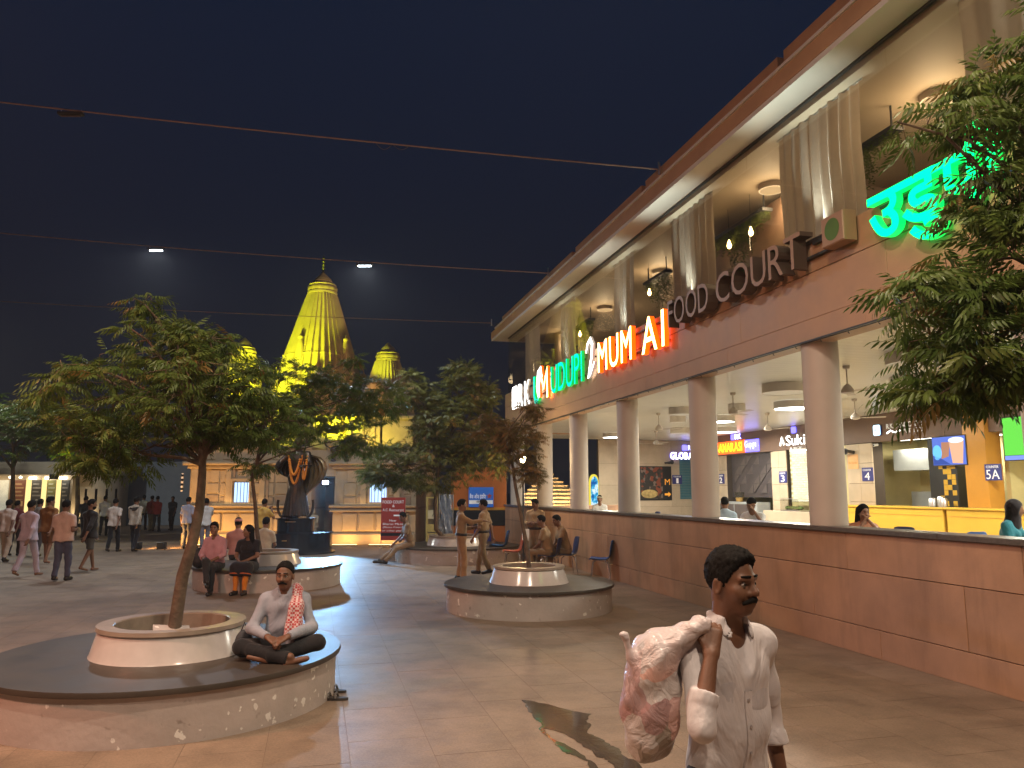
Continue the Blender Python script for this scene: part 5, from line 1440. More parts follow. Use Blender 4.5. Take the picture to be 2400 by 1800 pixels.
def frond_template(rng, fine=False):
    """one compound neem leaf along +x, length 1, drooping; returns verts, faces"""
    v = []; f = []
    def pos(t): return np.array([t, 0, 0.12*t - 0.42*t*t])
    npair = 5
    for i in range(npair*2+1):
        if i == npair*2: t = 0.94; a = 0.0; sg = 1
        else: t = 0.20+0.74*(i//2)/npair; sg = 1 if i % 2 else -1; a = sg*rng.uniform(0.75, 1.15)*(1-0.3*t)
        L_ = (0.30 if i < npair*2 else 0.28)*(0.75+0.5*math.sin(math.pi*min(1, 0.25+t*0.75)))*rng.uniform(0.85, 1.1); w_ = L_*0.125
        d = np.array([math.cos(a), math.sin(a), -0.55-rng.uniform(0, 0.65)]); d /= np.linalg.norm(d)
        sd = np.cross(d, [0, 0, 1.0]); sd /= np.linalg.norm(sd); up = np.cross(sd, d)
        b0 = pos(t); k = len(v); bend = -0.16*L_
        cv = sd*sg*0.06*L_
        if fine:
            v += [b0, b0+d*L_*0.28+sd*w_*0.85+up*0.01*L_, b0+d*L_*0.28-sd*w_*0.85+up*0.01*L_, b0+d*L_*0.62+sd*w_*0.8+up*bend*0.3+cv, b0+d*L_*0.62-sd*w_*0.8+up*bend*0.3+cv, b0+d*L_+up*bend+cv*2.2, b0+d*L_*0.45-up*0.03*L_+cv*.5]
            f += [(k, k+2, k+6, ), (k, k+6, k+1), (k+1, k+6, k+3), (k+2, k+4, k+6), (k+6, k+5, k+3), (k+6, k+4, k+5)]
        else:
            v += [b0, b0+d*L_*0.42+sd*w_+up*bend*0.2, b0+d*L_+up*bend+cv*2, b0+d*L_*0.42-sd*w_+up*bend*0.2]
            f += [(k, k+1, k+2), (k, k+2, k+3)]
    # rachis
    k = len(v); 
    for t in (0, 0.5, 0.95):
        p = pos(t); v += [p+np.array([0, 0.006, 0]), p-np.array([0, 0.006, 0])]
    f += [(k, k+1, k+3), (k, k+3, k+2), (k+2, k+3, k+5), (k+2, k+5, k+4)]
    return np.array(v), np.array(f)
_rf = random.Random(4)
FR = [frond_template(_rf) for _ in range(5)]
FRF = [frond_template(_rf, True) for _ in range(5)]
def basis(d, roll):
    d = d/np.linalg.norm(d); a = np.array([0, 0, 1.0]) if abs(d[2]) < 0.95 else np.array([1.0, 0, 0])
    y = np.cross(a, d); y /= np.linalg.norm(y); z = np.cross(d, y)
    c, s = math.cos(roll), math.sin(roll)
    return np.stack([d, y*c+z*s, z*c-y*s])
def mesh_np(name, V, F, m, tint=None):
    me = bpy.data.meshes.new(name); me.vertices.add(len(V)); me.vertices.foreach_set('co', np.asarray(V, np.float32).ravel())
    me.loops.add(F.size); me.loops.foreach_set('vertex_index', np.asarray(F, np.int32).ravel()); me.polygons.add(len(F))
    me.polygons.foreach_set('loop_start', np.arange(0, F.size, F.shape[1], dtype=np.int32))
    try: me.polygons.foreach_set('loop_total', np.full(len(F), F.shape[1], np.int32))
    except Exception: pass
    me.update(calc_edges=True); me.materials.append(m)
    if tint is not None:
        at = me.attributes.new('tint', 'FLOAT', 'POINT'); at.data.foreach_set('value', np.asarray(tint, np.float32))
    return me
def tree(label, base, trunk, r0, lobes, ncl, leaf=0.26, per=7, seed=1, m=None, group=None, name='neem_tree', single=0, dry=0.05, fine=False, limb_z=None):
    """trunk: points from the foot up; lobes: (centre, radii, weight) in world metres; leaves sit in tufts at twig ends"""
    rng = random.Random(seed); m = m or m_leaf
    base = A3(base); t = thing(name, label, 'tree', base, 0, group)
    tp_ = [A3(p)-base for p in trunk]
    b = MB(); n = len(tp_); rad = [r0*(1-0.5*i/(n-1)) for i in range(n)]
    b.tube([tp_[0]-A3(0, 0, 0.05)] + tp_, [r0*1.25]+rad, 10)
    b.build('trunk', m_bark, t, True)
    tops = tp_[-1]
    tot = sum(l[2] for l in lobes); pts = []
    for c, rr, wg in lobes:
        for i in range(int(ncl*wg/tot)):
            while True:
                q = A3(rng.uniform(-1, 1), rng.uniform(-1, 1), rng.uniform(-1, 1)); l = np.linalg.norm(q)
                if l < 1 and rng.random() < 0.25+0.75*l*l: break
            pts.append(A3(c)-base+q*A3(rr))
    # limbs reach the lobes, twigs reach the tufts
    limbs = []; lb = MB()
    starts = [tp_[-1], tp_[-2]*0.4+tp_[-1]*0.6, tp_[-2]*0.7+tp_[-1]*0.3]
    targets = []
    for c, rr, wg in lobes:
        for k in range(3 if wg > 0.5 else 2):
            targets.append(A3(c)-base+A3(rng.uniform(-.5, .5), rng.uniform(-.5, .5), rng.uniform(-.3, .6))*A3(rr))
    for i, e in enumerate(targets):
        s0 = starts[i % 3]; mid = (s0+e)/2+A3(rng.uniform(-.1, .1), rng.uniform(-.1, .1), rng.uniform(0.0, .25))*np.linalg.norm(e-s0)*0.6
        q = [s0, s0*0.6+mid*0.4+A3(0, 0, 0.03), mid, mid*0.4+e*0.6+A3(rng.uniform(-.05, .05), rng.uniform(-.05, .05), 0.05), e]
        lb.tube(q, [r0*0.42, r0*0.34, r0*0.26, r0*0.18, r0*0.10], 6); limbs += q[1:]
        limbs.append((q[2]+q[3])/2)
    LP = np.array(limbs)
    tw = MB(); Vs = []; Fs = []; Ts = []; off = 0; fr = FRF if fine else FR; singles = []
    ctr = np.mean(np.array(pts), 0)
    for p in pts:
        dd = np.linalg.norm(LP-p, axis=1) + 0.25*np.abs(LP[:, 2]-p[2]); a = LP[np.argmin(dd)]
        mid = (a+p)/2+A3(rng.uniform(-.06, .06), rng.uniform(-.06, .06), rng.uniform(-0.02, .10))
        tw.tube([a, mid, p], [r0*0.09, r0*0.065, r0*0.04], 4, cap=False)
        od = unit(p-mid); az0 = rng.uniform(0, 6.28)
        nl = max(3, int(per+rng.uniform(-2, 2))); hue = rng.random()
        for k in range(nl):
            az = az0+k*2.4; el_ = rng.uniform(-0.35, 0.75)
            d = unit(A3(math.cos(az)*math.cos(el_), math.sin(az)*math.cos(el_), math.sin(el_))+od*0.55)
            L_ = leaf*rng.uniform(0.7, 1.2); R_ = basis(d, rng.uniform(-1.0, 1.0))
            v, f_ = fr[rng.randrange(5)]
            tn = 1.0 if rng.random() < dry else min(0.8, 0.25*rng.random()+0.5*hue)
            org = p - od*rng.uniform(0, 0.10)
            singles.append((org, R_, L_, tn, v, f_))
    tw_o = lb; 
    lb.build('limbs', m_bark, t, True)
    tag(tw.build('twigs', m_twig, t, True), kind='stuff')
    if single:
        # the leaves that show largest are meshes of their own
        campos = A3(0, 0, CAM_H)-base
        def key(q):
            w_ = q[0]+base; d = w_-A3(0, 0, CAM_H)
            vis = 0 < d[1]*CP+d[2]*SP and abs(d[0]/(d[1]*CP+d[2]*SP)) < 0.70 
            return np.linalg.norm(d) + (0 if vis else 100)
        singles.sort(key=key)
        shared = {}
        for org, R_, L_, tn, v, f_ in singles[:single]:
            kx = (id(v), int(tn*5))
            if kx not in shared:
                shared[kx] = mesh_np('leaf', v, f_, m, np.full(len(v), tn))
            o = bpy.data.objects.new('leaf', shared[kx]); link(o, t)
            mt = Matrix.Identity(4)
            for i in range(3):
                for j in range(3): mt[j][i] = float(R_[i][j]*L_)
            mt.translation = Vector(org.tolist()); o.matrix_local = mt
        singles = singles[single:]
    for org, R_, L_, tn, v, f_ in singles:
        Vs.append(org+(v@R_)*L_); Fs.append(f_+off); off += len(v); Ts.append(np.full(len(v), tn))
    if Vs:
        me = mesh_np('crown', np.concatenate(Vs), np.concatenate(Fs), m, np.concatenate(Ts))
        o = link(bpy.data.objects.new('crown', me), t)
        o['kind'] = 'stuff'
    return t
# ------------------------------------------------------------------ planters
m_seat = mat('planter_top', (0.050, 0.038, 0.028), 0.5, var=0.25, vs=2.2, coords='World', rvar=0.12, bump=0.06, bs=30)
def planter_side():
    m = mat('planter_plaster', (0.46, 0.40, 0.37), 0.6, var=0.12, vs=2.5, coords='World', bump=0.2, bs=18)
    t = m.node_tree; n = t.nodes; L = t.links; p = n['Principled BSDF']; geo = n.new('ShaderNodeNewGeometry')
    vz = n.new('ShaderNodeTexNoise'); vz.inputs['Scale'].default_value = 7.0; vz.inputs['Detail'].default_value = 3; L.new(geo.outputs['Position'], vz.inputs['Vector'])
    r1 = n.new('ShaderNodeMapRange'); r1.inputs[1].default_value = 0.66; r1.inputs[2].default_value = 0.67; L.new(vz.outputs['Fac'], r1.inputs[0])   # chips of fresh plaster
    v2 = n.new('ShaderNodeTexNoise'); v2.inputs['Scale'].default_value = 9; v2.inputs['Detail'].default_value = 6; L.new(geo.outputs['Position'], v2.inputs['Vector'])
    r2 = n.new('ShaderNodeMapRange'); r2.inputs[1].default_value = 0.34; r2.inputs[2].default_value = 0.27; L.new(v2.outputs['Fac'], r2.inputs[0])   # grime spots
    old = p.inputs['Base Color'].links[0].from_socket
    mx = n.new('ShaderNodeMix'); mx.data_type = 'RGBA'; L.new(r1.outputs[0], mx.inputs[0]); L.new(old, mx.inputs[6]); mx.inputs[7].default_value = (0.80, 0.77, 0.72, 1)
    mx2 = n.new('ShaderNodeMix'); mx2.data_type = 'RGBA'; L.new(r2.outputs[0], mx2.inputs[0]); L.new(mx.outputs[2], mx2.inputs[6]); mx2.inputs[7].default_value = (0.30, 0.25, 0.22, 1)
    L.new(mx2.outputs[2], p.inputs['Base Color'])
    return m
m_pside = planter_side()
m_ring = mat('polished_marble', (0.60, 0.55, 0.52), 0.17, var=0.10, vs=4, coords='World', spec=0.8)
m_rim = mat('ring_rim', (0.30, 0.24, 0.19), 0.30, var=0.2, vs=5)
m_soil = mat('soil', (0.05, 0.035, 0.025), 0.95, var=0.4, vs=12, bump=1.0, bs=30)
def planter(label, x, y, R0=1.5, hh=0.42, ra=0.70, rb=0.62, rh=0.27):
    t = thing('round_planter', label, 'planter', (x, y, 0), 0, 'round tree planters')
    b = MB(); b.lathe([(R0-0.04, -0.01), (R0-0.04, hh-0.045)], 72); b.build('drum', m_pside, t, True)
    b = MB(); b.lathe([(R0-0.05, hh-0.0445), (R0, hh-0.044), (R0+0.004, hh-0.03), (R0-0.004, hh), (ra-0.04, hh+0.001)], 96); b.build('seat_slab', m_seat, t, True)
    b = MB(); b.lathe([(ra, hh+0.002), (ra-0.01, hh+0.02), (rb+0.015, hh+rh-0.05)], 72); b.build('ring', m_ring, t, True)
    b = MB(); b.lathe([(rb+0.02, hh+rh-0.05), (rb+0.035, hh+rh-0.035), (rb+0.03, hh+rh), (rb-0.11, hh+rh), (rb-0.12, hh+rh-0.01), (rb-0.13, hh+0.05)], 72); b.build('ring_rim', m_rim, t, True)
    b = MB(); v = []
    rng = random.Random(int(x*100))
    b.lathe([(0.0001, hh+rh-0.10), (0.25, hh+rh-0.12), (rb-0.128, hh+rh-0.16)], 24); b.build('soil', m_soil, t, True)
    return t
PA, PB, PC, PD = (-3.2, 7.5), (0.28, 13.05), (-5.05, 16.3), (-1.55, 22.0)
pla = planter('nearest round planter with the cross-legged man on it', *PA, R0=1.55)
rc = random.Random(12); m_chip = mat('fresh_plaster_chip', (0.74, 0.70, 0.66), 0.7, var=0.1, vs=20)
for i in range(34):
    far_ = i < 26
    th = RAD(rc.uniform(-42, 2) if far_ else rc.uniform(-125, -45)); zc = rc.uniform(0.03, 0.34) if rc.random() < 0.5 else rc.uniform(0.02, 0.12); sz = rc.uniform(0.006, 0.024)*(1.0 if far_ else 0.8); asp = rc.uniform(0.7, 1.9)
    n = 9; rr_ = 1.5105; pts_ = []
    for k in range(n):
        a = 2*math.pi*k/n; q = sz*rc.uniform(0.55, 1.25); pts_.append((rr_*math.cos(th+q*math.cos(a)/rr_), rr_*math.sin(th+q*math.cos(a)/rr_), zc+q*asp*math.sin(a)))
    b = MB(); b.add(pts_, [tuple(range(n))]); b.build('plaster_chip', m_chip, pla)
planter('round planter in front of the low wall with a leaning sapling', *PB, R0=1.40, ra=0.66, rb=0.56)
planter('round planter with the seated couple, bluish light on its top', *PC, R0=1.5, ra=0.66, rb=0.56)
planter('farthest round planter, a policeman sitting on its edge', *PD, R0=1.75, ra=0.85, rb=0.76)
# sheets of board dropped in the near ring
t = thing('broken_board', 'pale broken board lying in the nearest planter ring', 'board', (PA[0]+0.03, PA[1]-0.10, 0.60), 0.5)
b = MB(); b.box(-0.16, 0.16, -0.12, 0.12, 0.0, 0.012); o = b.build('sheet', m_pside, t); o.rotation_euler = (0.35, 0.1, 0)
# tree A
def TA(x, y, Y): return AT(x, y, Y)
ty = PA[1]
tree('nearest neem tree with a leaning trunk and broad dark crown', (PA[0]-0.0, ty, 0.5), [A3(PA[0], ty, 0.5), TA(428, 1350, ty), TA(452, 1270, ty), TA(468, 1190, ty), TA(474, 1110, ty), TA(476, 1040, ty)], 0.062,
     [(TA(330, 960, ty), (1.00, 0.9, 0.50), 1.0), (TA(480, 930, ty), (0.85, 0.9, 0.52), 1.0), (TA(380, 810, ty+0.1), (0.55, 0.5, 0.28), 0.35), (TA(332, 715, ty), (0.14, 0.14, 0.12), 0.06), (TA(600, 960, ty+0.2), (0.55, 0.6, 0.45), 0.5), (TA(170, 860, ty-0.1), (0.25, 0.25, 0.10), 0.07), (TA(250, 1060, ty-0.1), (0.5, 0.5, 0.25), 0.3), (TA(480, 800, ty-0.1), (0.3, 0.3, 0.2), 0.14)],
     360, 0.215, 7, 21, group='neem trees of the plaza', dry=0.02)
ty = PC[1]
tree('slim neem tree behind the seated couple, before the temple', (PC[0]-0.15, ty, 0.5), [A3(PC[0]-0.15, ty, 0.5), TA(603, 1250, ty), TA(598, 1180, ty), TA(590, 1110, ty), TA(620, 1040, ty)], 0.05,
     [(TA(640, 990, ty), (1.2, 1.1, 0.70), 1.0), (TA(770, 960, ty), (0.9, 0.9, 0.75), 0.9), (TA(880, 940, ty), (0.65, 0.7, 0.5), 0.5), (TA(850, 1040, ty), (0.6, 0.6, 0.25), 0.2), (TA(700, 880, ty), (0.9, 0.6, 0.3), 0.3), (TA(830, 845, ty), (0.25, 0.2, 0.12), 0.05), (TA(600, 1090, ty), (0.35, 0.5, 0.2), 0.12)],
     370, 0.28, 7, 33, group='neem trees of the plaza', dry=0.02)
ty = PD[1]
tree('full neem tree in the farthest planter, lit brownish at right', (PD[0]-0.3, ty, 0.5), [A3(PD[0]-0.28, ty, 0.5), TA(1022, 1240, ty), TA(1020, 1180, ty), TA(1025, 1120, ty), TA(1030, 1060, ty)], 0.075,
     [(TA(990, 1090, ty), (1.7, 1.3, 0.75), 1.0), (TA(1060, 1000, ty), (1.2, 1.2, 0.85), 1.0), (TA(980, 930, ty), (0.75, 0.7, 0.45), 0.4), (TA(1085, 890, ty), (0.55, 0.5, 0.55), 0.3), (TA(900, 1110, ty), (0.6, 0.6, 0.3), 0.25), (TA(1150, 1050, ty), (1.0, 0.8, 0.9), 0.6), (TA(1130, 930, ty), (0.5, 0.5, 0.5), 0.25), (TA(965, 880, ty), (0.3, 0.3, 0.15), 0.06)],
     560, 0.34, 7, 44, m=m_leafc, group='neem trees of the plaza', dry=0.05)
ty = PB[1]
tree('thin leaning sapling with sparse brown leaves by the low wall', (PB[0]+0.02, ty, 0.5), [A3(PB[0]+0.02, ty, 0.5), TA(1236, 1290, ty), TA(1222, 1210, ty), TA(1208, 1140, ty), TA(1200, 1080, ty), TA(1180, 1030, ty)], 0.042,
     [(TA(1215, 1040, ty), (0.42, 0.4, 0.40), 1.0), (TA(1160, 1010, ty), (0.45, 0.4, 0.35), 0.8), (TA(1240, 1110, ty), (0.24, 0.3, 0.20), 0.4), (TA(1240, 960, ty), (0.3, 0.3, 0.2), 0.3)],
     150, 0.19, 6, 55, m=m_leafb, group='neem trees of the plaza', dry=0.3)
# the overhanging tree at the right edge, near the camera
ty = 4.3
tree('overhanging neem branches filling the right edge, lit green by the sign', (3.75, ty, 0.0), [A3(3.75, ty, 0.0), A3(3.70, ty, 1.0), A3(3.72, ty+0.05, 1.9), A3(3.6, ty+0.05, 2.6), A3(3.4, ty, 3.1)], 0.05,
     [(TA(2360, 690, ty), (0.34, 0.5, 0.55), 1.0), (TA(2240, 790, ty), (0.30, 0.4, 0.32), 0.55), (TA(2390, 250, ty), (0.34, 0.4, 0.40), 0.55), (TA(2180, 290, ty-0.1), (0.34, 0.3, 0.12), 0.13), (TA(2190, 930, ty), (0.20, 0.3, 0.10), 0.16), (TA(2390, 900, ty), (0.30, 0.4, 0.18), 0.3), (TA(2150, 700, ty), (0.20, 0.3, 0.16), 0.16), (TA(2420, 100, ty), (0.22, 0.3, 0.3), 0.12), (A3(3.9, 4.4, 4.0), (0.5, 0.6, 0.6), 0.25), (TA(2340, 470, ty), (0.26, 0.4, 0.22), 0.35)],
     215, 0.23, 7, 66, group='neem trees of the plaza', single=300, dry=0.05, fine=True)
# trees beyond, far left
for i, (px, py, Y, sx, sz, lab) in enumerate(((40, 1010, 31, 2.6, 1.1, 'dark round tree above the lit posters at far left'), (190, 1020, 34, 2.6, 1.0, 'dark tree left of the nearest trunk, behind the walkers'), (-120, 960, 33, 2.6, 1.6, 'tall dim tree cut off by the left edge'))):
    c = AT(px, py, Y)
    tree(lab, (c[0], Y, 0), [A3(c[0], Y, 0), A3(c[0]+0.1, Y, 1.2), A3(c[0], Y, 2.4), A3(c[0]-0.1, Y, c[2]-0.6)], 0.12, [(c, (sx, 1.8, sz), 1.0), (c+A3(1.2, 0, 0.3), (1.2, 1.0, 0.7), 0.4), (c+A3(-1.3, 0, 0.1), (1.2, 1.0, 0.8), 0.4)], 260, 0.42, 8, 70+i, group='trees at the far left', name='far_tree', dry=0.08)
# ================================================================== PEOPLE
def loc_look(J, rotz, w_):
    c, s = math.cos(-rotz), math.sin(-rotz); w_ = A3(w_)
    J['look'] = unit(A3(w_[0]*c-w_[1]*s, w_[0]*s+w_[1]*c, w_[2])); return J
def gp(x, y): p = G(x, y); return (p[0], p[1])
KHAKI = (0.30, 0.19, 0.095)
# --- the man walking past with a bag over his shoulder
rz = RAD(208)
J = stand(0.985, 0.20, 0.0, 0.03)
J['sL'] += A3(0, 0.0, -0.01); J['eL'] = J['sL']+A3(-0.075, -0.05, -0.265); J['wL'] = J['eL']+A3(0.0, 0.06, -0.235)
J['sR'] += A3(-0.005, 0.0, 0.015)
J['eR'] = A3(0.270, 0.165, 1.115); J['wR'] = A3(0.180, 0.125, 1.335)
loc_look(J, rz, (0.62, -0.78, -0.04))
man = person('man in a loose white shirt carrying a bag over his shoulder', (0.80, 3.0), rz, J, (0.60, 0.56, 0.56), (0.02, 0.02, 0.035), 'a', 'short', 'rolled', 'long', None, 0.0075, 0.92, None, True,
       hands={'R': dict(d=A3(-0.35, -0.25, 0.9), up=A3(0.4, 0.75, 0.35), curl=0.95, side=-1), 'L': dict(d=A3(0.02, 0.18, -1), up=A3(-1, 0, 0), curl=0.6, side=1)}, moustache=True, folds=0.0055, collar=True, openv=True)
nbv = J['neck']; cv_ = J['chest']
sdf_obj('undershirt', [cap(cv_+A3(-0.06, 0.006, -0.02), cv_+A3(-0.055, 0.006, -0.10), 0.090, k=0.04), cap(cv_+A3(0.06, 0.006, -0.02), cv_+A3(0.055, 0.006, -0.10), 0.090, k=0.04)], 0.008, cloth((0.50, 0.47, 0.48)), man, ((cv_+A3(0, 0, 0.055), A3(0, 0, 1)),))
shirt_o = [c for c in man.children if c.name.startswith('shirt')][0]
sv = np.zeros(len(shirt_o.data.vertices)*3); shirt_o.data.vertices.foreach_get('co', sv); sv = sv.reshape(-1, 3)
def front_y(x, z):
    q = sv[(np.abs(sv[:, 0]-x) < 0.014) & (np.abs(sv[:, 2]-z) < 0.014)]
    return q[:, 1].max() if len(q) else 0.1
b = MB(); zs = [nbv[2]-0.205-0.03*i for i in range(15)]; pv_ = []
for z in zs:
    y = front_y(0.008, z); pv_.append((z, y))
v = []
for z, y in pv_: v += [(-0.012, y-0.004, z), (-0.010, y+0.005, z), (0.022, y+0.005, z), (0.024, y-0.004, z)]
b.add(v, [(4*i+k, 4*i+k+1, 4*i+k+5, 4*i+k+4) for i in range(len(pv_)-1) for k in range(3)]); b.build('placket', cloth((0.60, 0.56, 0.56)), shirt_o, True)
for i in (1, 4, 7, 10):
    z, y = pv_[i]; b = MB(); b.tube([(0.007, y+0.003, z), (0.007, y+0.009, z)], 0.0055, 10); b.build('button', mat('shirt_button', (0.35, 0.32, 0.32), 0.3), shirt_o)
def bag_mat():
    m = bpy.data.materials.new('stuffed_bag'); m.use_nodes = True; t = m.node_tree; n = t.nodes; L = t.links; p = n['Principled BSDF']
    tc = n.new('ShaderNodeTexCoord'); nz = n.new('ShaderNodeTexNoise'); nz.inputs['Scale'].default_value = 6.0; nz.inputs['Detail'].default_value = 3.0
    L.new(tc.outputs['Object'], nz.inputs['Vector'])
    mv = n.new('ShaderNodeVectorMath'); mv.operation = 'MULTIPLY_ADD'; mv.inputs[1].default_value = (0.16, 0.16, 0.16); L.new(nz.outputs['Color'], mv.inputs[0]); L.new(tc.outputs['Object'], mv.inputs[2])
    vo = n.new('ShaderNodeTexVoronoi'); vo.inputs['Scale'].default_value = 8.5; L.new(mv.outputs[0], vo.inputs['Vector'])
    sc = n.new('ShaderNodeSeparateColor'); L.new(vo.outputs['Color'], sc.inputs[0])
    cr = n.new('ShaderNodeValToRGB'); cr.color_ramp.interpolation = 'CONSTANT'; e = cr.color_ramp.elements
    e[0].position = 0.0; e[0].color = (0.36, 0.09, 0.08, 1); e[1].position = 0.22; e[1].color = (0.15, 0.12, 0.06, 1)
    for ps, c in ((0.36, (0.55, 0.50, 0.46)), (0.52, (0.62, 0.19, 0.06)), (0.66, (0.26, 0.08, 0.07)), (0.80, (0.45, 0.40, 0.36)), (0.92, (0.5, 0.24, 0.2))):
        q = e.new(ps); q.color = (*c, 1)
    L.new(sc.outputs[0], cr.inputs['Fac'])
    sx = n.new('ShaderNodeSeparateXYZ'); L.new(tc.outputs['Object'], sx.inputs[0])
    mr = n.new('ShaderNodeMapRange'); mr.inputs[1].default_value = 1.20; mr.inputs[2].default_value = 1.36; mr.inputs[3].default_value = 0.38; mr.inputs[4].default_value = 0.95; L.new(sx.outputs[2], mr.inputs[0])
    ma = n.new('ShaderNodeMath'); ma.operation = 'MULTIPLY_ADD'; ma.inputs[1].default_value = 0.5; L.new(nz.outputs['Fac'], ma.inputs[0])
    sb = n.new('ShaderNodeMath'); sb.operation = 'SUBTRACT'; sb.inputs[1].default_value = 0.25; L.new(mr.outputs[0], sb.inputs[0]); L.new(sb.outputs[0], ma.inputs[2]); ma.use_clamp = True
    mx = n.new('ShaderNodeMix'); mx.data_type = 'RGBA'; L.new(ma.outputs[0], mx.inputs[0]); L.new(cr.outputs[0], mx.inputs[6]); mx.inputs[7].default_value = (0.60, 0.52, 0.51, 1)
    L.new(mx.outputs[2], p.inputs['Base Color']); p.inputs['Roughness'].default_value = 0.3
    nb_ = n.new('ShaderNodeTexNoise'); nb_.inputs['Scale'].default_value = 11; nb_.inputs['Distortion'].default_value = 2.2; nb_.inputs['Detail'].default_value = 4; L.new(tc.outputs['Object'], nb_.inputs['Vector'])
    b = n.new('ShaderNodeBump'); b.inputs['Strength'].default_value = 0.7; b.inputs['Distance'].default_value = 0.02; L.new(nb_.outputs['Fac'], b.inputs['Height']); L.new(b.outputs[0], p.inputs['Normal'])
    return m
wr = J['wR']+A3(-0.02, -0.02, 0.105)
bag = thing('carried_bag', 'stuffed plastic bag, white red and orange, over the shoulder of the walking man', 'bag', (0.80, 3.0, 0.0), rz)
bc = A3(0.325, -0.05, 1.165)
fo = lambda X, Y, Z: 0.010*np.sin(24*X+11*Z)*np.sin(19*Y-15*Z+1.2)+0.006*np.sin(52*Z+31*X)*np.sin(47*Y+3*Z)+0.005*np.sin(38*(X-0.3)/(0.25+1.5-Z)+3*Y)
sdf_obj('sack', [ell(bc+A3(-0.01, 0, -0.05), (0.106, 0.106, 0.175), 0.06), ell(bc+A3(-0.02, 0.01, 0.09), (0.090, 0.090, 0.15), 0.06), cap(bc+A3(-0.02, 0.02, 0.14), wr+A3(0.03, -0.02, -0.02), 0.085, 0.03, 0.05), cap(wr+A3(0.03, -0.02, -0.02), wr, 0.028, 0.014, 0.03), cap(bc+A3(0.07, 0.0, 0.16), bc+A3(0.10, 0.0, 0.225), 0.022, 0.010, 0.03)], 0.008, bag_mat(), bag, (), fo)
# --- the cross-legged man on the nearest planter
rz = RAD(188)
J = stand(1.0); d0 = -0.83  # sits on the stone
for k in ('pel', 'waist', 'chest', 'neck', 'head', 'sL', 'sR'): J[k] = J[k]+A3(0, 0.10*(J[k][2]-0.93), d0-0.07*max(0, J[k][2]-1.0))
J['hL'], J['hR'] = A3(-0.10, 0.02, 0.10), A3(0.10, 0.02, 0.10)
J['kL'], J['kR'] = A3(-0.33, 0.24, 0.14), A3(0.33, 0.24, 0.12)
J['aL'], J['aR'] = A3(0.10, 0.36, 0.075), A3(-0.12, 0.42, 0.06)
J['tL'], J['tR'] = A3(0.24, 0.33, 0.05), A3(-0.26, 0.40, 0.04)
for sd, sg in (('L', -1), ('R', 1)):
    J['e'+sd] = J['s'+sd]+A3(sg*0.09, 0.10, -0.235); J['w'+sd] = A3(sg*0.085, 0.36, 0.22)
loc_look(J, rz, (0.02, -1, -0.06))
sitter = person('cross-legged man in a pale shirt with a red checked cloth on his shoulder', (-2.10, 7.32), rz, J, (0.30, 0.315, 0.37), (0.014, 0.014, 0.016), 'a', 'balding', 'full', 'out', None, 0.0085, 0.88, None, True,
       hands={'L': dict(d=A3(0.75, 0.45, -0.35), up=A3(0, 0.4, 0.9), curl=0.55, side=1), 'R': dict(d=A3(-0.75, 0.45, -0.40), up=A3(0, 0.4, 0.9), curl=0.55, side=-1)}, moustache=True, z0=0.421, folds=0.005, collar=True)
def check_mat():
    m = mat('checked_cloth', (0.5, 0.06, 0.06), 0.85, sheen=0.2); t = m.node_tree; n = t.nodes; L = t.links; p = n['Principled BSDF']
    tc = n.new('ShaderNodeTexCoord'); ck = n.new('ShaderNodeTexChecker'); ck.inputs['Scale'].default_value = 52; ck.inputs[1].default_value = (0.40, 0.035, 0.04, 1); ck.inputs[2].default_value = (0.62, 0.50, 0.50, 1)
    L.new(tc.outputs['Object'], ck.inputs['Vector']); L.new(ck.outputs[0], p.inputs['Base Color']); return m
nbv = J['neck']
sdf_obj('checked_cloth', [cap(nbv+A3(-0.03, -0.07, 0.015), nbv+A3(-0.105, -0.01, 0.03), 0.04, 0.045, 0.03), cap(nbv+A3(-0.105, -0.01, 0.03), nbv+A3(-0.125, 0.10, -0.10), 0.045, 0.05, 0.03), cap(nbv+A3(-0.10, 0.10, -0.10), nbv+A3(-0.065, 0.155, -0.36), 0.042, 0.045, 0.03, 2), cap(nbv+A3(-0.15, 0.10, -0.10), nbv+A3(-0.14, 0.145, -0.33), 0.042, 0.05, 0.03, 2)], 0.0085, check_mat(), sitter, (), lambda X, Y, Z: 0.006*np.sin(70*X+8*Z)+0.003*np.sin(40*Z))
# --- couple on planter C
rz = RAD(178)
J = seated(0.98, 0.435, 0.10, 0.10, 0.38); J['kR'] = J['kR']+A3(-0.10, 0.06, 0.12); J['aR'] = A3(-0.12, 0.62, 0.27); J['tR'] = A3(-0.18, 0.75, 0.20)
J['wL'] = A3(-0.06, 0.34, 0.62); J['wR'] = A3(0.06, 0.36, 0.60); loc_look(J, rz, (0.1, -1, -0.05))
person('smiling man in a pink shirt seated left of the woman in black', (-5.66, 14.98), rz, J, (0.50, 0.26, 0.30), (0.03, 0.028, 0.03), 'b', 'short', 'rolled', 'in', M_SHOE, 0.012, 1.02, 'seated couple', True, collar=True)
J = seated(0.93, 0.455, 0.08, 0.10, 0.36); J['wL'] = A3(-0.06, 0.26, 0.62); J['wR'] = A3(0.05, 0.30, 0.58); loc_look(J, rz, (-0.75, -0.6, 0.0))
wom = person('woman in a black kurta and orange leggings seated on the planter', (-5.02, 14.98), RAD(176), J, (0.018, 0.014, 0.016), (0.62, 0.20, 0.02), 'b', 'long', 'half', 'out', M_SHOE, 0.012, 0.97, 'seated couple', True, female=True)
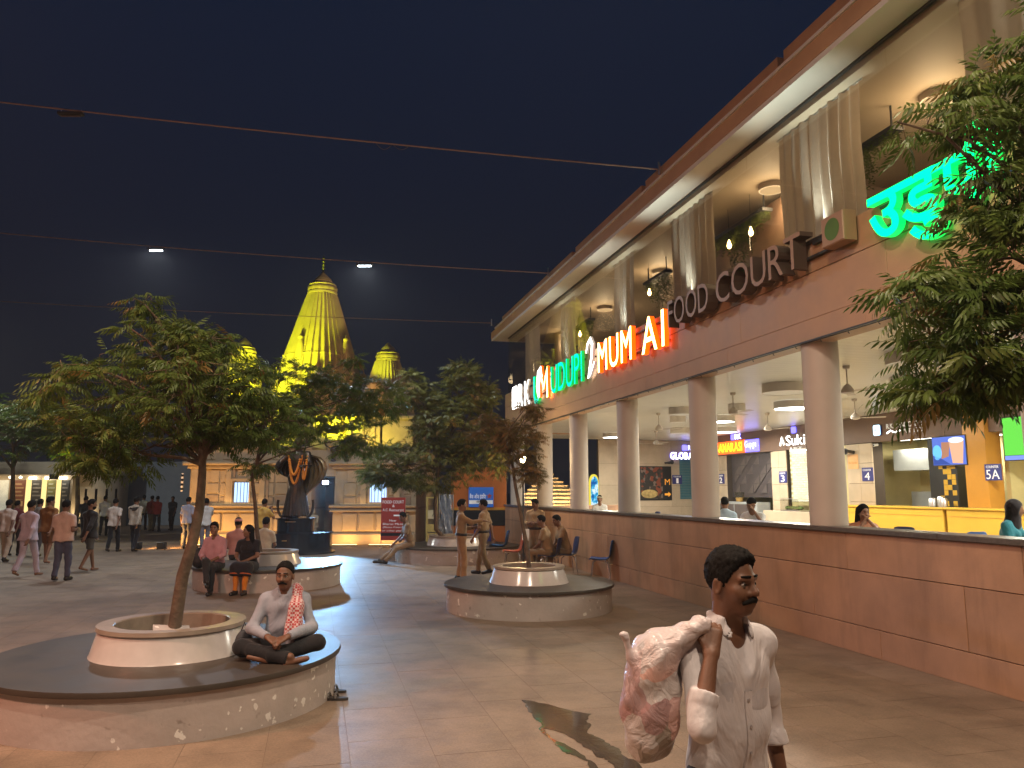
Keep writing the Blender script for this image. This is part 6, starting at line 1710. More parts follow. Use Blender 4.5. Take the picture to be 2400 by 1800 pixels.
sdf_obj('kurta_skirt', [cap(J['hL'], J['kL']+A3(0, 0.0, 0.0), 0.115, 0.10, 0.08), cap(J['hR'], J['kR'], 0.115, 0.10, 0.08), cap(J['kL']+A3(0, -0.01, 0), J['kL']+A3(0, 0.03, -0.14), 0.10, 0.11, 0.06, 2), cap(J['kR']+A3(0, -0.01, 0), J['kR']+A3(0, 0.03, -0.14), 0.10, 0.11, 0.06, 2), cap(J['kL'], J['kR'], 0.09, k=0.08)], 0.012, cloth((0.018, 0.014, 0.016)), wom)
sdf_obj('embroidered_hem', [cap(J['kL']+A3(0, 0.022, -0.10), J['kL']+A3(0, 0.03, -0.125), 0.113, 0.115, 0.02, 3), cap(J['kR']+A3(0, 0.022, -0.10), J['kR']+A3(0, 0.03, -0.125), 0.113, 0.115, 0.02, 3)], 0.01, cloth((0.45, 0.10, 0.03)), wom)
# --- two more on the far side of the same planter, backs to the camera
J = seated(0.98, 0.435, 0.08); person('seated person in a red and white cap behind the couple', (-6.05, 17.25), RAD(20), J, (0.45, 0.22, 0.20), (0.05, 0.05, 0.05), 'b', 'short', 'full', 'out', M_SHOE, 0.016, 1.0, 'people sitting behind the couple', capcol=(0.5, 0.22, 0.2))
J = seated(0.98, 0.435, 0.10); person('seated man in a cream shirt seen from behind, between the couple', (-5.58, 17.55), RAD(-5), J, (0.50, 0.44, 0.34), (0.05, 0.05, 0.05), 'b', 'short', 'half', 'out', M_SHOE, 0.016, 1.0, 'people sitting behind the couple')
# --- onlookers before the temple
J = stand(0.98)
for sd, sg in (('L', -1), ('R', 1)): J['e'+sd] = J['s'+sd]+A3(sg*0.10, 0.12, -0.20); J['w'+sd] = A3(sg*0.05, 0.34, 1.38)
person('man in a mustard yellow shirt photographing the statue', (-7.42, 23.3), RAD(-12), J, (0.52, 0.32, 0.07), (0.02, 0.02, 0.022), 'b', 'short', 'half', 'out', M_SHOE, 0.018, 1.06)
J = stand(0.98)
for sd, sg in (('L', -1), ('R', 1)): J['e'+sd] = J['s'+sd]+A3(sg*0.06, 0.20, -0.16); J['w'+sd] = A3(sg*0.04, 0.42, 1.44)
person('man in a white shirt holding up a phone beside the leaning trunk', (-9.9, 25.2), RAD(35), J, (0.60, 0.58, 0.55), (0.20, 0.19, 0.22), 'a', 'short', 'half', 'out', M_SHOE, 0.018)
J = stand(1.0); person('man in a pale blue shirt half hidden by the leaning trunk', (-10.95, 26.3), RAD(-10), J, (0.36, 0.36, 0.44), (0.06, 0.06, 0.07), 'b', 'short', 'half', 'out', M_SHOE, 0.02)
# --- crowd walking away at the left
GW = 'people walking away at the left'
rows = [
 ('man in a cream shirt cut off by the left edge', 9, 1318, 0.98, (0.58, 0.46, 0.38), (0.38, 0.28, 0.2), 'half', 'out', 0, 0.17, 6, None),
 ('man in a lilac kurta and pale pyjama walking away', 59, 1352, 0.99, (0.50, 0.40, 0.45), (0.46, 0.40, 0.48), 'full', 'out', 0.12, 0.24, -8, None),
 ('man in a rust brown kurta and long shorts walking away', 106, 1322, 1.03, (0.22, 0.09, 0.025), (0.16, 0.07, 0.03), 'half', 'out', 0.12, 0.15, 0, 'shorts'),
 ('stout man in a pinkish white shirt and blue jeans', 141, 1362, 1.0, (0.58, 0.40, 0.33), (0.075, 0.08, 0.13), 'half', 'out', 0, 0.10, 5, None),
 ('bearded man in a black kurta and grey shorts looking right', 203, 1340, 1.0, (0.022, 0.018, 0.017), (0.10, 0.09, 0.08), 'rolled', 'out', 0.14, 0.22, -25, 'shorts'),
 ('boy in a cream tee and black trousers walking away', 263, 1294, 0.98, (0.60, 0.52, 0.44), (0.015, 0.014, 0.016), 'half', 'out', 0, 0.18, 2, None),
 ('man in a beige jacket with dark shoulders and dark trousers', 312, 1293, 1.01, (0.42, 0.36, 0.28), (0.02, 0.02, 0.025), 'full', 'out', 0, 0.14, -4, 'yoke'),
 ('man in a white printed tee farther off', 241, 1256, 1.0, (0.58, 0.56, 0.50), (0.03, 0.03, 0.03), 'half', 'out', 0, 0.12, 10, None),
 ('person in black close behind the bearded man', 194, 1268, 1.0, (0.02, 0.02, 0.02), (0.03, 0.03, 0.035), 'half', 'out', 0, 0.12, 0, None),
 ('far man in a pale green tee', 333, 1242, 1.0, (0.42, 0.42, 0.36), (0.04, 0.03, 0.03), 'half', 'out', 0, 0.12, 0, None),
 ('far person in dark maroon beside a maroon shirt', 352, 1245, 0.99, (0.16, 0.03, 0.025), (0.16, 0.14, 0.08), 'half', 'out', 0, 0.10, 0, None),
 ('far man in a bright maroon shirt', 365, 1246, 0.98, (0.30, 0.05, 0.04), (0.05, 0.05, 0.05), 'full', 'out', 0, 0.12, 4, None),
 ('far boy in a black tee by the grey wall', 401, 1243, 0.97, (0.03, 0.03, 0.035), (0.03, 0.03, 0.035), 'half', 'out', 0, 0.12, 180, None),
 ('person in dark red between the two men at far left', 30, 1303, 0.95, (0.15, 0.03, 0.03), (0.05, 0.04, 0.04), 'half', 'out', 0, 0.12, 0, None),
 ('grey-haired person behind the man in lilac', 84, 1305, 0.98, (0.20, 0.17, 0.15), (0.06, 0.05, 0.05), 'half', 'out', 0, 0.12, 0, None)]
for i, (lab, px, py, s, sh, tr, slv, hm, ku, st, rot, ex) in enumerate(rows):
    q = gp(px, py); J = stand(s, st*(1 if i % 2 else -1), 0.9 if st > 0.11 else 0.3)
    if ex == 'shorts' or i == 4: pass
    if i == 4: loc_look(J, RAD(rot), (0.85, 0.5, 0))
    if i == 2: loc_look(J, RAD(rot), (0.6, 0.8, 0))
    if i == 3:
        for sd, sg in (('L', -1), ('R', 1)): J['w'+sd] = J['e'+sd]+A3(sg*-0.02, 0.2, 0.02)
    o = person(lab, q, RAD(rot), J, sh, tr, 'b' if i % 3 else 'a', 'short', slv, hm, M_SHOE if i not in (1, 4, 2) else None, 0.016 if q[1] < 22 else 0.02, 1.08 if i == 3 else 1.0, GW, kurta=ku or None, beard=(i == 4), shorts=(ex == 'shorts'))
    if ex == 'yoke':
        sdf_obj('dark_yoke', [cap(J['sL']*0.9+J['neck']*0.1, J['sR']*0.9+J['neck']*0.1, 0.072, k=0.05), cap(J['chest']+A3(0, -0.02, 0.05), J['neck'], 0.115, 0.075, 0.05)], 0.016, cloth((0.03, 0.022, 0.018)), o, ((J['chest']+A3(0, 0, 0.02), A3(0, 0, -1)),))
# --- policemen in khaki
GP = 'policemen in khaki'
rz = RAD(-82); J = stand(1.01, 0.05)
J['eR'] = J['sR']+A3(0.02, 0.22, -0.11); J['wR'] = J['eR']+A3(-0.03, 0.245, 0.035); J['eL'] = J['sL']+A3(-0.03, 0.06, -0.26); J['wL'] = J['eL']+A3(0.06, 0.20, 0.02)
person('policeman in khaki standing and pointing to the right', (-1.1, 16.9), rz, J, KHAKI, (0.34, 0.19, 0.09), 'b', 'short', 'full', 'in', M_SHOE, 0.011, 1.04, GP, True, hands={'R': dict(d=A3(0, 1, -0.1), up=A3(0.2, 0, 1), curl=0.25, side=-1)}, belt=1, collar=True, folds=0.006)
rz = RAD(72); J = stand(1.0, 0.17, 0.5)
person('policeman in khaki walking left behind the pointing one', (-0.66, 18.2), rz, J, KHAKI, (0.27, 0.18, 0.095), 'b', 'short', 'half', 'in', M_SHOE, 0.013, 1.03, GP, True, belt=1)
rz = RAD(165); J = stand(1.0); J['wL'] = A3(-0.05, 0.28, 1.12); J['wR'] = A3(0.06, 0.30, 1.10); J['eL'] = J['sL']+A3(-0.06, 0.06, -0.25); J['eR'] = J['sR']+A3(0.06, 0.06, -0.25); loc_look(J, rz, (-0.7, -0.65, -0.35))
person('policeman in khaki standing by the low wall looking down', (0.60, 20.0), rz, J, KHAKI, (0.27, 0.17, 0.09), 'a', 'short', 'rolled', 'in', M_SHOE, 0.013, 1.05, GP, True, belt=1)
rz = RAD(75); J = seated(1.0, 0.44, 0.16); loc_look(J, rz, (-1, 0.2, -0.1))
person('seated policeman in khaki, left of the two on chairs', (0.86, 18.0), rz, J, KHAKI, (0.26, 0.17, 0.09), 'b', 'short', 'half', 'in', M_SHOE, 0.013, 1.05, GP, True)
rz = RAD(100); J = seated(1.0, 0.44, 0.20); loc_look(J, rz, (-0.9, -0.35, -0.25))
person('seated policeman in khaki hunched on the chair nearest the wall', (1.28, 18.3), rz, J, KHAKI, (0.24, 0.155, 0.085), 'a', 'short', 'half', 'in', M_SHOE, 0.013, 1.06, GP, True)
rz = RAD(108); J = seated(1.0, 0.435, 0.18, 0.10, 0.36)
for sd, sg in (('L', -1), ('R', 1)): J['k'+sd] = A3(sg*0.08, 0.38, 0.40); J['a'+sd] = A3(sg*0.06, 0.74+sg*0.06, 0.10); J['t'+sd] = J['a'+sd]+A3(0, 0.15, -0.04)
J['wR'] = A3(0.12, 0.42, 0.52); loc_look(J, rz, (-0.8, -0.6, -0.25))
person('policeman in khaki sitting on the edge of the farthest planter, legs out', (-2.72, 20.95), rz, J, (0.20, 0.13, 0.07), (0.25, 0.17, 0.10), 'a', 'short', 'half', 'in', M_SHOE, 0.013, 1.0, GP, True)
# --- diners behind the low wall
GD = 'diners on the terrace'
J = seated(0.98, 0.45, 0.12); person('man in a white shirt and cap eating behind the low wall', (2.72, 24.0), RAD(170), J, (0.60, 0.60, 0.58), (0.05, 0.05, 0.06), 'b', 'short', 'half', 'out', M_SHOE, 0.018, 1.0, GD, capcol=(0.35, 0.33, 0.25), z0=FLOOR)
J = seated(0.98, 0.45, 0.05); person('diner in a light blue shirt seen from behind right of the column', (4.36, 15.9), RAD(-10), J, (0.36, 0.48, 0.58), (0.05, 0.05, 0.06), 'b', 'short', 'half', 'out', M_SHOE, 0.014, 1.0, GD, z0=FLOOR)
J = seated(0.98, 0.45, 0.30); J['wL'] = J['head']+A3(-0.06, 0.10, -0.10); J['eL'] = A3(-0.22, 0.42, 0.84); J['wR'] = A3(0.1, 0.48, 0.80); loc_look(J, RAD(150), (0.2, -0.7, -0.55))
person('diner in a white shirt resting his bowed head on his hand', (4.72, 15.1), RAD(150), J, (0.58, 0.58, 0.58), (0.05, 0.05, 0.06), 'b', 'short', 'half', 'out', M_SHOE, 0.014, 1.0, GD, True, z0=FLOOR)
J = seated(0.93, 0.45, 0.10); J['wL'] = J['head']+A3(-0.03, 0.13, -0.12); J['eL'] = A3(-0.2, 0.3, 0.82); J['wR'] = J['head']+A3(0.05, 0.15, -0.14); J['eR'] = A3(0.2, 0.32, 0.80); loc_look(J, RAD(172), (0.1, -1, -0.15))
wm = person('long-haired woman in a pink and orange dress with hand to mouth', (5.18, 11.55), RAD(172), J, (0.55, 0.27, 0.16), (0.2, 0.08, 0.06), 'c', 'long', 'half', 'out', M_SHOE, 0.012, 0.95, GD, True, female=True, z0=FLOOR)
J = seated(0.97, 0.45, 0.12); loc_look(J, RAD(215), (0.7, -0.6, -0.1))
wm = person('person in a teal jacket and dark hood at the right edge', (6.9, 10.9), RAD(215), J, (0.02, 0.17, 0.22), (0.05, 0.05, 0.06), 'b', 'long', 'full', 'out', M_SHOE, 0.014, 1.08, GD, female=True, z0=FLOOR)
hc = J['head']; r_, f_, u_ = head_axes(J['look'])
sdf_obj('hood', [ell(hc+A3(0, -0.02, 0.03), (0.105, 0.115, 0.125), 0.03), cap(hc+A3(0, -0.03, -0.05), J['neck']+A3(0, 0, -0.03), 0.09, 0.11, 0.04), ell(hc+f_*0.10-u_*0.01, (0.07, 0.07, 0.085), 0.02, None, True)], 0.014, cloth((0.02, 0.016, 0.02)), wm)
# ================================================================== STATUE
sc_ = AT(693, 1222, 24.6)
pl = thing('statue_plinth', 'round polished black plinth under the bronze statue', 'plinth', (sc_[0], 24.6, 0))
m_gran = mat('black_granite', (0.012, 0.012, 0.014), 0.16, var=0.2, vs=12, spec=0.6)
b = MB(); b.lathe([(1.25, 0), (1.25, 0.05), (1.15, 0.06), (1.15, 0.60), (1.18, 0.61), (1.18, 0.64), (0.56, 0.641)], 56); b.build('lower_step', m_gran, pl, True)
b = MB(); b.lathe([(0.57, 0.642), (0.57, 1.03), (0.62, 1.04), (0.62, 1.075), (0.001, 1.076)], 56); b.build('upper_drum', m_gran, pl, True)
m_brass = mat('brass_plate', (0.5, 0.38, 0.14), 0.3, 1.0)
b = MB(); b.box(-0.16, 0.16, -0.6, -0.566, 0.965, 0.985); b.build('brass_plate', m_brass, pl)
b = MB(); b.box(-0.07, 0.07, -1.175, -1.15, 0.42, 0.45); b.build('brass_plate', m_brass, pl)
st = thing('bronze_statue', 'dark bronze draped figure with staff, wide cloak and marigold garlands', 'statue', (sc_[0], 24.6, 1.077), RAD(172)); st.scale = (1.4, 1.4, 1.4)
Bz = [cap((0, 0, 0.04), (0, 0.0, 0.75), 0.30, 0.17, 0.08, 1), cap((0.08, 0.06, 0.0), (0.05, 0.05, 0.6), 0.14, 0.12, 0.08, 1), cap((-0.08, 0, 0.9), (0.08, 0, 0.9), 0.14, k=0.08), cap((-0.08, 0, 1.28), (0.08, 0, 1.28), 0.15, k=0.08), cap((0, 0, 0.8), (0, 0, 1.4), 0.15, 0.14, 0.06), cap((-0.22, 0, 1.42), (0.22, 0, 1.42), 0.085, k=0.06),
      cap((0, 0, 1.45), (0, 0.01, 1.58), 0.06, k=0.03), ell((0, 0.02, 1.68), (0.095, 0.11, 0.13), 0.02), cap((0, 0, 1.78), (0, 0, 1.88), 0.08, 0.03, 0.03),
      cap((0.22, 0, 1.42), (0.40, 0.10, 1.22), 0.075, 0.06, 0.03), cap((0.40, 0.10, 1.22), (0.36, 0.34, 1.12), 0.058, 0.045, 0.03), cap((-0.22, 0, 1.42), (-0.34, 0.12, 1.20), 0.075, 0.06, 0.03), cap((-0.34, 0.12, 1.20), (-0.30, 0.33, 1.15), 0.058, 0.045, 0.03)]
Bz += hand_prims(A3(0.36, 0.34, 1.12), A3(0, 1, -0.1), A3(0, 0, 1), 1.3, 0.9, 1) + hand_prims(A3(-0.30, 0.33, 1.15), A3(0.2, 1, 0.1), A3(0, 0, 1), 1.3, 1.1, -1)
sdf_obj('figure', Bz, 0.018, m_bronze, st, ((A3(0, 0, 0.001), A3(0, 0, -1)),), lambda X, Y, Z: 0.012*np.sin(24*np.arctan2(Y, X)+5*Z)*np.clip(1.0-Z, 0, 1))
m_brl = mat('bronze_light', (0.20, 0.135, 0.06), 0.42, 0.6, var=0.2, vs=5)
def drape(name, pts, nz=16, amp=0.03, m=m_brl, fr=9.0):
    """hung bronze cloth: pts = (x_inner, x_outer, z) rows from top to bottom"""
    v = []; nx = 14
    for side in (0, 1):
        for j, (x0, x1, z) in enumerate(pts):
            for i in range(nx+1):
                t = i/nx; x = x0+(x1-x0)*t
                v.append((x, -0.12+0.10*t*t+amp*math.sin(fr*t*3.1+z*2.2)-side*0.018, z-0.05*math.sin(math.pi*t)))
    n1 = (nx+1)*len(pts); f = []
    for j in range(len(pts)-1):
        for i in range(nx):
            a_ = j*(nx+1)+i; f.append((a_, a_+1, a_+nx+2, a_+nx+1)); f.append((n1+a_, n1+a_+nx+1, n1+a_+nx+2, n1+a_+1))
        a_ = j*(nx+1); f.append((a_, a_+nx+1, n1+a_+nx+1, n1+a_)); c_ = a_+nx; f.append((c_, n1+c_, n1+c_+nx+1, c_+nx+1))
    b = MB(); b.add(v, f); b.build(name, m, st, True)
drape('flying_cloth', [(-0.16, -0.30, 1.42), (-0.17, -0.52, 1.36), (-0.18, -0.64, 1.25), (-0.18, -0.68, 1.10), (-0.17, -0.64, 0.95), (-0.16, -0.54, 0.80), (-0.15, -0.38, 0.66), (-0.14, -0.22, 0.55)])
drape('trailing_cloth', [(0.16, 0.30, 1.40), (0.17, 0.46, 1.28), (0.17, 0.55, 1.14), (0.16, 0.50, 1.02), (0.15, 0.34, 0.95)], m=m_bronze)
b = MB(); b.tube([(-0.12, 0.42, 0.05), (-0.28, 0.42, 1.15), (-0.40, 0.42, 1.95)], 0.018, 8); b.build('staff', m_bronze, st, True)
for sx in (-1, 1):
    b = MB(); b.tube([(sx*(0.28+0.14*math.sin(a)), 0.05, 0.02+0.30*(1-math.cos(a))*0.9) for a in [i*0.25 for i in range(9)]], 0.03, 8); b.build('scroll_bracket', m_bronze, st, True)
m_mari = mat('marigold', (0.75, 0.24, 0.015), 0.7, var=0.3, vs=20)
for gi, (x0, x1, z0, dz, yy) in enumerate(((-0.17, 0.15, 1.38, 0.62, 0.16), (-0.13, 0.12, 1.30, 0.34, 0.19), (-0.34, -0.24, 1.36, 0.5, 0.30))):
    b = MB(); gr = thing('marigold_garland', ('long looped marigold garland on the statue', 'short inner marigold garland on the statue', 'marigold garland hanging from the statue staff')[gi], 'garland', (sc_[0], 24.6, 1.077), RAD(172)); gr.scale = (1.4, 1.4, 1.4)
    pts_ = []
    for i in range(35):
        t = i/34; pts_.append(A3(x0+(x1-x0)*t, yy+0.02*math.sin(math.pi*t), z0-dz*math.sin(math.pi*t)**0.8))
    b.tube(pts_, 0.012, 6); b.build('string', m_mari, gr)
    bd = MB(); bd.lathe([(0.001, -0.028), (0.024, -0.016), (0.033, 0), (0.024, 0.016), (0.001, 0.028)], 8); bd = bd.mesh('flower', m_mari, True)
    for p in pts_:
        o = bpy.data.objects.new('flower', bd); link(o, gr); o.location = tuple(p)
# lion on the temple edge, right of the statue
lp = AT(792, 1108, 27.75)
ln = thing('lion_sculpture', 'dark stone lion standing on the temple ledge right of the statue', 'sculpture', (lp[0], 27.85, 2.981), RAD(0))
lt = (lp[2]-2.981)
Ls = [cap((-0.22, 0, 0.42), (0.20, 0, 0.52), 0.12, 0.15, 0.08), cap((0.22, 0, 0.55), (0.34, 0, 0.76), 0.13, 0.12, 0.06), ell((0.40, 0, 0.82), (0.12, 0.09, 0.09), 0.04), cap((0.46, 0, 0.80), (0.54, 0, 0.78), 0.055, 0.04, 0.02), cap((0.30, 0, 0.66), (0.22, 0, 0.50), 0.16, 0.12, 0.06)]
for sy in (-0.07, 0.07):
    Ls += [cap((0.22, sy, 0.46), (0.24, sy, 0.22), 0.065, 0.045, 0.03), cap((0.24, sy, 0.22), (0.24, sy, 0.05), 0.045, 0.04, 0.02), cap((0.24, sy, 0.04), (0.32, sy, 0.035), 0.04, k=0.02),
           cap((-0.22, sy, 0.42), (-0.16, sy, 0.24), 0.085, 0.055, 0.03), cap((-0.16, sy, 0.24), (-0.26, sy, 0.16), 0.05, 0.042, 0.02), cap((-0.26, sy, 0.16), (-0.24, sy, 0.04), 0.04, k=0.02), cap((-0.24, sy, 0.035), (-0.16, sy, 0.035), 0.038, k=0.02), ell((0.36, sy*1.1, 0.92), (0.03, 0.02, 0.035), 0.015)]
Ls += [cap((-0.32, 0, 0.46), (-0.48, 0, 0.56), 0.03, 0.025, 0.02), cap((-0.48, 0, 0.56), (-0.54, 0, 0.72), 0.025, 0.04, 0.02)]
sdf_obj('lion_body', Ls, 0.016, m_bronze, ln, ((A3(0, 0, 0.002), A3(0, 0, -1)),))
# small bust in the doorway
bp_ = AT(734, 1205, 26.6)
bs_ = thing('doorway_idol', 'small garlanded idol on a pedestal in the temple doorway', 'idol', (bp_[0], 26.6, 0))
b = MB(); b.lathe([(0.2, 0), (0.2, 0.08), (0.14, 0.1), (0.14, 0.68), (0.2, 0.7), (0.2, 0.76)], 20); b.build('pedestal', m_sand, bs_, True)
sdf_obj('idol_figure', [cap((-0.08, 0, 0.80), (0.08, 0, 0.80), 0.10, k=0.06), cap((0, 0, 0.8), (0, 0, 1.02), 0.11, 0.09, 0.05), cap((-0.14, 0, 1.05), (0.14, 0, 1.05), 0.05, k=0.05), ell((0, -0.01, 1.22), (0.075, 0.08, 0.095), 0.03), cap((0, 0, 1.28), (0, 0, 1.38), 0.06, 0.02, 0.03), cap((-0.16, 0, 1.02), (-0.16, -0.10, 0.86), 0.04, k=0.03), cap((0.16, 0, 1.02), (0.16, -0.10, 0.86), 0.04, k=0.03)], 0.016, m_sand, bs_)
b = MB(); b.tube([(-0.10+0.2*i/12, -0.115-0.02*math.sin(math.pi*i/12), 1.06-0.16*math.sin(math.pi*i/12)) for i in range(13)], 0.022, 6); b.build('flower_string', m_mari, bs_, True)
# ================================================================== RED STANDEE
q = AT(920, 1280, 26.3)
t = thing('standee_sign', 'red standing sign reading FOOD COURT with a white arrow', 'sign', (q[0], 26.3, 0), RAD(-3))
m_redp = mat('standee_red', (0.40, 0.045, 0.03), 0.45, var=0.05)
b = MB(); b.cbox(-0.41, 0.41, -0.02, 0.02, 0.28, 1.70, 0.004); b.build('panel', m_redp, t)
b = MB(); b.box(-0.41, 0.41, -0.0225, -0.0205, 0.42, 0.52); b.build('dark_strip', m_blackp, t)
for sx in (-1, 1):
    b = MB(); b.tube([(sx*0.40, 0.03, 1.7), (sx*0.40, 0.03, 0.02)], 0.014, 8); b.box(sx*0.40-0.02, sx*0.40+0.02, -0.22, 0.25, 0, 0.02); b.build('leg', m_steel, t)
W2 = [m_numw, m_numw]
word(t, 'FOOD COURT', -0.36, 0.36, 1.50, 1.60, 0.003, W2, y=-0.023, name='caption', join=True)
word(t, '&', -0.03, 0.05, 1.38, 1.46, 0.003, W2, y=-0.023, name='caption', join=True)
word(t, 'A.C. Restaurant', -0.36, 0.36, 1.24, 1.33, 0.003, W2, y=-0.023, name='caption', join=True)
b = MB(); b.prism([(0.02, 1.075), (0.22, 1.075), (0.22, 1.03), (0.34, 1.10), (0.22, 1.17), (0.22, 1.125), (0.02, 1.125)], -0.0255, -0.0215); b.build('arrow', m_numw, t)
for i, tx in enumerate(('Near', 'Bharat Mata', '(Photo Court)', 'or other place')):
    wv = (0.12, 0.34, 0.34, 0.36)[i]; word(t, tx, -wv, wv, 0.90-i*0.115, 0.965-i*0.115, 0.003, W2, y=-0.023, name='caption', join=True)
# ================================================================== BANK BOOTH beside the building
q0, q1 = AT(1056, 1275, 27.3), AT(1186, 1275, 27.3)
t = thing('bank_booth', 'orange bank booth with a blue Hindi sign at the end of the food court', 'booth', (q0[0], 27.3, 0))
m_bor = mat('booth_orange', (0.50, 0.14, 0.03), 0.35, var=0.06)
W_ = q1[0]-q0[0]
b = MB(); b.box(0, W_, 0.0, 2.0, 0, 2.75); b.build('cabin', m_bor, t)
b = MB(); b.cbox(0, W_, -0.03, -0.001, 0.72, 1.25, 0.005); b.build('dark_window', m_blackp, t)
b = MB(); b.cbox(0.0, W_, -0.035, -0.001, 1.252, 1.34, 0.005); b.build('trim', m_oran, t)
b = MB(); b.cbox(W_*0.42, W_*0.75, -0.033, -0.001, 0.0, 0.71, 0.005); b.build('blue_door', m_navy, t)
sg = MB(); x0, x1 = W_*0.32, W_*0.77; sg.cbox(x0, x1, -0.08, -0.031, 1.36, 2.05, 0.006)
m_bblue = mat('bank_blue', (0.02, 0.10, 0.36), 0.4, emit=(0.03, 0.16, 0.6), es=0.25)
sb_ = sg.build('sign_board', m_bblue, t)
b = MB(); b.box(x0+0.02, x1-0.02, -0.0845, -0.0805, 1.47, 1.60); b.build('white_strip', m_numw, sb_)
prep_letters(['बैंक', 'ऑफ', 'इंडिया', 'रिश्तों', 'की', 'भारत'], 0.012, 'd')
def dword(par, items, x0, x1, z0, z1, y, m):
    tot = sum(LET['d'+i][0][:, 0].max() for i in items)+0.22*(len(items)-1); x = x0; sc = (x1-x0)/tot; b = MB()
    for i in items:
        a, fs, fr = LET['d'+i]; b.add(np.stack([x+a[:, 0]*sc, y-a[:, 2]*0.004, z0+(a[:, 1]+0.1)*(z1-z0)], 1), fs); x += (a[:, 0].max()+0.22)*sc
    b.build('caption', m, par)
dword(sb_, ['बैंक', 'ऑफ', 'इंडिया'], x0+0.04, x1-0.26, 1.64, 1.83, -0.083, m_numw)
dword(sb_, ['रिश्तों', 'की'], x0+0.28, x0+0.55, 1.49, 1.60, -0.087, m_blackp)
star = []
for i in range(10):
    a = math.pi/2+i*math.pi/5; r0 = 0.11 if i % 2 == 0 else 0.045; star.append((x1-0.14+r0*math.cos(a), 1.74+r0*math.sin(a)))
b = MB(); b.prism(star, -0.085, -0.0805); b.build('star_emblem', mat('emblem_red', (0.6, 0.10, 0.04), 0.4), sb_)
# notice frame, hanging cloth sheet
q = AT(1000, 1262, 25.4)
t = thing('notice_stand', 'yellow framed notice stand left of the bank booth', 'stand', (q[0], 25.4, 0))
m_yfr = mat('frame_yellow', (0.45, 0.33, 0.10), 0.5)
for x in (0.0, 0.32):
    b = MB(); b.box(x-0.03, x+0.03, -0.02, 0.02, 0, 1.68); b.build('post', m_yfr, t)
b = MB(); b.box(-0.03, 0.35, -0.019, 0.019, 1.681, 1.73); b.build('cross_bar', m_yfr, t)
b = MB(); b.cbox(0.032, 0.288, -0.03, 0.0, 1.02, 1.30, 0.004); b.build('board', mat('board_cream', (0.6, 0.5, 0.3), 0.6), t)
ribbon([(0.18, 1.10), (0.21, 1.18), (0.25, 1.12)], 0.02, -0.034, -0.0305).build('mark', [m_blackp, m_blackp], t)
for z0, z1 in ((0.12, 0.55), (0.60, 0.85)):
    b = MB(); b.box(0.032, 0.288, -0.01, 0.01, z0, z1); b.build('lower_panel', m_yfr, t)
q = AT(1045, 1262, 26.0)
t = thing('plastic_sheet', 'crumpled silvery plastic sheet hanging left of the orange booth', 'sheet', (q[0]-0.2, 26.0, 0))
v = []; nx, nz = 12, 22; rg = random.Random(2)
for j in range(nz+1):
    for i in range(nx+1):
        v.append((0.40*i/nx + 0.02*math.sin(j*0.7), 0.05*math.sin(i*1.3+j*0.6)+rg.uniform(-.02, .02), 0.35+1.45*j/nz))
f = [(j*(nx+1)+i, j*(nx+1)+i+1, (j+1)*(nx+1)+i+1, (j+1)*(nx+1)+i) for j in range(nz) for i in range(nx)]
b = MB(); b.add(v, f); b.build('film', mat('silver_film', (0.45, 0.46, 0.5), 0.22, 0.5), t, True)
b = MB(); b.tube([(-0.03, 0, 0), (-0.03, 0, 1.85), (0.43, 0, 1.85), (0.43, 0, 0)], 0.015, 8); b.build('frame', m_steel, t, True)
# ================================================================== CHAIRS by the low wall
GC = 'plastic chairs by the low wall'
for (x, y), rot, m, lab in (((-0.35, 21.3), 80, m_blue, 'blue plastic chair nearest the orange booth'), ((0.02, 19.3), 95, m_red, 'red plastic chair behind the sapling'), ((0.62, 19.35), 90, m_blue, 'blue plastic chair between the sapling and the standing policeman'),
                        ((0.86, 18.0), 75, m_navyp, 'dark chair under the left seated policeman'), ((1.28, 18.3), 100, m_navyp, 'dark chair under the hunched policeman'), ((1.93, 17.1), 80, m_blue, 'lone blue plastic chair against the low wall')):
    shell_chair((x, y, 0), RAD(rot), m, lab, GC)
t = thing('paper_folder', 'pale sheet of paper held beside the sapling trunk', 'paper', (0.33, 18.9, 0.86), RAD(20))
b = MB(); b.add([(-0.09, 0, -0.12), (0.09, 0, -0.14), (0.10, 0.02, 0.14), (-0.08, 0.02, 0.15)], [(0, 1, 2, 3)]); b.add([(-0.09, 0.004, -0.12), (0.09, 0.004, -0.14), (0.10, 0.024, 0.14), (-0.08, 0.024, 0.15)], [(3, 2, 1, 0)]); b.build('sheet', m_white, t)
# ================================================================== SMALL THINGS
m_strap = mat('sandal_strap', (0.10, 0.085, 0.07), 0.5); m_sole = mat('sandal_sole', (0.05, 0.042, 0.036), 0.7)
for i, (px, py, rot) in enumerate(((782, 1622, 78), (784, 1640, 84))):
    q = G(px, py); t = thing('sandal', ('farther worn grey sandal beside the nearest planter', 'nearer worn grey sandal beside the nearest planter')[i], 'sandal', (q[0], q[1], 0.001), RAD(rot), 'pair of sandals')
    b = MB(); oL = [(0.045*math.cos(a)*(1.0 if math.sin(a) > 0 else 0.85), 0.13*math.sin(a)) for a in [k*math.pi/10 for k in range(20)]]
    v = [(x, y, 0) for x, y in oL]+[(x, y, 0.022) for x, y in oL]; b.add(v, [tuple(range(19, -1, -1)), tuple(range(20, 40))]+[(k, (k+1) % 20, 20+(k+1) % 20, 20+k) for k in range(20)]); b.build('sole', m_sole, t)
    for yy in (0.05, -0.02):
        b = MB(); b.tube([(-0.045, yy, 0.02), (-0.03, yy+0.01, 0.055), (0.03, yy+0.01, 0.055), (0.045, yy, 0.02)], 0.011, 6); b.build('strap', m_strap, t, True)
t = thing('black_backpack', 'black backpack on the planter left of the man in pink', 'backpack', (-6.08, 15.25, 0.421), RAD(15))
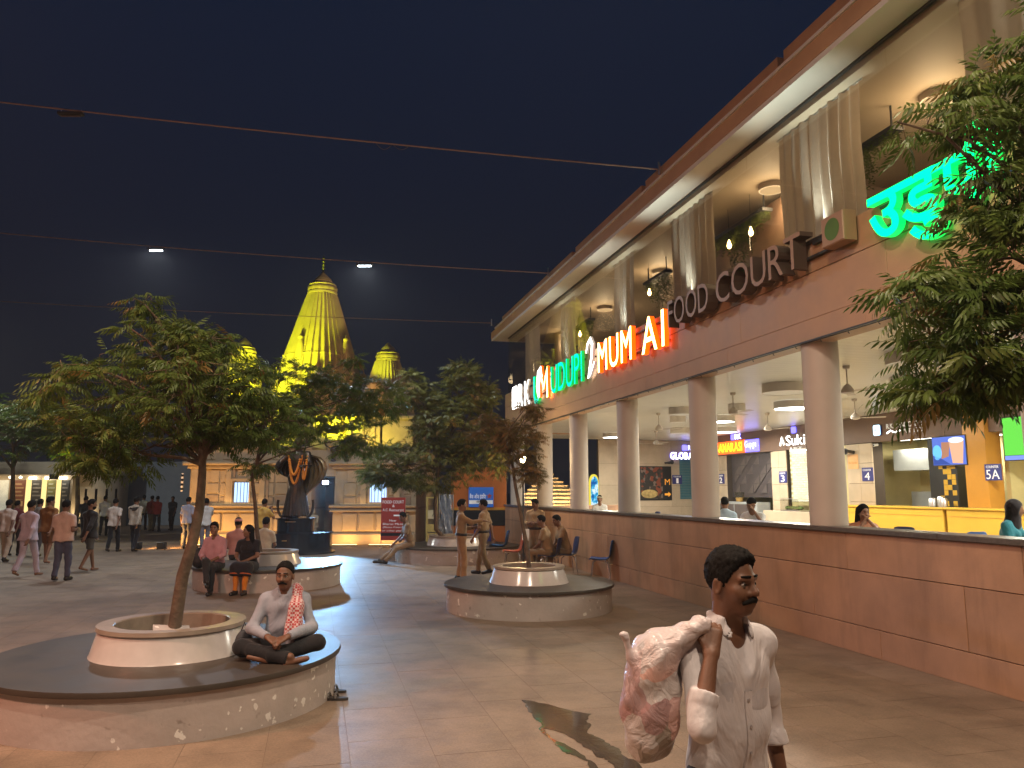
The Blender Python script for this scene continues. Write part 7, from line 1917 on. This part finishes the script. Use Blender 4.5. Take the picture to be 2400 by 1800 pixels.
sdf_obj('pack', [ell((0, 0, 0.2), (0.15, 0.10, 0.20), 0.05), ell((0, -0.08, 0.13), (0.11, 0.06, 0.10), 0.03)], 0.014, mat('pack_black', (0.015, 0.015, 0.017), 0.6, bump=0.2), t, ((A3(0, 0, 0.003), A3(0, 0, -1)),))
b = MB(); b.tube([(-0.05, 0, 0.38), (-0.03, 0, 0.43), (0.03, 0, 0.43), (0.05, 0, 0.38)], 0.012, 6); b.build('handle', m_blackp, t, True)
t = thing('cloth_bag', 'dark cloth bag against the planter ring beside the cross-legged man', 'bag', (-2.43, 7.22, 0.421), RAD(30))
sdf_obj('pack', [ell((0, 0, 0.11), (0.085, 0.05, 0.13), 0.03), ell((0.03, -0.03, 0.06), (0.08, 0.05, 0.06), 0.03)], 0.012, mat('bag_grey', (0.04, 0.042, 0.05), 0.7, bump=0.3), t, ((A3(0, 0, 0.003), A3(0, 0, -1)),))
b = MB(); b.tube([(-0.03, 0, 0.22), (0, 0.01, 0.30), (0.03, 0, 0.22)], 0.008, 6); b.build('handle', m_blackp, t, True)
# arched lit picture and the lit steps at the far end
q0 = AT(1382, 1180, 29.6); q1 = AT(1404, 1180, 29.6)
t = thing('arched_light_box', 'arched blue and yellow lit picture panel at the far end of the terrace', 'light box', (q0[0], 29.6, 1.0), RAD(35))
def arch(w_, h_): return [(0, 0), (w_, 0), (w_, h_-w_*0.5)] + [(w_/2+w_/2*math.cos(a), h_-w_*0.5+w_*0.75*math.sin(a)) for a in [math.pi*i/12 for i in range(1, 12)]] + [(0, h_-w_*0.5)]
b = MB(); b.prism(arch(0.44, 1.45), -0.04, 0.04); b.build('frame', emat('arch_yellow', (0.9, 0.75, 0.08), 0.9), t)
def arch_picture():
    m = bpy.data.materials.new('arch_picture'); m.use_nodes = True; tt = m.node_tree; n = tt.nodes; L = tt.links; n.clear()
    tc = n.new('ShaderNodeTexCoord'); nz = n.new('ShaderNodeTexNoise'); nz.inputs['Scale'].default_value = 6; L.new(tc.outputs['Object'], nz.inputs['Vector'])
    cr = n.new('ShaderNodeValToRGB'); e = cr.color_ramp.elements; e[0].position = .38; e[0].color = (0.01, 0.10, 0.35, 1); e[1].position = 0.5; e[1].color = (0.05, 0.45, 0.75, 1); q_ = e.new(0.6); q_.color = (0.7, 0.85, 0.9, 1)
    em = n.new('ShaderNodeEmission'); em.inputs[1].default_value = 1.0; o = n.new('ShaderNodeOutputMaterial'); L.new(nz.outputs['Fac'], cr.inputs[0]); L.new(cr.outputs[0], em.inputs[0]); L.new(em.outputs[0], o.inputs[0]); return m
b = MB(); b.prism([(x*0.84+0.035, z*0.92+0.04) for x, z in arch(0.44, 1.45)], -0.046, -0.041); b.build('picture', arch_picture(), t)
b = MB(); b.box(0.1, 0.34, -0.12, 0.12, -1.0, -0.002); b.build('stand', m_dark, t)
q = AT(1288, 1170, 33.0)
t = thing('stepped_platform', 'warm lit stepped stone platform seen between the far columns', 'steps', (q[0], 33.0, 0))
for i in range(11):
    b = MB(); hw = 2.1-0.19*i; z = 0.9+i*0.16 if i else 0.0
    b.cbox(-hw, hw, -1.4+0.15*i, 1.6, z, 0.9+(i+1)*0.16-0.003, 0.02); b.build('step', m_sand, t)
# ================================================================== LEFT: poster kiosk, drum-shaped wall, grey wall
KY = 41.0
k0 = AT(0, 1200, KY)[0]-3.0; k1 = AT(165, 1200, KY)[0]
m_kw = mat('kiosk_stone', (0.42, 0.36, 0.28), 0.7, var=0.12, vs=1.5, coords='World')
t = thing('poster_kiosk', 'low stone kiosk with posters between pilasters painted with yellow glow at far left', 'kiosk', (k0, KY, 0))
Wk = k1-k0
b = MB(); b.box(0, Wk, 0, 3.5, 0, 2.75); b.build('wall', m_kw, t)
b = MB(); b.cbox(-0.3, Wk+0.6, -0.5, 3.8, 2.752, 3.45, 0.03); b.build('roof_band', m_kw, t)
m_strip = emat('pilaster_glow', (1.0, 0.72, 0.28), 1.2)  # pilasters washed by the lamps above, that light painted as emission
def kx(px): return AT(px, 1150, KY)[0]-k0
for px in (68, 105, 139):
    x = kx(px); b = MB(); b.box(x-0.11, x+0.11, -0.12, -0.001, 0.3, 2.62); sp_ = b.build('pilaster_glow', m_strip, t)
    lm = MB(); lm.box(x+0.12, x+0.42, -0.3, -0.12, 2.55, 2.66); lm.build('lamp_head', emat('lamp_head_lit', (1, 0.9, 0.7), 9.0), sp_)
pc = [((24, 60), (0.14, 0.05, 0.035), (0.3, 0.2, 0.12)), ((74, 100), (0.03, 0.03, 0.035), (0.16, 0.16, 0.17)), ((110, 133), (0.12, 0.12, 0.04), (0.25, 0.28, 0.22)), ((143, 163), (0.04, 0.045, 0.05), (0.22, 0.22, 0.22))]
for i, ((a, c), c1, c2) in enumerate(pc):
    b = MB(); b.cbox(kx(a), kx(c), -0.05, -0.001, 0.5, 2.5, 0.01); po = b.build('poster', mat('poster_base%d' % i, c1, 0.5), t)
    b = MB(); b.box(kx(a)+0.06, kx(c)-0.06, -0.053, -0.0505, 0.6, 1.5); b.build('poster_picture', poster_mat('poster_pic%d' % i, [c1, c2, tuple(q*1.6 for q in c2), c1], 5), po)
    for r_ in range(4):
        b = MB(); b.box(kx(a)+0.08, kx(c)-0.08-0.1*(r_ % 2), -0.053, -0.0505, 1.65+r_*0.2, 1.73+r_*0.2); b.build('text_line', mat('poster_line%d' % i, c2, 0.5), po)
b = MB(); b.cbox(kx(-60), kx(20), -0.06, -0.001, 0.2, 2.5, 0.01); b.build('white_panel', mat('lit_white_panel', (0.6, 0.62, 0.6), 0.6, emit=(0.8, 1.0, 0.95), es=0.12), t)
for px in (30, 54):
    b = MB(); x = kx(px); b.lathe([(0.001, 2.58), (0.07, 2.6), (0.08, 2.66), (0.001, 2.72)], 12, x, -0.3); b.build('spot_lamp', emat('spot_dot', (1, 0.85, 0.6), 5.0), t, True)
lamp('kiosk_wash', 'AREA', (k0+Wk*0.55, KY-0.8, 2.7), 45, (1.0, 0.75, 0.42), t, (k0+Wk*0.55, KY-0.1, 0.5), size=5.0, size_y=0.3)
c = AT(222, 1170, 42.6)
t = thing('drum_wall', 'curved beige stone wall with narrow vertical slots at the left', 'wall', (c[0], 43.0, 0))
R1 = 1.45; slots = [RAD(-90+d) for d in (-52, -22, 2, 24, 44, 64)]
b = MB(); n = 72
angs = [2*math.pi*i/n for i in range(n)]
def inslot(a): return any(abs((a-s_+math.pi) % (2*math.pi)-math.pi) < RAD(3.2) for s_ in slots)
for i in range(n):
    a0, a1 = angs[i], angs[i]+2*math.pi/n; am = (a0+a1)/2
    P = lambda a, z, r: (r*math.cos(a), r*math.sin(a), z)
    for z0, z1 in ((0, 1.2), (1.2, 2.05), (2.05, 2.75)):
        r = R1-0.18 if (z0 == 1.2 and inslot(am)) else R1
        b.quad(P(a0, z0, r), P(a1, z0, r), P(a1, z1, r), P(a0, z1, r), 1 if r < R1 else 0)
b.lathe([(R1+0.15, 2.752), (R1+0.15, 3.4), (0.01, 3.41)], 72)
b.build('drum', [m_kw, m_dark], t)
t = thing('grey_wall', 'plain dark blue-grey wall left of the temple', 'wall', (AT(280, 1200, 44.5)[0], 44.5, 0))
b = MB(); b.box(0, 7.0, 0, 0.3, 0, 3.6); b.build('wall_face', mat('grey_plaster', (0.22, 0.25, 0.30), 0.7, var=0.08), t)
b = MB(); b.box(0.1, 0.35, -0.3, -0.001, 0, 2.1); b.build('pale_post', m_white, t)
# ================================================================== LAMPS OF THE PLACE
WARMW = (1.0, 0.80, 0.62)
m_tube = emat('tube_lit', (0.80, 0.92, 1.0), 25.0)
m_cable = mat('wire_cable', (0.34, 0.24, 0.18), 0.6)
m_tubeoff = mat('tube_off', (0.10, 0.09, 0.09), 0.5)
def project(p):
    q = A3(p)-A3(0, 0, CAM_H); yy = q[1]*CP+q[2]*SP; zz = -q[1]*SP+q[2]*CP
    return 1200+1800*q[0]/yy, 900-1800*zz/yy
def on_wire(A, B, px, sag):
    lo, hi = 0.0, 1.0
    for _ in range(40):
        m_ = (lo+hi)/2; p = A+(B-A)*m_
        if project(p)[0] > px: lo = m_
        else: hi = m_
    return lo
def wire(label, A, B, sag=0.12, mounts=()):
    t = thing('overhead_wire', label, 'wire', A, 0, 'wires over the plaza'); D_ = B-A
    f = lambda s: D_*s + A3(0, 0, -4*sag*s*(1-s))
    b = MB(); b.tube([f(i/40) for i in range(41)], 0.013, 6, cap=True); b.build('cable', m_cable, t, True)
    b = MB(); b.tube([(0, 0, -0.10), (0, 0, 0.14)], 0.022, 8); b.build('bracket', m_steel, t, True)
    return lambda s: A+f(s)
def wire_lamp(label, p, dirn, power, lit=True, col=(0.82, 0.90, 1.0), size=0.44):
    rz = math.atan2(dirn[1], dirn[0]); t = thing('wire_lamp', label, 'lamp', p, rz, 'lamps hung on the wires')
    hs = size/2
    b = MB(); b.cbox(-hs, hs, -0.06, 0.06, -0.10, -0.05, 0.01); b.build('housing', m_dark, t)
    b = MB(); b.tube([(-hs*0.8, 0, -0.115), (hs*0.8, 0, -0.115)], 0.015, 10); b.build('tube', m_tube if lit else m_tubeoff, t, True)
    for x in (-hs*0.7, hs*0.7):
        b = MB(); b.tube([(x, 0, -0.05), (x*1.2, 0, 0.0)], 0.005, 5); b.build('hanger', m_steel, t)
    if lit and power: lamp('wire_lamp_light', 'AREA', A3(p)+A3(0, 0, -0.15), power, col, t, A3(p)+A3(0, 0, -5), size=size, size_y=0.06)
    return t
def roof_pt(px, py):
    r = _ray(px, py); tt = (DD-0.40)/np.dot(r, NN); return A3(0, 0, CAM_H)+r*tt
A1 = roof_pt(1545, 397); B1 = AT(0, 228, 13.2); B1 = A1+(B1-A1)*1.6
w1 = wire('highest wire, crossing to the left with a hanging cable loop', A1, B1, 0.10)
A2 = roof_pt(1285, 640); B2 = AT(0, 536, 20.5); B2 = A2+(B2-A2)*1.4
w2 = wire('middle wire carrying two lit lamps', A2, B2, 0.15)
A3_ = roof_pt(1152, 757); B3 = AT(0, 702, 29.0); B3 = A3_+(B3-A3_)*1.3
w3 = wire('lowest wire passing before the temple spire', A3_, B3, 0.10)
d2 = unit(B2-A2)
s_ = on_wire(A2, B2, 855, .15); wire_lamp('lit lamp on the middle wire, right of the temple spire', w2(s_), d2, 260)
s_ = on_wire(A2, B2, 367, .15); wire_lamp('lit lamp on the middle wire, left over the nearest tree', w2(s_), d2, 260)
s_ = on_wire(A1, B1, 168, .1); wire_lamp('dark unlit lamp on the highest wire at upper left', w1(s_), unit(B1-A1), 0, False)
A_far = w3(0.93); wire_lamp('added lit lamp far along the lowest wire, left of the picture', A_far, unit(B3-A3_), 900, True, (0.9, 0.93, 0.85))  # unseen lamp added to light the far left of the plaza
# loose loop of cable on the highest wire
s0 = on_wire(A1, B1, 880, .1); s1 = on_wire(A1, B1, 960, .1)
t = thing('cable_loop', 'loose loops of cable hanging from the highest wire', 'cable', w1(s0), 0)
P0, P1 = w1(s0), w1(s1); b = MB()
b.tube([(P1-P0)*i/24*0.5 + A3(0, 0, -0.12*abs(math.sin(math.pi*i/24))) for i in range(25)] + [(P1-P0)*(0.5+i/48) + A3(0, 0, -0.09*abs(math.sin(math.pi*i/24))) for i in range(25)], 0.006, 5); b.build('cable', m_twig, t, True)
# two added unseen wires whose lamps light the plaza from the viewer's side
A4 = BW(3.0, -0.40, 7.63); B4 = A4 + unit(B1-A1)*22; w4 = wire('added wire over the viewer, out of the picture', A4, B4, 0.12)
A5 = BW(-1.6, -0.40, 7.63); B5 = A5 + unit(B1-A1)*22; w5 = wire('added wire behind the viewer, out of the picture', A5, B5, 0.12)
PK = (1.0, 0.775, 0.58)
wire_lamp('added lit lamp on the wire over the viewer, right one', w4(0.20), unit(B4-A4), 300, True, PK)
wire_lamp('added lit lamp on the wire over the viewer, left one', w4(0.50), unit(B4-A4), 300, True, PK)
wire_lamp('added lit lamp on the wire behind the viewer, right one', w5(0.18), unit(B4-A4), 300, True, PK)
wire_lamp('added lit lamp on the wire behind the viewer, left one', w5(0.48), unit(B4-A4), 300, True, PK)
# sodium street lamp left of the frame
t = thing('street_lamp', 'sodium street lamp standing left of the picture', 'street lamp', (-9.6, 3.2, 0))
b = MB(); b.tube([(0, 0, 0), (0, 0, 5.6), (0.3, 0, 6.1), (1.0, 0, 6.25)], [0.09, 0.06, 0.05, 0.045], 10); b.build('pole', m_dark, t, True)
b = MB(); b.box(0.9, 1.5, -0.13, 0.13, 6.2, 6.32); b.build('lamp_head', m_dark, t)
b = MB(); b.box(0.95, 1.45, -0.10, 0.10, 6.185, 6.1995); b.build('lens', emat('sodium_lens', (1.0, 0.45, 0.12), 15.0), t)
lamp('sodium_light', 'AREA', (-8.4, 3.2, 6.15), 420, (1.0, 0.36, 0.20), t, (-5.0, 8.5, 0), size=0.5, size_y=0.2)
# globe lamp at the far end of the terrace front
q = AT(1226, 1077, 20.8)
t = thing('globe_lamp', 'glaring warm globe lamp behind the sapling leaves', 'lamp', (q[0], 20.8, 0))
b = MB(); b.tube([(0, 0, 0), (0, 0, q[2]-0.1)], 0.025, 8); b.build('post', m_dark, t, True)
b = MB(); b.lathe([(0.001, q[2]-0.085), (0.06, q[2]-0.06), (0.085, q[2]), (0.06, q[2]+0.06), (0.001, q[2]+0.085)], 16); b.build('globe', emat('globe_lit', (1.0, 0.82, 0.45), 55.0), t, True)
lamp('globe_light', 'POINT', (q[0], 20.7, q[2]), 110, (1.0, 0.66, 0.30), t, soft=0.1)
# blue-white floodlight at the temple door
q = AT(763, 1131, 27.3)
t = thing('door_floodlight', 'bluish white floodlight beside the temple doorway', 'floodlight', (q[0], 27.3, q[2]))
b = MB(); b.cbox(-0.12, 0.12, -0.02, 0.10, -0.08, 0.08, 0.01); b.build('housing', m_dark, t)
b = MB(); b.box(-0.10, 0.10, -0.026, -0.0205, -0.06, 0.06); b.build('lens', emat('flood_blue', (0.55, 0.6, 1.0), 20.0), t)
b = MB(); b.tube([(0, 0.10, 0), (0.05, 0.55, 0)], 0.03, 8); b.build('arm', m_dark, t)
lamp('flood_beam', 'SPOT', (q[0], 27.15, q[2]), 3000, (0.30, 0.60, 1.0), t, (-4.2, 14.0, 0.0), spot=46, blend=0.35, soft=0.10)
# floodlights of the temple
LIME = (0.80, 0.95, 0.02)
AMB = (1.0, 0.50, 0.14)
def flood(label, p, target, power, col, spot=50, blend=0.5, em=8.0):
    p = A3(p); d = unit(A3(target)-p)
    t = thing('floodlight', label, 'floodlight', p, math.atan2(d[1], d[0])-math.pi/2, 'floodlights of the temple')
    b = MB(); b.cbox(-0.16, 0.16, -0.06, 0.08, 0.02, 0.24, 0.01); b.build('housing', m_dark, t)
    b = MB(); b.box(-0.13, 0.13, 0.0805, 0.09, 0.05, 0.21); b.build('lens', emat('flood_%.2f_%.2f' % (col[0], col[1]), col, em), t)
    b = MB(); b.box(-0.18, -0.165, -0.02, 0.02, 0, 0.16); b.box(0.165, 0.18, -0.02, 0.02, 0, 0.16); b.build('bracket', m_dark, t)
    lamp('flood_beam', 'SPOT', p+d*0.18+A3(0, 0, 0.12), power, col, t, target, spot=spot, blend=blend, soft=0.06)
flood('lime floodlight on the temple roof at left, aimed at the great spire', (-11.5, 30.4, 3.525), (cx-0.3, TY, 8.4), 9000, LIME, 62)
flood('lime floodlight on the temple roof, aimed at the right spire', (-7.6, 28.3, 3.525), (AT(909, 858, 33.5)[0], 33.5, 7.4), 4400, LIME, 60)
flood('lime floodlight on the temple roof, aimed at the left spire', (-10.3, 30.1, 4.885), (AT(572, 835, 34.5)[0], 34.5, 7.2), 1500, LIME, 75)
flood('amber floodlight on the temple roof at right, washing the spire foot', (-5.5, 30.2, 4.885), (cx+1.0, TY, 6.4), 500, (1.0, 0.55, 0.15), 60)
flood('amber ground light left of the temple corner', (-12.4, 25.9, 0.0), (-11.0, 28.2, 1.0), 180, AMB, 110, em=10)
flood('second amber ground light left of the temple corner', (-11.6, 25.9, 0.0), (-10.6, 28.2, 1.0), 180, AMB, 110, em=10)
flood('lime floodlight under the far left tree', (AT(128, 1085, 33.0)[0], 33.0, 2.4), (AT(160, 1020, 34)[0], 34.4, 4.2), 160, LIME, 80, em=10)
flood('amber floodlight on the far roof corner of the food court, aimed at the spire tops', BW(26.3, -0.1, 7.625), (cx, TY, 12.2), 2600, (1.0, 0.66, 0.28), 20)
flood('lime floodlight behind the parapet, washing the upper temple wall at left', (-9.6, 28.9, 3.525), (-9.0, 30.2, 4.3), 120, LIME, 110)
flood('yellow floodlight behind the parapet, washing the upper temple wall at right', (-5.6, 28.9, 3.525), (-5.0, 30.2, 4.3), 130, (1.0, 0.85, 0.10), 110)
flood('warm ground light at the foot of the curved slotted wall', (AT(175, 1200, 41)[0]+0.3, 40.9, 0.0), (AT(205, 1200, 42)[0], 41.9, 1.6), 90, (1.0, 0.75, 0.4), 100)
for i, x in enumerate((-10.9, -9.4, -8.0, -5.9, -4.6)):
    t = thing('linear_uplight', 'amber strip light on the ground along the temple plinth, %s from the left' % ('first', 'second', 'third', 'fourth', 'fifth')[i], 'uplight', (x, 27.55, 0), 0, 'strip lights of the plinth')
    b = MB(); b.cbox(-0.45, 0.45, -0.05, 0.05, 0, 0.05, 0.008, axis='z'); b.build('housing', m_dark, t)
    b = MB(); b.box(-0.43, 0.43, -0.03, 0.03, 0.0505, 0.056); b.build('lens', emat('strip_amber', (1.0, 0.62, 0.22), 9.0), t)
    lamp('strip_light', 'AREA', (x, 27.5, 0.09), 13, (1.0, 0.52, 0.16), t, (x, 27.95, 0.9), size=0.85, size_y=0.06)
for i, x in enumerate((-9.8, -5.2)):
    t = thing('ledge_uplight', 'warm strip light on the temple moulding, %s of the doorway' % ('left', 'right')[i], 'uplight', (x, 27.9, 1.421), 0, 'ledge lights')
    b = MB(); b.cbox(-1.0, 1.0, -0.03, 0.03, 0, 0.03, 0.005, axis='z'); b.build('housing', m_dark, t)
    b = MB(); b.box(-0.98, 0.98, -0.02, 0.02, 0.0305, 0.035); b.build('lens', emat('ledge_warm', (1.0, 0.70, 0.35), 1.6), t)
    lamp('ledge_light', 'AREA', (x, 27.88, 1.47), 2.5, (1.0, 0.62, 0.25), t, (x, 28.2, 2.6), size=2.0, size_y=0.05)
# light at the foot of the lit steps
sx0 = AT(1288, 1170, 33.0)[0]
t = thing('step_floodlight', 'warm strip floodlight on a low stand before the lit stepped platform', 'floodlight', (sx0, 30.9, 0.0))
b = MB(); b.cbox(-0.8, 0.8, -0.06, 0.06, 0.80, 0.90, 0.01, axis='z'); b.build('housing', m_dark, t)
b = MB(); b.box(-0.76, 0.76, 0.0605, 0.066, 0.82, 0.88); b.build('lens', emat('step_lens', (1.0, 0.66, 0.3), 5.0), t)
for x in (-0.6, 0.6):
    b = MB(); b.tube([(x, 0, 0), (x, 0, 0.80)], 0.02, 8); b.build('post', m_dark, t)
lamp('step_light', 'AREA', (sx0, 30.99, 0.95), 170, (1.0, 0.62, 0.25), t, (sx0, 33.0, 1.8), size=1.5, size_y=0.1)
# thin haze added to the air for a lens-like glow round the lamps
hz = MB(); hz.box(-960, 960, -340, 1560, -1.0, 17.0)
hm = bpy.data.materials.new('added_haze'); hm.use_nodes = True; hm.node_tree.nodes.clear()
pv = hm.node_tree.nodes.new('ShaderNodeVolumePrincipled'); ho = hm.node_tree.nodes.new('ShaderNodeOutputMaterial')
pv.inputs['Color'].default_value = (0.9, 0.9, 0.9, 1); pv.inputs['Density'].default_value = 0.0008; pv.inputs['Anisotropy'].default_value = 0.45
hm.node_tree.links.new(pv.outputs[0], ho.inputs['Volume'])
tag(hz.build('haze', hm), 'thin haze added over the plaza to give the lamps a glow', None, None, 'stuff')
bpy.context.view_layer.update()
